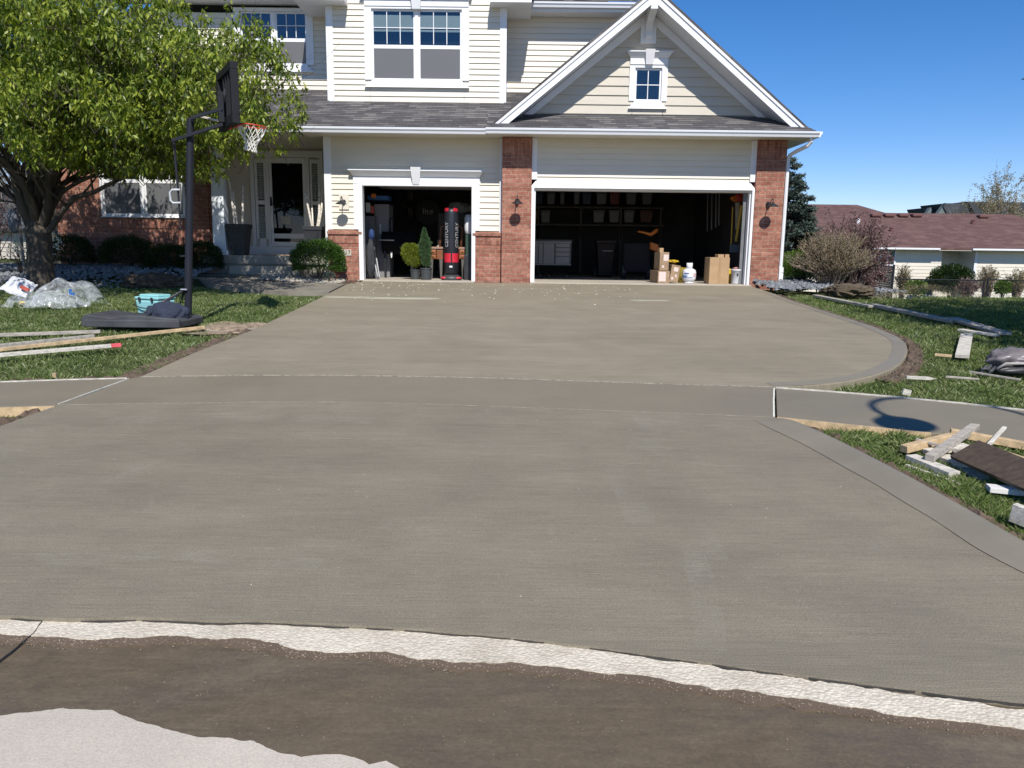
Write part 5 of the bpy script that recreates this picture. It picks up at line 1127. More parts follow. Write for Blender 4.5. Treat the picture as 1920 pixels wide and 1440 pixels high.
for s in (-1, 1):
    for i in range(M_):
        P = []
        for k, (r0, dz) in enumerate(lv):
            a = 2*PI*(i+s*k*.5)/M_+.05*math.sin(i*3+k); P.append(rc+Vector((math.cos(a)*r0-.03*dz*3, math.sin(a)*r0, -dz-.02*math.cos(a))))
        net.tube(P, .0055, 4, cap=False)
net.build('net', net_m, hoop)
# cooler
cc = W(293, 588, 11.95); cx, cy, cz = cc.x, 11.95, gnd(cc.x, 11.95)+.05
cool = thing('cooler', 'seafoam blue hard cooler behind the basketball hoop base', 'cooler', (cx, cy, cz))
Rz = Matrix.Rotation(math.radians(-24), 3, 'Z')
def cb(c, s, name, m, bv, par=cool): 
    mb = MB(); mb.obox(Vector((cx, cy, cz))+Rz @ Vector(c), Rz @ Vector((s[0], 0, 0)), Rz @ Vector((0, s[1], 0)), (0, 0, s[2])); return mb.build(name, m, par, bevel=bv)
mb = MB(); O = Vector((cx, cy, cz)); f = lambda sx, sy, z: [O+Rz @ Vector(v) for v in ((-sx, -sy, z), (sx, -sy, z), (sx, sy, z), (-sx, sy, z))]
mb.hexa(f(.22, .15, .0), f(.245, .17, .25)); mb.build('body', teal_m, cool, bevel=.03)
cb((0, 0, .275), (.25, .178, .022), 'lid', teal_m, .02); cb((0, 0, .312), (.20, .13, .02), 'lid', teal_m, .02)
for s in (-.13, .13): cb((s, -.182, .255), (.018, .012, .035), 'latch', black_plastic, .004)
mb = MB(); mb.tube([O+Rz @ Vector(v) for v in ((-.255, -.1, .24), (-.27, -.18, .17), (-.1, -.20, .13), (.1, -.195, .12), (.26, -.16, .2))], .008, 6); mb.build('rope_handle', black_metal, cool)
# jacket hung over the base braces
def drape(name, label, cat, c, w, d, h, m, seed, lab2=None):
    n = 36; mb = MB(); x0, y0, z0 = c
    for j in range(n+1):
        for i in range(n+1):
            u = i/n*2-1; v = j/n*2-1; r = min(1.3, math.hypot(u, v)); q = Vector((u*2.5+seed, v*2.5, 0)); th = math.atan2(v, u)
            prof = (1-sm(.35, 1.05, r))*(.72+.5*noise.noise(Vector((u*2+seed, v*2, 1)))); fold = math.sin(th*9+seed+2*noise.noise(q))*.12*r
            k = (.55+.6*r)*(1+fold*.5); z = h*prof*(1+.25*noise.noise(q*1.3))+.012*noise.noise(q*3)+.035*r*abs(fold)*3
            mb.v.append((x0+u*w*k*.8, y0+v*d*k*.8, z0+max(.0, z)))
    for j in range(n):
        for i in range(n): A = j*(n+1)+i; mb.f.append((A, A+1, A+n+2, A+n+1))
    o = mb.build(name, m, smooth=True); s = o.modifiers.new('solid', 'SOLIDIFY'); s.thickness = .008; return tag(o, label, cat)
jx = W(321, 590, 11.1); tag(blob((jx.x, 10.98, jx.z-.02), (.27, .2, .19), .26, 1.7, 5, -.17, 3, True).build('jacket', navy_cloth, smooth=True), 'crumpled navy jacket heaped on the hoop base next to the pole', 'jacket')
jq = W(312, 567, 11.15); drape('patterned_cloth', 'small red and yellow patterned cloth on top of the navy jacket', 'cloth', (jq.x, 11.06, jq.z-.05), .10, .07, .07, simple('patterned_print', (.60, .42, .20), .8, .3, 26, col2=(.42, .06, .07)), 9)
jq = W(341, 565, 11.2); tag(blob((jq.x, 11.3, jq.z), (.06, .05, .03), .3, 3, 2, None, 2).build('work_glove', simple('green_glove', (.22, .26, .04), .7, .3, 12)), 'small olive green glove tucked between jacket and pole', 'glove')
jq = W(216, 592, 11.1); tag(MB().lathe([(.045, 0), (.075, .004), (.08, .014), (.05, .016), (.045, .01)], (jq.x, 10.98, hz+.10), 16).build('tape_roll', simple('pale_yellow_tape', (.55, .50, .32), .7, .2, 10)), 'pale roll of tape lying on the black hoop base', 'tape roll')
# plastic film heap
def film(name, label, parts, seed):
    mb = MB()
    for c, r, a, fq in parts: b = blob(c, r, a, fq, 5, -.02, seed, True); mb.add(b.v, b.f); seed += 3
    return tag(mb.build(name, film_m, smooth=True, recalc=False), label, 'plastic film')
c = W(112, 590, 12.9); cx, cy = c.x, 13.0; g = gnd(cx, cy)+.05
def sheet(pts_fn, n, m, name):
    mb = MB()
    for j in range(n+1):
        for i in range(n+1): mb.v.append(pts_fn(i/n*2-1, j/n*2-1))
    for j in range(n):
        for i in range(n): A = j*(n+1)+i; mb.f.append((A, A+1, A+n+2, A+n+1))
    return mb.build(name, m, smooth=True, recalc=False)
def filmfn(cx, cy, g, w, d, h, seed, lean=0):
    def f(u, v):
        r = math.hypot(u, v); th = math.atan2(v, u); R = 1+.28*noise.noise(Vector((math.cos(th)*1.6, math.sin(th)*1.6, seed)))+.12*noise.noise(Vector((math.cos(th)*5, math.sin(th)*5, seed)))
        q = Vector((u*2.2, v*2.2, seed)); z = h*max(0, 1-(r*.95)**2.2)**.62*(1+.28*noise.noise(q))
        z += .018*noise.turbulence(q*1.3, 2, True)-.02+.06*sm(.75, 1.1, r)*max(0, noise.noise(q*2))*2
        wob = Vector((noise.noise(q*1.7), noise.noise(q*1.7+Vector((9, 0, 0))), 0))*.07
        return (cx+(u*R+wob.x)*w+lean*z, cy+(v*R+wob.y)*d, g+max(0, z))
    return f
film_t = thing('plastic_film', 'heap of crumpled clear plastic sheeting at the foot of the tree', 'plastic sheeting', (cx, cy, g))
sheet(filmfn(cx+.06, cy+.05, g, .52, .40, .42, 2), 90, film_m, 'film_fold').parent = film_t
sheet(filmfn(cx-.33, cy-.30, g, .36, .30, .24, 7), 70, film_m, 'film_fold').parent = film_t
sheet(filmfn(cx+.12, cy-.42, g, .40, .32, .26, 12), 70, film_m, 'film_fold').parent = film_t
for ch in film_t.children: ch.matrix_parent_inverse = Matrix.Translation(-film_t.location)
lg = W(139, 548, 12.55); 
MB().add([(lg.x-.06, 12.5, lg.z+.05), (lg.x, 12.49, lg.z+.06), (lg.x+.0, 12.48, lg.z+.0), (lg.x+.06, 12.47, lg.z-.0), (lg.x+.05, 12.46, lg.z-.05), (lg.x-.04, 12.47, lg.z-.03)], [(0, 1, 2, 5), (2, 3, 4, 5)]).build('printed_mark', blue_m, film_t)
c = W(38, 540, 13.8); bag = thing('plastic_bag', 'white and red cement bag thrown left of the plastic sheeting', 'bag', (c.x, 13.8, c.z))
def bagfn(u, v): q = Vector((u*2, v*2, 5)); z = .08*(1-u*u)*(1-v*v)+.03*noise.noise(q*2); return (c.x+u*.22+.05*v, 13.8+.12*v-.02, c.z+.0+v*.11-u*.07+z+.03*noise.noise(q))
o = sheet(bagfn, 24, simple('white_bag_film', (.55, .56, .60), .4, .15, 5), 'bag_body'); o.parent = bag; o.matrix_parent_inverse = Matrix.Translation(-bag.location); s = o.modifiers.new('solid', 'SOLIDIFY'); s.thickness = .03; s.offset = 1
MB().obox((c.x+.17, 13.66, c.z-.0), (.07, 0, -.035), (0, .02, .0), (.012, 0, .025)).build('red_print', simple('red_print', (.5, .10, .07), .6, .2, 12), bag)
c = W(42, 568, 13.2); tag(blob((c.x, 13.2, c.z), (.05, .04, .03), .3, 3, 3, None, 1).build('yellow_strap', yellow_m, smooth=True), 'small yellow strap bundle left of the plastic sheeting', 'strap')
c = W(27, 415, 17.0); sk_ = thing('hanging_sack', 'grey blue cloth sack hanging behind the left trunk', 'sack', (c.x, 17, c.z))
blob((c.x, 17, c.z), (.13, .1, .26), .2, 2, 3, None, 2).build('sack_body', simple('grey_blue_cloth', (.14, .155, .185), .8, .2, 4), sk_, smooth=True); MB().tube([(c.x+.12, 17, gnd(c.x, 17)), (c.x+.1, 17, c.z+.3), (c.x, 17, c.z+.24)], .03, 6).build('hanger_post', grey_bark, sk_)
# ================================================================== PORCH THINGS
def planter(px, label, Y, hgt, x0, x1, ptop, pbot):
    a = W(x0, ptop, Y); b = W(x1, ptop, Y); cx = (a.x+b.x)/2; w = (b.x-a.x)/2; zt = a.z; zb = W(px, pbot, Y).z
    t = thing('planter', label, 'planter', (cx, Y, zb), 'tall dark planters by the front door')
    f = lambda w, z: [(cx-w, Y-w, z), (cx+w, Y-w, z), (cx+w, Y+w, z), (cx-w, Y+w, z)]
    MB().hexa(f(w*.66, zb), f(w*.93, zt-.09)).build('pot', pot_m, t, bevel=.008); mb = MB()
    for s in ((-w, w, -w, -w+.03), (-w, w, w-.03, w), (-w, -w+.03, -w+.03, w-.03), (w-.03, w, -w+.03, w-.03)): mb.box(cx+s[0], cx+s[1], Y+s[2], Y+s[3], zt-.092, zt)
    mb.build('pot_rim', pot_m, t, bevel=.005); MB().box(cx-w+.032, cx+w-.032, Y-w+.032, Y+w-.032, zt-.09, zt-.03).build('potting_soil', soil_m, t); return cx, zt
planter(446, 'tall dark planter left of the front door with birch branches', 18.37, 0, 429, 467, 420, 478)
planter(588, 'tall dark planter right of the front door beside the white corner', 18.40, 0, 571.5, 608, 424, 478)
def birch(label, pts, Y, r):
    P = [W(x, y, Y) for x, y in pts]; mb = MB(); n = len(P); mb.tube([P[0]-Vector((0, 0, .12))]+P, [r]*2+[r*(1-.2*i/n) for i in range(n-1)], 9)
    for i in range(1, n): q = P[i]; mb.tube([q, q+Vector((.03 if i % 2 else -.03, 0, .03))], [r*.4, r*.25], 5)
    tag(mb.build('birch_branch', birch_m, smooth=True), label, 'branch', 'birch branches in the planters')
birch('tall curved birch branch at the left of the left planter', [(440, 419), (436, 385), (431, 350), (429, 338)], 18.34, .022)
birch('short pinkish birch branch behind the tall curved one', [(444, 419), (440, 390), (437, 360)], 18.42, .026)
birch('straight white birch branch at the right of the left planter', [(455, 418), (455, 385), (455, 349)], 18.37, .026)
birch('slanting birch branch at the left of the right planter', [(585, 423), (580, 400), (576, 380), (573, 365)], 18.36, .026)
birch('thin birch branch in the middle of the right planter', [(587, 423), (585, 390)], 18.42, .018)
birch('thick knobbly birch branch rising highest in the right planter', [(596, 423), (599, 400), (599, 375), (600, 351)], 18.38, .034)
birch('short birch branch at the right of the right planter', [(598, 422), (603, 395), (604, 374)], 18.34, .022)
a = W(503, 477.5, 19.0); b = W(568, 477.5, 19.0); tag(MB().box(a.x, b.x, 18.5, 19.1, pz, pz+.018).build('doormat', simple('coir', (.42, .27, .15), .95, .2, 30), bevel=.004), 'tan doormat on the porch before the front door', 'doormat')
# ================================================================== GARAGE CONTENTS
FZ_ = .905
def gbox(name, label, cat, x0, x1, y0, y1, Y, dep, m, zf=None, group=None, bev=.006, par=None):
    a = W(x0, y1, Y); b = W(x1, y0, Y); z0 = zf if zf is not None else a.z
    o = MB().box(a.x, b.x, Y, Y+dep, z0, b.z).build(name, m, par, bevel=bev)
    if par is None: tag(o, label, cat, group)
    return o
# punching bag
c = W(845.5, 525, 18.05); bx_ = c.x; T = thing('punching_bag', 'black and red free standing punching bag in the single garage doorway', 'punching bag', (bx_, 18.2, FZ_)); zt = W(848, 390, 18.05).z
MB().lathe([(.235, 0), (.245, .03), (.235, .07), (.19, .10), (.15, .125), (.0, .13)], (bx_, 18.2, FZ_), 26).build('base', simple('grey_base', (.05, .052, .055), .5, .2, 5), T, smooth=True)
for s in (-1, 1): blob((bx_+s*.15, 18.05, FZ_+.05), (.10, .06, .03), .05, 1, 3).build('base_accent', red_m, T, smooth=True)
bt = W(848, 513, 18.05).z; br_ = .165; MB().lathe([(.13, bt-.03), (br_-.01, bt), (br_, bt+.03), (br_, zt-.12), (br_-.012, zt-.06), (br_-.03, zt-.01), (.0, zt)], (bx_, 18.2, 0), 32).build('bag_cylinder', vinyl_m, T, smooth=True)
def band(a0, a1, z0, z1, m, name, r=br_+.004):
    mb = MB(); n = 14
    for z in (z0, z1):
        for i in range(n+1): a = a0+(a1-a0)*i/n; mb.v.append((bx_+math.sin(a)*r, 18.2-math.cos(a)*r, z))
    mb.f = [(i, i+1, n+2+i, n+1+i) for i in range(n)]; return mb.build(name, m, T, smooth=True)
zr0, zr1 = W(848, 492, 18.05).z, W(848, 475, 18.05).z
band(-1.5, .0, zr0, zr1, red_m, 'red_band'); band(.18, 1.5, zr0, zr1, red_m, 'red_band')
zc0, zc1 = W(848, 396, 18.05).z, W(848, 390, 18.05).z
for s in (-1, 1): band(s*.35, s*1.25, zc0, zc1+.0, red_m, 'top_accent', br_-.004)
def curved_text(txt, size, zc, a0, m, name, up=True):
    vs, fs = text_mesh(txt, size, .001); mb = MB(); P = []
    for v in vs: u, w_ = -v.y, v.x; a = a0+u/br_; P.append((bx_+math.sin(a)*(br_+.006), 18.2-math.cos(a)*(br_+.006), zc+w_))
    mb.add(P, fs); mb.build(name, m, T, recalc=False)
zcn = (W(838, 463, 18.05).z+W(838, 420, 18.05).z)/2+.02
curved_text('CENTURY', .125, zcn, -.62, lettering, 'lettering'); curved_text('CENTURY', .125, zcn-.01, .95, lettering, 'lettering')
q = W(847, 500, 18.05); MB().box(bx_-.035, bx_+.035, 18.2-br_-.006, 18.2-br_, q.z-.02, q.z+.02).build('emblem', lettering, T, bevel=.008)
# potted conifers
def conifer_pot(label, x0, x1, ptop, pbot, Y, ctop, lean, cw, m, cone, seed):
    a = W(x0, ptop, Y); b = W(x1, ptop, Y); cx = (a.x+b.x)/2; w = (b.x-a.x)/2; zt = a.z; t = thing('potted_conifer', label, 'potted plant', (cx, Y, FZ_), 'potted conifers inside the single garage')
    MB().lathe([(w*.82, FZ_), (w*.86, FZ_+.02), (w*.97, zt-.03), (w*1.05, zt-.028), (w*1.05, zt), (w*.96, zt), (w*.94, zt-.03), (0, zt-.03)], (cx, Y, 0), 20).build('pot', simple('black_nursery_pot', (.055, .06, .065), .5, .3, 6), t, smooth=False)
    top = W((x0+x1)/2, ctop, Y).z; R_ = random.Random(seed); B = []; D = []; st = MB(); st.tube([(cx, Y, zt-.05), (cx+lean*.6, Y, (zt+top)/2), (cx+lean, Y, top-.03)], [.014, .01, .003], 6)
    for _ in range(5200):
        f = R_.random()**.8; z = zt+.02+(top-zt)*f; k = (cone(f))*cw; aa = R_.uniform(0, 2*PI); r = k*R_.uniform(.5, 1.08)*(1+.15*math.sin(aa*5+f*20)+.35*R_.choice((0, 0, 1))*R_.random()); B.append((cx+lean*f+math.cos(aa)*r, Y+math.sin(aa)*r, z)); D.append((math.cos(aa)*.6+R_.gauss(0, .25), math.sin(aa)*.6+R_.gauss(0, .25), 1+R_.gauss(0, .3)))
    st.build('stem', bark_m, t); leaves_mesh('foliage', m, np.array(B), np.array(D), .05, .012, t)
conifer_pot('yellow green rounded conifer in the left black pot', 769, 789, 505, 523, 18.45, 460, -.12, .21, arb_m, lambda f: (1-(2*f-1.1)**2)**.5 if abs(2*f-1.1) < 1 else .1, 3)
conifer_pot('dark green pointed conifer in the right black pot', 788, 810, 502, 524, 18.25, 431, -.04, .18, con_m, lambda f: .35+1.1*f if f < .3 else .72*(1-f)/.5 if f > .65 else .65, 5)
# vanity table with turned posts
vt = thing('dressing_table', 'reddish wooden dressing table with small drawers behind the punching bag', 'table', (W(840, 480, 18.9).x, 19, FZ_)); Yv = 18.75
def vb(x0, x1, y0, y1, name, m=table_m, d=.4, Y=Yv): a = W(x0, y1, Y); b = W(x1, y0, Y); return MB().box(a.x, b.x, Y, Y+d, a.z, b.z).build(name, m, vt, bevel=.006)
vb(804, 875, 463.5, 466.5, 'table_top', simple('table_top_wood', (.36, .22, .16), .5, .2, 5)); vb(806, 818, 468, 486, 'drawer_unit'); vb(819, 860, 469, 486, 'apron'); vb(861, 873, 468, 486, 'drawer_unit')
for x0, x1 in ((807, 817), (862, 872)):
    for y0 in (469.5, 478): a = vb(x0, x1, y0, y0+6.5, 'drawer', simple('drawer_wood', (.34, .12, .045), .4, .2, 6), .02, Yv-.02); q = W((x0+x1)/2, y0+3, Yv-.04); MB().box(q.x-.03, q.x+.03, Yv-.04, Yv-.02, q.z-.006, q.z+.006).build('pull', simple('brass', (.5, .35, .12), .3, .1, 5, metal=.9), a)
for x0 in (809, 827, 855, 868): a = W(x0, 520, Yv); b = W(x0, 486, Yv); MB().hexa([(a.x-.02, Yv+.02, FZ_), (a.x+.02, Yv+.02, FZ_), (a.x+.02, Yv+.06, FZ_), (a.x-.02, Yv+.06, FZ_)], [(b.x-.04, Yv, b.z), (b.x+.04, Yv, b.z), (b.x+.04, Yv+.08, b.z), (b.x-.04, Yv+.08, b.z)]).build('leg', simple('grey_leg_wood', (.12, .11, .10), .7, .2, 5), vt)
mf = MB(); P = [W(x, y, Yv+.05) for x, y in ((825, 463), (825.5, 445), (827, 426), (835, 422), (848, 421), (860, 423), (867, 428), (866, 445), (864, 464))]; mf.tube(P, [.028, .02, .022, .014, .012, .014, .022, .02, .028], 10); mf.build('mirror_frame', table_m, vt, smooth=True)
q = W(822, 456, Yv+.1); tag(MB().lathe([(.055, 0), (.05, .02), (.02, .05), (.025, .12), (.03, .17), (.0, .18)], (q.x, Yv+.15, W(822, 463.5, Yv).z), 14).build('candlestick', simple('tan_ceramic', (.30, .25, .2), .6, .2, 8), smooth=True), 'small tan candlestick on the left of the dressing table', 'candlestick')
c = W(860, 390, 19.6); tag(blob((c.x, 19.7, c.z), (.30, .2, .14), .25, 2, 4, None, 7).build('bundled_tarp', simple('grey_tarp', (.13, .135, .135), .7, .3, 4, b=.4, bs=10), smooth=True), 'crumpled grey tarp bundle above the punching bag', 'tarp')
gbox('storage_shelf', 'dark shelf carrying the grey tarp behind the punching bag', 'shelf', 822, 884, 401, 525, 19.55, .4, simple('dark_shelf', (.035, .03, .028), .8, .3, 4))
ck = thing('water_cooler', 'white rounded dispenser on a dark stand at the right jamb of the single garage', 'dispenser', (W(878, 420, 18.5).x, 18.5, FZ_))
a = W(877.5, 440, 18.5); b = W(877.5, 402, 18.5); MB().lathe([(.05, 0), (.09, .03), (.105, .12), (.105, b.z-a.z-.08), (.07, b.z-a.z-.01), (.0, b.z-a.z)], (a.x+.02, 18.5, a.z), 18).build('tank', tank_m, ck, smooth=True); gbox('stand', '', '', 870, 884, 478, 526, 18.4, .35, black_plastic, FZ_, par=ck); MB().box(a.x-.05, a.x+.08, 18.4, 18.6, W(877, 478, 18.4).z, a.z).build('column', simple('dark_green_column', (.02, .05, .03), .5, .1, 3), ck)
# left side of the single garage
fr_ = thing('refrigerator', 'grey white refrigerator with long handle on the left of the single garage', 'refrigerator', (W(715, 450, 19.6).x, 19.6, FZ_)); gbox('body', '', '', 704, 729, 383, 507, 19.5, .7, simple('appliance_white', (.20, .20, .21), .6, .05, 2), FZ_, par=fr_)
q0, q1 = W(713, 420, 19.45), W(713, 439, 19.45); MB().box(q0.x-.015, q0.x+.015, 19.42, 19.47, q1.z, q0.z).build('handle', simple('handle_chrome', (.5, .5, .5), .3, .05, 3, metal=.8), fr_)
gbox('blue_case', 'flat blue printed box on top of the refrigerator', 'box', 689, 728, 367, 374.5, 19.3, .5, blue_m); gbox('paint_bottle', 'short row of orange bottles in front of the blue box', 'bottles', 696, 704, 363, 371, 19.2, .08, orange_m)
gb = thing('wall_cabinet', 'white cabinet with a red and white print by the left jamb', 'cabinet', (W(692, 440, 18.9).x, 18.9, FZ_)); gbox('panel', '', '', 685, 702, 405, 505, 18.95, .3, simple('cabinet_grey', (.11, .11, .115), .6, .1, 4), FZ_, par=gb); gbox('print', '', '', 686, 694, 380, 398, 18.9, .02, simple('pale_print', (.4, .4, .38), .6, .1, 6), par=gb); gbox('print', '', '', 694.5, 701, 386, 400, 18.9, .02, simple('faded_red_print', (.4, .07, .04), .6, .2, 6), par=gb)
c = W(695, 492, 18.25); tag(blob((c.x-.02, 18.3, FZ_+.42), (.115, .12, .46), .18, 1.6, 4, None, 9).build('golf_bag', charcoal, smooth=True), 'dark grey cloth bag leaning inside the left jamb of the single garage', 'bag')
c = W(696, 440, 18.5); tag(blob((c.x, 18.55, c.z), (.07, .06, .13), .2, 2, 3, None, 4).build('blue_jacket', simple('blue_cloth', (.015, .04, .14), .8, .2, 5), smooth=True), 'small blue cloth hanging above the dark grey bag', 'cloth')
for k, (p0, p1) in enumerate((((704, 487), (711, 522)), ((702, 500), (708, 524)))):
    a = W(*p0, 18.35); b = W(*p1, 18.2); tag(MB().beam((a.x, 18.4, a.z), (b.x, 18.15, FZ_+.01), .02, .16).build('leaning_panel', simple('pale_panel', (.42, .42, .43), .6, .1, 4), bevel=.002), ['taller thin pale panel leaning by the dark grey bag', 'shorter thin pale panel leaning by the dark grey bag'][k], 'panel', 'thin panels leaning inside the single garage')
gr_ = thing('barrel_grill', 'large black barrel grill with steel handle bar in the single garage', 'grill', (W(742, 480, 19.1).x, 19.2, FZ_)); a, b = W(713, 460, 19), W(776, 460, 19); cz_ = W(745, 455, 19).z; ax = Matrix.Rotation(PI/2, 3, 'Y')
MB().lathe([(.0, 0), (.27, 0), (.27, b.x-a.x), (.0, b.x-a.x)], (a.x, 19.4, cz_), 24, ax).build('drum', simple('matte_black', (.006, .006, .007), .9, .2, 5, spec=.2), gr_, smooth=False); MB().tube([(a.x-.03, 19.05, W(713, 450, 19).z), (a.x+.33, 19.05, W(713, 450, 19).z)], .014, 8).build('handle', simple('steel_bar', (.55, .55, .55), .3, .05, 3, metal=.7), gr_)
for xx in (a.x+.08, b.x-.08): MB().box(xx-.025, xx+.025, 19.2, 19.25, FZ_, cz_-.2).build('leg', black_metal, gr_); MB().box(xx-.025, xx+.025, 19.55, 19.6, FZ_, cz_-.2).build('leg', black_metal, gr_)
MB().lathe([(.05, 0), (.05, .35), (.07, .36), (.0, .40)], (a.x+.22, 19.4, cz_+.22), 14).build('chimney', black_metal, gr_); q = W(733, 478, 19); MB().hexa([(q.x-.012, 19.08, q.z-.07), (q.x+.012, 19.08, q.z-.07), (q.x+.012, 19.1, q.z-.07), (q.x-.012, 19.1, q.z-.07)], [(q.x-.024, 19.08, q.z+.07), (q.x+.024, 19.08, q.z+.07), (q.x+.024, 19.1, q.z+.07), (q.x-.024, 19.1, q.z+.07)]).build('side_label', lettering, gr_)
q = W(800, 397, 24.5); sg = tag(MB().lathe([(0, 0), (.40, 0), (.42, .02), (.40, .05), (0, .05)], (q.x, 24.9, q.z), 32, Matrix.Rotation(PI/2, 3, 'X')).build('round_sign', simple('black_sign', (.02, .02, .024), .5, .1, 3)), 'round black wall sign with the pale word lite', 'sign'); vs, fs = text_mesh('lite', .28, .003); MB().add([(q.x+v.x, 24.83-v.z, q.z+v.y+.02) for v in vs], fs).build('lettering', lettering, sg)
for k, (px, py) in enumerate(((768, 365), (768, 398))):
    q = W(px, py, 24.8); sk2 = thing('antler_mount', ['upper deer antler mount on the back wall of the single garage', 'lower deer antler mount on the back wall of the single garage'][k], 'antlers', (q.x, 24.8, q.z), 'antler mounts'); m_ = MB(); blob((q.x, 24.95, q.z), (.10, .08, .16), .1, 2, 3).build('skull', simple('bone', (.16, .14, .12), .8, .2, 5), sk2, smooth=True)
    for s in (-1, 1): m_.tube([(q.x+s*.04, 24.9, q.z+.13), (q.x+s*.25, 24.8, q.z+.2), (q.x+s*.36, 24.7, q.z+.42)], [.02, .018, .006], 6); m_.tube([(q.x+s*.22, 24.82, q.z+.18), (q.x+s*.2, 24.7, q.z+.38)], [.014, .005], 5); m_.tube([(q.x+s*.33, 24.74, q.z+.3), (q.x+s*.26, 24.7, q.z+.46)], [.012, .005], 5)
    m_.build('antlers', MC['bone'], sk2)
# double garage: tool cabinet
wb = thing('tool_cabinet', 'wheeled steel workbench cabinet at the left of the double garage', 'cabinet', (W(1030, 475, 20.2).x, 20.3, FZ_)); YW = 20.2; zb_ = W(1030, 497, YW).z; zt_ = W(1030, 452, YW).z; xa, xb = W(985, 470, YW).x, W(1071, 470, YW).x
MB().box(xa, xb, YW, YW+.55, zb_, zt_).build('carcass', simple('dark_steel', (.06, .062, .068), .5, .1, 4), wb); MB().box(xa-.02, xb+.02, YW-.03, YW+.58, zt_, zt_+.035).build('worktop', black_metal, wb)
MB().box(xa, xb, YW-.012, YW, zt_-.05, zt_-.005).build('rail', cab_m, wb); MB().box(xa, xb, YW-.012, YW, zb_, zb_+.03).build('rail', cab_m, wb)
for x0, x1 in ((986, 1009), (1010, 1017.5), (1019, 1039)): a = W(x0, 470, YW).x; b = W(x1, 470, YW).x; MB().box(a, b, YW-.03, YW-.013, zb_+.035, zt_-.055).build('cabinet_door', cab_m, wb, bevel=.004)
for k in range(4):
    a = W(1042, 470, YW).x; b = W(1068, 470, YW).x; hh = (zt_-zb_-.095)/4.6; z1_ = zt_-.055-k*hh; z0_ = z1_-hh+.015 if k < 3 else zb_+.035; MB().box(a, b, YW-.03, YW-.013, z0_, z1_).build('drawer', cab_m, wb, bevel=.004)
for px in (1012, 1030, 1064): a = W(px, 503, YW); MB().lathe([(0, -.02), (.05, -.02), (.05, .02), (0, .02)], (a.x, YW+.05, FZ_+.055), 14, Matrix.Rotation(PI/2, 3, 'Y')).build('wheel', black_plastic, wb)
# long shelves with bins
SH = 24.0
for k, (zy, lab) in enumerate(((386, 'upper long storage shelf on the back wall of the double garage'), (419, 'lower long storage shelf on the back wall of the double garage'))):
    a = W(1000, zy, SH); b = W(1245, zy, SH); s = thing('storage_shelf', lab, 'shelf', (a.x, SH, a.z), 'long shelves in the double garage'); MB().box(a.x, b.x, SH, SH+.6, a.z-.05, a.z).build('shelf_board', simple('shelf_pine', (.14, .12, .10), .8, .2, 4), s)
    for px in (1010, 1090, 1165, 1240): q = W(px, zy, SH); MB().box(q.x-.03, q.x+.03, SH+.02, SH+.08, FZ_ if k else a.z-1.0, a.z-.05).build('upright', MC['shelf_pine'], s)
def bin_(label, x0, x1, y0, y1, m, lid=None):
    a = W(x0, y1, SH); b = W(x1, y0, SH); w = (b.x-a.x)/2; cx = (a.x+b.x)/2; t = thing('storage_bin', label, 'storage bin', (cx, SH+.25, a.z), 'bins on the garage shelves')
    MB().hexa([(cx-w*.85, SH+.05, a.z), (cx+w*.85, SH+.05, a.z), (cx+w*.85, SH+.5, a.z), (cx-w*.85, SH+.5, a.z)], [(cx-w, SH+.02, b.z-.05), (cx+w, SH+.02, b.z-.05), (cx+w, SH+.55, b.z-.05), (cx-w, SH+.55, b.z-.05)]).build('tub', m, t, bevel=.01)
    MB().box(cx-w*1.05, cx+w*1.05, SH, SH+.57, b.z-.048, b.z).build('lid', lid or m, t, bevel=.008)
bb_ = simple('blue_tote', (.03, .05, .10), .5, .1, 3); rb = simple('red_tote', (.22, .03, .025), .5, .1, 3); ob = simple('orange_tote', (.12, .04, .02), .5, .1, 3); cb_ = simple('clear_tote', (.13, .13, .135), .35, .15, 6)
for lab, x0, x1, m in (('pale bin at the left end of the upper shelf', 1004, 1018, bb_), ('grey bin second from the left on the upper shelf', 1025, 1041, cb_), ('small grey bin third from the left on the upper shelf', 1050, 1059, bin_m), ('grey narrow bin left of the navy bin', 1076, 1087, bin_m), ('navy bin on the upper shelf', 1092, 1109, bb_), ('clear bin left of the red bin', 1118, 1138, cb_), ('red bin on the upper shelf', 1143, 1163, rb), ('clear bin right of the red bin', 1174, 1194, cb_), ('clear bin at the right end of the upper shelf', 1204, 1224, cb_)): bin_(lab, x0, x1, 360, 383, m)
for lab, x0, x1, m in (('yellow bin at the left end of the lower shelf', 1001, 1007, simple('ochre_tote', (.3, .17, .03), .5, .1, 3)), ('dark equipment case on the lower shelf', 1014, 1032, bin_m), ('left clear bin of three on the lower shelf', 1112, 1134, cb_), ('middle clear bin of three on the lower shelf', 1142, 1162, cb_), ('right clear bin of three on the lower shelf', 1170, 1190, cb_), ('brown orange bin on the lower shelf', 1200, 1225, ob)): bin_(lab, x0, x1, 394, 417, m)
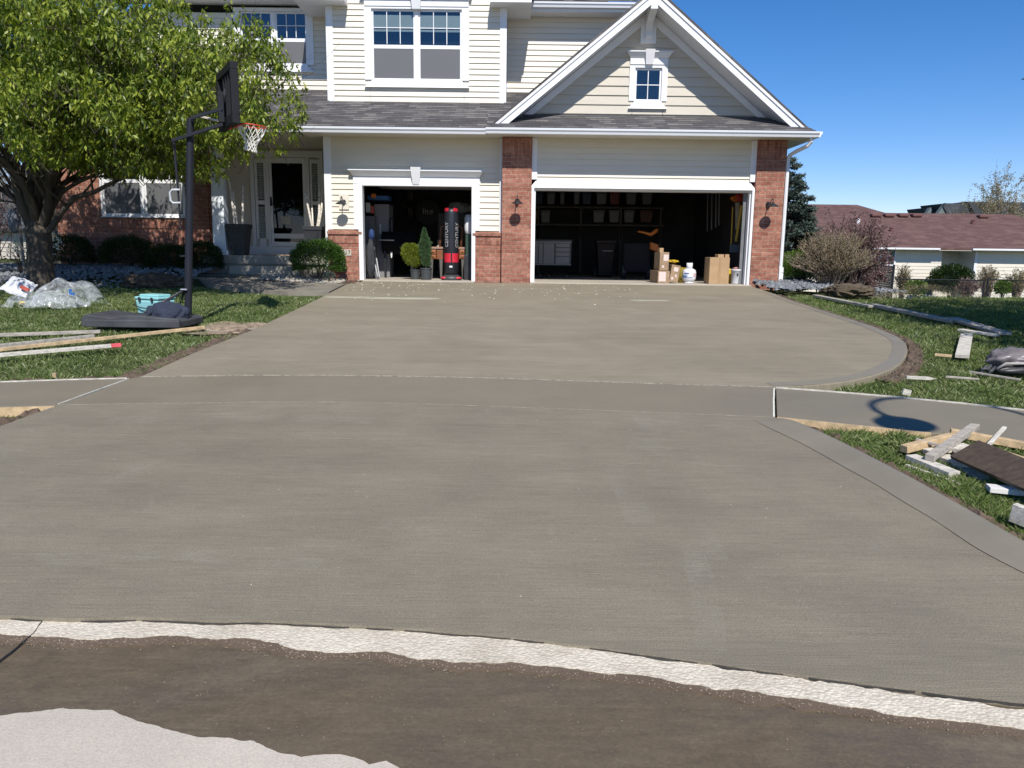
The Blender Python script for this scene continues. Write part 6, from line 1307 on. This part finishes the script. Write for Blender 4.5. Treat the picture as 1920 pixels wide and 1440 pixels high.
# wheeled bins and machines in the dark
tc = thing('trash_cart', 'dark brown wheeled trash cart deep in the double garage', 'trash cart', (W(1136, 480, 21.5).x, 21.5, FZ_)); a, b = W(1122, 450, 21.3), W(1152, 450, 21.3); cx = (a.x+b.x)/2; m_ = simple('brown_cart', (.03, .02, .017), .8, .2, 4)
MB().hexa([(cx-.18, 21.35, FZ_+.05), (cx+.18, 21.35, FZ_+.05), (cx+.18, 21.8, FZ_+.05), (cx-.18, 21.8, FZ_+.05)], [(cx-.25, 21.25, a.z-.1), (cx+.25, 21.25, a.z-.1), (cx+.25, 21.9, a.z-.1), (cx-.25, 21.9, a.z-.1)]).build('body', m_, tc, bevel=.02); MB().box(cx-.27, cx+.27, 21.2, 21.95, a.z-.095, a.z).build('lid', m_, tc, bevel=.02)
MB().box(cx-.1, cx+.18, 21.27, 21.28, a.z-.30, a.z-.28).build('label_strip', simple('faded_print', (.3, .3, .3), .6, .1, 4), tc)
for s in (-1, 1): MB().lathe([(0, -.03), (.11, -.03), (.11, .03), (0, .03)], (cx+s*.23, 21.8, FZ_+.11), 16, Matrix.Rotation(PI/2, 3, 'Y')).build('wheel', black_plastic, tc)
sb_ = thing('snow_blower', 'dark machine with orange chute beside the cardboard boxes', 'machine', (W(1195, 480, 20.5).x, 20.5, FZ_)); a, b = W(1172, 455, 20.3), W(1222, 455, 20.3); MB().box(a.x, b.x, 20.4, 20.95, FZ_+.18, a.z).build('housing', simple('navy_housing', (.010, .012, .016), .9, .1, 3), sb_, bevel=.05)
for s in (a.x+.02, b.x-.02): MB().lathe([(0, -.05), (.19, -.05), (.19, .05), (0, .05)], (s, 20.6, FZ_+.19), 18, Matrix.Rotation(PI/2, 3, 'Y')).build('wheel', black_plastic, sb_)
P = [W(x, y, 20.3) for x, y in ((1196, 434), (1208, 436), (1220, 440), (1230, 433), (1233, 429))]; MB().tube(P, [.02, .03, .05, .05, .03], 8).build('chute', orange_m, sb_, smooth=True); q = W(1226, 463, 20.2); MB().obox(q, (.10, 0, -.03), (0, .1, 0), (0, 0, .09)).build('guard', orange_m, sb_, bevel=.01)
# sunlit things at the front of the double garage
GB = 'cardboard boxes at the double garage door'
def carton(name, label, x0, x1, y0, y1, Y, dep, m, zf=None, yaw=0, tilt=0, grp=GB):
    a = W(x0, y1, Y); b = W(x1, y0, Y); z0 = zf if zf is not None else a.z; cx = (a.x+b.x)/2; t = thing(name, label, 'box', (cx, Y+dep/2, z0), grp); M = Matrix.Rotation(math.radians(yaw), 3, 'Z') @ Matrix.Rotation(math.radians(tilt), 3, 'Y'); w = (b.x-a.x)/2; h = (b.z-z0)/2; C = Vector((cx, Y+dep/2, z0+h))
    MB().obox(C, M @ Vector((w, 0, 0)), M @ Vector((0, dep/2, 0)), M @ Vector((0, 0, h))).build('carton', m, t, bevel=.006); return t, C, M, w, dep/2, h
def patch(info, u0, u1, v0, v1, m, name):
    t, C, M, w, d, h = info; MB().obox(C+M @ Vector(((u0+u1)/2*w, -d-.002, (v0+v1)/2*h)), M @ Vector(((u1-u0)/2*w, 0, 0)), M @ Vector((0, .0015, 0)), M @ Vector((0, 0, (v1-v0)/2*h))).build(name, m, t)
tape_m = simple('packing_tape', (.37, .235, .125), .35, .1, 8)
a_ = carton('cardboard_box', 'worn bottom cardboard box of the stack with a pink label', 1231, 1254, 508, 529.5, 17.75, .75, card_worn, FZ_-.0, 4); patch(a_, -.85, .35, -.7, .85, label_m, 'shipping_label'); side = None
b_ = carton('cardboard_box', 'tall plastic wrapped cardboard box on top of the worn one', 1235, 1254, 473, 507, 17.85, .55, card_worn, None, 3); patch(b_, -.2, .9, .05, .75, label_m, 'shipping_label'); patch(b_, -.5, 0, -.7, -.45, label_m, 'sticker')
c_ = carton('cardboard_box', 'tiny cardboard box perched on the tall wrapped box', 1236, 1244, 465, 473, 17.9, .12, card_m, None, 8)
d_ = carton('cardboard_box', 'tilted cardboard box leaning right of the stack', 1256, 1274, 497, 529, 17.78, .4, card_worn, FZ_+.03, 2, 8); patch(d_, -.4, .6, .25, .75, label_m, 'shipping_label'); patch(d_, -.7, -.2, -.75, -.45, label_m, 'sticker'); patch(d_, .1, .5, -.4, -.1, label_m, 'sticker')
e_ = carton('cardboard_box', 'large clean cardboard box standing alone near the right jamb', 1328.5, 1368.5, 483, 530.5, 17.7, .45, card_m, FZ_-.0, 1); patch(e_, -.08, .14, -1, 1, tape_m, 'tape')
carton('cardboard_tray', 'small open cardboard tray on the large clean box', 1345, 1357, 477, 483, 17.8, .18, card_m, None, 10); carton('cardboard_tray', 'small cardboard block at the right on the large clean box', 1360, 1368, 477, 483, 17.8, .14, card_m, None, -5)
q = W(1262, 490, 18.1); tag(blob((q.x, 18.1, q.z), (.11, .1, .035), .4, 2, 3, None, 3).build('yellow_webbing', yellow_m), 'yellow webbing on the tilted cardboard box', 'webbing')
q = W(1280, 515, 18.4); tag(blob((q.x, 18.5, FZ_+.16), (.17, .14, .19), .3, 2, 3, None, 5).build('yellow_sack', simple('dull_yellow', (.22, .17, .02), .7, .3, 5), smooth=True), 'dull yellow sack behind the propane tank', 'sack')
a = W(1292.5, 526, 17.85); pt = thing('propane_tank', 'white propane cylinder with blue and white label', 'propane tank', (a.x, 17.9, FZ_)); zt = W(1292, 493, 17.85).z; H_ = zt-FZ_; R0 = .155
MB().lathe([(.11, 0), (.115, .03), (.10, .04)], (a.x, 17.9, FZ_), 24).build('foot_ring', tank_m, pt, smooth=True)
MB().lathe([(.0, .03), (.09, .035), (.135, .07), (R0, .12), (R0, H_*.55), (.135, H_*.66), (.08, H_*.72), (.03, H_*.74), (0, H_*.74)], (a.x, 17.9, FZ_), 28).build('cylinder', tank_m, pt, smooth=True)
mb = MB(); n = 20
for z in (H_*.70, H_):
    for i in range(n): t_ = PI/2+.5+(2*PI-1)*i/(n-1); mb.v.append((a.x+math.cos(t_)*.07, 17.9+math.sin(t_)*.07, FZ_+z))
mb.f = [(i, i+1, n+i+1, n+i) for i in range(n-1)]; o = mb.build('collar', tank_m, pt, smooth=True); s = o.modifiers.new('solid', 'SOLIDIFY'); s.thickness = .008
MB().lathe([(.02, 0), (.025, .05), (.012, .06), (.02, .08), (0, .085)], (a.x, 17.9, FZ_+H_*.73), 10).build('valve', black_metal, pt)
def tband(a0, a1, z0, z1, m, name, skew=0):
    mb = MB(); n = 10
    for z, sft in ((z0, 0), (z1, skew)):
        for i in range(n+1): t_ = a0+(a1-a0)*i/n+sft; mb.v.append((a.x+math.sin(t_)*(R0+.002), 17.9-math.cos(t_)*(R0+.002), z))
    mb.f = [(i, i+1, n+2+i, n+1+i) for i in range(n)]; mb.build(name, m, pt)
tband(-1.3, -.55, FZ_+.15, FZ_+H_*.52, blue_m, 'blue_label', .35); tband(.35, 1.2, FZ_+.15, FZ_+H_*.5, simple('pink_print', (.62, .45, .47), .5, .2, 30), 'text_label'); tband(-1.2, .3, FZ_+.125, FZ_+.14, blue_m, 'blue_stripe')
a = W(1381.5, 531, 17.75); bk_ = thing('bucket', 'white and grey bucket by the right jamb of the double garage', 'bucket', (a.x, 17.85, FZ_)); zt = W(1381, 505, 17.75).z
MB().lathe([(.095, 0), (.10, .02), (.115, zt-FZ_-.04), (.125, zt-FZ_-.035), (.125, zt-FZ_), (.112, zt-FZ_), (.10, .03), (0, .03)], (a.x, 17.85, FZ_), 24).build('pail', simple('bucket_white', (.58, .59, .62), .5, .05, 3), bk_, smooth=True)
MB().add([(a.x-.015, 17.733, FZ_+.18), (a.x+.02, 17.733, FZ_+.18), (a.x+.02, 17.735, FZ_+.24), (a.x-.015, 17.735, FZ_+.24)], [(0, 1, 2, 3)]).build('print_mark', black_metal, bk_); MB().tube([(a.x-.12, 17.85, zt-.02), (a.x-.07, 17.74, zt+.07), (a.x+.02, 17.76, zt+.04)], .004, 5).build('bail_handle', black_metal, bk_)
tag(blob((a.x-.01, 17.85, zt+.01), (.08, .07, .035), .4, 2.5, 3, None, 4).build('work_rags', simple('pink_rag', (.42, .2, .17), .8, .3, 14), smooth=True), 'small pinkish rags on the bucket', 'rags')
q = W(1369, 520, 17.95); tag(MB().hexa([(q.x-.06, 18.05, FZ_), (q.x+.08, 18.05, FZ_), (q.x+.08, 18.25, FZ_), (q.x-.06, 18.25, FZ_)], [(q.x-.05, 18.06, FZ_+.33), (q.x+.04, 18.06, FZ_+.35), (q.x+.04, 18.22, FZ_+.35), (q.x-.05, 18.22, FZ_+.33)]).build('yellow_jug', yellow_m, bevel=.02), 'yellow jug between the large box and the bucket', 'jug')
# tools on the right wall
GT = 'long tools along the right garage wall'
def tool(label, p0, p1, Y0, Y1, r, m, head=None, hm=None, name='long_tool'):
    a = W(*p0, Y0); b = W(*p1, Y1); t = thing(name, label, 'tool', tuple(b), GT); MB().tube([a, b], r, 7).build('shaft', m, t)
    if head: MB().obox(b, (head[0], 0, 0), (0, .02, 0), (0, 0, head[1])).build('head', hm or black_metal, t, bevel=.004)
tool('short yellow handled tool hanging near the right jamb', (1374, 388), (1371, 458), 19.4, 19.4, .016, yellow_m); tool('thick yellow handled tool slanting down the right wall', (1391, 385), (1380, 453), 19.0, 19.0, .032, yellow_m); tool('tan board hanging behind the yellow tools', (1384, 380), (1384, 430), 19.8, 19.8, .07, wood_old)
for k, px in enumerate((1327, 1335, 1343, 1349)): tool(['left fishing rod in the row on the right wall', 'second rod from the left on the right wall', 'third rod from the left on the right wall', 'right rod in the row on the right wall'][k], (px, 362), (px-1, 435-4*k), 22.2-k*.4, 22.2-k*.4, .022, simple('grey_rod', (.17, .17, .18), .5, .1, 4))
tool('grey blue plastic snow shovel by the right jamb', (1378, 430), (1377, 466), 18.7, 18.7, .014, black_metal, (.11, .09), simple('grey_blue_plastic', (.10, .13, .15), .5, .1, 4), 'snow_shovel')
q = W(1390, 368, 19); tag(blob((q.x, 19.1, q.z), (.10, .08, .12), .2, 2, 3, None, 6).build('red_canister', simple('red_can', (.30, .02, .01), .5, .1, 4)), 'red canister at the top by the right jamb', 'canister'); q = W(1380, 372, 19.3); tag(blob((q.x, 19.4, q.z), (.09, .05, .07), .6, 3, 3, None, 8).build('orange_cord_coil', orange_m), 'orange coiled cord beside the red canister', 'cord')
# ================================================================== NEIGHBOURS
def roofpt(px, py, Ye, ze, sl):
    r = ray(px, py); k = r.z/r.y; Y = (ze-sl*Ye-CH)/(k-sl); return Vector((r.x/r.y*Y, Y, CH+k*Y))
def nb():
    t = thing('neighbor_house', 'low neighbouring house with a wide red brown roof and cream siding', 'house', (22, 46, -1)); Ye = 44.4; ze = W(1750, 465, Ye).z; sl = .42
    R = lambda x, y: roofpt(x, y, Ye, ze, sl)
    ridge = R(1660, 399); ridge2 = R(1868, 402); e0 = W(1640, 464, Ye); X0, X1 = W(1500, 464, Ye).x, W(2150, 464, Ye).x; Yr = ridge.y; zr = ridge.z
    pk_ = R(1607, 384); yy, zz = pk_.y, pk_.z; xr = ridge2.x+1
    MB().prism([(X0, Ye, ze), (X1, Ye, ze), (xr, Yr, zr), (ridge.x, Yr, zr), (pk_.x, yy, zz), (X0, yy, zz)], (0, 0, -.12)).build('roof', shingle_red, t)
    MB().prism([(ridge.x, Yr+.02, zr), (xr, Yr+.02, zr), (X1, 2*Yr-Ye, ze), (pk_.x, 2*Yr-Ye, ze)], (0, 0, -.12)).build('roof', shingle_red, t)
    MB().prism([(xr+.02, Yr, zr), (X1, Ye+.02, ze), (X1, 2*Yr-Ye, ze)], (0, 0, -.12)).build('roof', shingle_red, t)
    MB().prism([(X0, yy+.02, zz), (pk_.x, yy+.02, zz), (pk_.x, 2*yy-Ye, ze), (X0, 2*yy-Ye, ze)], (0, 0, -.12)).build('roof', shingle_red, t)
    vm = simple('red_brown_vent', (.13, .055, .05), .7, .1, 5)
    for px in (1641, 1666, 1692, 1717, 1842): q = R(px, 406 if px < 1800 else 408); MB().box(q.x-.3, q.x+.3, q.y-.25, q.y+.2, q.z-.02, q.z+.16).build('roof_vent', vm, t, bevel=.05)
    for px in (1523, 1535, 1549, 1563, 1578): q = W(px, 391.5-(px-1523)*.06, yy-.2); MB().box(q.x-.2, q.x+.2, q.y-.25, q.y+.2, q.z-.25, q.z+.0).build('roof_vent', vm, t, bevel=.05)
    for px, py, m in ((1671, 434, vm), (1824, 420, vm), (1609, 419, white)): q = R(px, py); MB().lathe([(.10, -.1), (.10, .2), (.13, .21), (.0, .3)], q, 10).build('vent_pipe', m, t)
    gm = MC['gutter_white']; xa, xb, xc = W(1628, 464, Ye).x, W(1762, 464, Ye).x, W(1823, 466, Ye).x
    MB().box(X0, xb, Ye-.1, Ye+.0, ze-.10, ze+.0).build('gutter', white, t); MB().box(xb, xc, Ye+.3, Ye+.4, ze-.13, ze+.0).build('gutter', white, t); MB().box(xc, X1, Ye-.1, Ye, ze-.10, ze+.0).build('gutter', white, t); MB().box(X0, X1, Ye, Ye+1.6, ze-.14, ze-.12).build('soffit', cream, t)
    xw = W(1764, 500, 45).x; xv = W(1826, 500, 45).x
    for x0, x1, Y in ((X0, xw, 45.0), (xw, xv, 46.6), (xv, X1, 45.0)): m_ = siding(Y, -1.6, ze-.13, lambda z: (x0, x1), e=.2, d=.02); m_.build('siding_wall', cream, t, recalc=False)
    MB().box(xv-.01, xv+.14, 44.97, 46.6, -1.6, ze-.14).build('corner_board', white, t); MB().box(xw-.1, xw, 45.02, 46.6, -1.6, ze-.14).build('side_wall', cream, t); MB().box(X0, X1, 46.7, 2*Yr-45, -1.6, ze-.2).build('body_wall', cream, t)
    a, b = W(1651, 495, 45), W(1677, 469, 45); fm = MB(); fm.box(a.x-.1, b.x+.1, 44.93, 44.99, a.z-.1, b.z+.08); wn = fm.build('window', white, t); mx = (a.x+b.x)/2
    MB().box(a.x, mx-.05, 44.91, 44.929, a.z, b.z).build('pane', simple('dark_pane', (.015, .018, .022), .15, .1, 2), wn); MB().box(mx+.05, b.x, 44.91, 44.929, a.z, b.z).build('pane', MC['dark_pane'], wn); q = W(1664, 481, 45); MB().box(mx+.05, b.x, 44.905, 44.909, q.z, b.z).build('blind', simple('green_blind', (.10, .16, .14), .6, .1, 2), wn)
nb()
def nb2():
    t = thing('distant_house', 'dark grey gabled roofs of a farther house behind the red brown roof', 'house', (40, 70, 0)); Y = 68
    def gab(pk, l, r, dep, Yf, name='roof'):
        a, b, c = W(*pk, Yf), W(*l, Yf), W(*r, Yf); MB().prism([a, b, (b.x, Yf, b.z-.3), (c.x, Yf, c.z-.3), c], (0, dep, 0)).build('gable', simple('grey_green_siding', (.13, .16, .16), .8, .1, 4), t)
    def rf(p, Yf, dep): P = [W(x, y, Yf) for x, y in p]; MB().prism(P, (0, dep, 0)).build('roof', shingle_dark, t)
    gab((1745, 389), (1730, 412), (1754, 412), .5, 66); rf([(1745, 388.5), (1768, 389.5), (1780, 412), (1755, 412)], 66.1, 4)
    gab((1773, 381.5), (1756, 404), (1790, 412), .5, 64); rf([(1773, 381), (1813, 381.5), (1822, 412), (1790, 412)], 64.1, 4); rf([(1814, 378), (1990, 380), (1990, 440), (1835, 412)], 64.6, 6); rf([(1773, 380.5), (1769, 388), (1781, 410), (1786, 410)], 63.9, .3)
    MB().box(W(1735, 412, 66).x, W(2000, 412, 66).x, 66, 75, -1.5, W(1800, 409, 66).z).build('wall', MC['grey_green_siding'], t)
nb2()
fx = simple('black_fence', (.012, .013, .015), .5, .1, 4)
def fence(label, p0, p1, Y0, Y1, hgt, ends=(1, 1), rail=.03):
    a = W(p0[0], p0[1], Y0); b = W(p1[0], p1[1], Y1); t = thing('chain_link_fence', label, 'fence', tuple(a), 'black chain link fence'); L = (b-a); n = max(2, int(L.length/.13))
    MB().tube([a, b], rail, 6).build('top_rail', fx, t); A = a-Vector((0, 0, hgt)); B = b-Vector((0, 0, hgt))
    mb = MB(); k = int(hgt/.13)
    for i in range(-k, n):
        for s in (0, 1):
            u0, u1 = i/n, (i+k)/n; z0, z1 = (0, hgt) if s == 0 else (hgt, 0)
            if u0 < 0: z0 = z0+(z1-z0)*(-u0)/(u1-u0); u0 = 0
            if u1 > 1: z1 = z0+(z1-z0)*(1-u0)/(u1-u0); u1 = 1
            mb.tube([A.lerp(B, u0)+Vector((0, 0, z0)), A.lerp(B, u1)+Vector((0, 0, z1))], .005, 3, cap=False)
    mb.build('wire_mesh', fx, t, recalc=False)
    for e, q in zip(ends, (a, b)):
        if e: MB().tube([q-Vector((0, 0, hgt+.1)), q+Vector((0, 0, .08))], .05, 8).build('post', fx, t)
fence('long chain link fence run before the hedge of the neighbour', (1678, 523), (1846, 526), 38, 38, 1.1, (0, 1)); fence('chain link fence run at the right edge', (1853, 524), (2050, 530), 38, 37, 1.15, (1, 0)); fence('chain link fence run coming forward beside the purple shrub', (1612, 496), (1676, 500), 22, 31, 1.7, (0, 1), .025)
def far_shrub(name, lab, px0, px1, py0, py1, Y, kind, seed):
    a = W(px0, py1, Y); b = W(px1, py0, Y); cx = (a.x+b.x)/2; R = (b.x-a.x)/2; H = b.z-a.z; g = gnd(cx, Y)
    if kind == 'dense': shrub(name, lab, 'bush', (cx, Y, a.z+H*.5), (R, R*.6, H*.55), int(5200), yew_m, None, (.16, .06), 'bushes before the neighbouring house', seed=seed, shell=.6, bottom=-.8)
    elif kind == 'lime': shrub(name, lab, 'bush', (cx, Y, a.z+H*.45), (R, R*.6, H*.55), int(2600), lime_m, None, (.14, .07), 'bushes before the neighbouring house', seed=seed, shell=.4, bottom=-.8)
    else: twiggy(name, lab, (cx, Y), R, b.z-g, 90, twig_m, 1400, bud_m if kind == 'bud' else plum_m, seed, 'bush', 'bushes before the neighbouring house', r0=.02, bs=(.09, .05))
far_shrub('hedge', 'dark dense hedge in front of the recessed wall', 1740, 1826, 500, 548, 43, 'dense', 50)
far_shrub('far_shrub', 'tan twiggy shrub left in front of the sunlit siding', 1678, 1708, 494, 550, 42, 'bud', 51); far_shrub('far_shrub', 'tan twiggy shrub right of the dark hedge', 1828, 1878, 497, 545, 42, 'bud', 52); far_shrub('far_shrub', 'tan twiggy shrub at the right edge of the photo', 1882, 1935, 503, 548, 41, 'bud', 53)
far_shrub('far_shrub', 'small bright green bush by the fence below the sunlit siding', 1698, 1738, 527, 552, 41, 'lime', 54); far_shrub('far_shrub', 'small bright green bush at the right of the fence gate', 1866, 1896, 527, 550, 41, 'lime', 55); far_shrub('far_shrub', 'dark purple twiggy shrub below the hedge', 1790, 1840, 520, 552, 40.5, 'plum', 56)
q0, q1 = W(1732, 549, 43.5), W(1751, 525, 43.5); ac = thing('air_conditioner', 'grey air conditioning unit behind the fence left of the hedge', 'air conditioner', ((q0.x+q1.x)/2, 43.5, q0.z)); MB().box(q0.x, q1.x, 43.5, 44.1, q0.z-.1, q1.z-.05).build('cabinet', simple('ac_grey', (.22, .23, .24), .6, .1, 8), ac); MB().box(q0.x-.03, q1.x+.03, 43.47, 44.13, q1.z-.048, q1.z).build('lid', simple('ac_lid', (.5, .5, .5), .6, .1, 8), ac)
def far_tree():
    q = W(1900, 520, 56); g = -1.2; t = thing('budding_tree', 'thinly leafed budding tree rising over the red brown roof at right', 'tree', (q.x, 56, g)); R_ = random.Random(8); mb = MB(); tips = []; x = q.x; mb.tube([(x, 56, g), (x+.1, 56, g+1.8)], [.22, .17], 8)
    for k in range(9): a = k*2*PI/9; grow(mb, Vector((x, 56, g+1.4+.08*k)), Vector((math.cos(a)*1.0, math.sin(a)*.6, 1.0)), 3.9, .095, 3, tips, (4, 4, 3), .25, .45, 5, .75, R_)
    mb.build('trunk', simple('tan_bark', (.22, .185, .15), .9, .3, 5), t, recalc=False); S_ = [s for s in tips if len(s) > 1]; b = []
    for _ in range(15000): s = R_.choice(S_); i = R_.randrange(len(s)-1); b.append(tuple(s[i].lerp(s[i+1], R_.random())+Vector((R_.gauss(0, .06), R_.gauss(0, .06), R_.gauss(0, .06)))))
    b = np.array(b); leaves_mesh('crown', foliage_mat('tan_buds', [(.16, .14, .07), (.24, .20, .12), (.32, .27, .18)], .2), b, rng.normal(size=b.shape), .12, .06, t)
far_tree()
# small house seen past the left trunk
t = thing('neighbor_house', 'low tan house glimpsed behind the trunk at the left edge', 'house', (-21, 33, 0)); a, b = W(-40, 455, 33), W(60, 430, 33)
siding(33, -.5, b.z, lambda z: (a.x-6, W(52, 440, 33).x), e=.18, d=.02).build('siding_wall', tan_siding, t, recalc=False); MB().prism([(a.x-6, 32.6, b.z), (W(54, 440, 33).x, 32.6, b.z), (W(54, 440, 33).x, 37, b.z+2.0), (a.x-6, 37, b.z+2.0)], (0, 0, -.1)).build('roof', shingle_dark, t); MB().box(a.x-6, W(50, 440, 33).x, 33.1, 40, -.5, b.z-.1).build('body_wall', tan_siding, t)
# ================================================================== STREET LAMP (behind the camera's right; only its shadow is seen)
lp = thing('street_lamp', 'curved arm street lamp on the right verge casting its shadow on the sidewalk', 'street lamp', (5.3, 1.7, 0)); HZ = 5.1
def sunp(px, py, h): g = G(px, py); dz = h-g.z; return Vector((g.x+dz*.146, g.y-dz*.921, h))
arch = []
gA = [(1686, 782), (1692, 764), (1712, 748), (1745, 738), (1790, 733), (1835, 742), (1875, 755), (1920, 776)]
p_head = sunp(1686, 790, HZ); p_end = Vector((p_head.x+1.55, p_head.y, HZ-.2))
for k in range(13): u = k/12; arch.append(Vector((p_head.x+1.3*(1-math.cos(PI*u))/2*1.0, p_head.y, HZ+.12+.85*math.sin(PI*u)**.8)))
px_ = arch[-1].x; MB().tube([(px_, p_head.y, -.05), (px_, p_head.y, 3), (px_, p_head.y, HZ+.12)], [.09, .06, .045], 12).build('pole', black_metal, lp); MB().tube(arch, .032, 8).build('arm', black_metal, lp, smooth=True)
lp.location = (px_, p_head.y, 0)
for ch in lp.children: ch.matrix_parent_inverse = Matrix.Translation(-lp.location)
MB().lathe([(.05, .20), (.08, .16), (.10, .05), (.24, -.06), (.25, -.09), (.20, -.12), (.0, -.14)], (p_head.x, p_head.y, HZ), 24).build('lamp_head', black_metal, lp, smooth=True)
MB().lathe([(.16, 0), (.16, .25), (.10, .32), (.10, .6)], (px_, p_head.y, -.02), 16).build('base', black_metal, lp)
#@@P3E
# ================================================================== LIGHT
SUN_AZ, SUN_EL = math.radians(9), math.radians(47)
w = bpy.data.worlds.new('World'); S.world = w; w.use_nodes = True; nt = w.node_tree; nt.nodes.clear()
sk = nt.nodes.new('ShaderNodeTexSky'); sk.sky_type = 'NISHITA'; sk.sun_disc = False; sk.sun_elevation = SUN_EL
sk.sun_rotation = PI-SUN_AZ; sk.air_density = 1.0; sk.dust_density = .0; sk.ozone_density = 5; sk.altitude = 1500
bg = nt.nodes.new('ShaderNodeBackground'); bg.inputs[1].default_value = .112; ow = nt.nodes.new('ShaderNodeOutputWorld')
hs = nt.nodes.new('ShaderNodeHueSaturation'); hs.inputs['Saturation'].default_value = 1.27; nt.links.new(sk.outputs[0], hs.inputs['Color']); nt.links.new(mixc(nt, hs.outputs[0], (1.18, .98, 1.03), 1, 'MULTIPLY'), bg.inputs[0]); nt.links.new(bg.outputs[0], ow.inputs[0])
sd = bpy.data.lights.new('sun', 'SUN'); sd.energy = 4.9; sd.angle = math.radians(.53); sd.color = (1, .955, .88)
so = bpy.data.objects.new('sun', sd); COL.objects.link(so); so.location = (3, -10, 20)
d = Vector((-math.sin(SUN_AZ)*math.cos(SUN_EL), math.cos(SUN_AZ)*math.cos(SUN_EL), -math.sin(SUN_EL)))
so.rotation_euler = d.to_track_quat('-Z', 'Y').to_euler()
S.view_settings.view_transform = 'Standard'; S.view_settings.look = 'None'; S.view_settings.exposure = .2; S.view_settings.gamma = 1
S.render.engine = 'CYCLES'; S.cycles.max_bounces = 6; S.cycles.transparent_max_bounces = 16; S.cycles.use_denoising = True
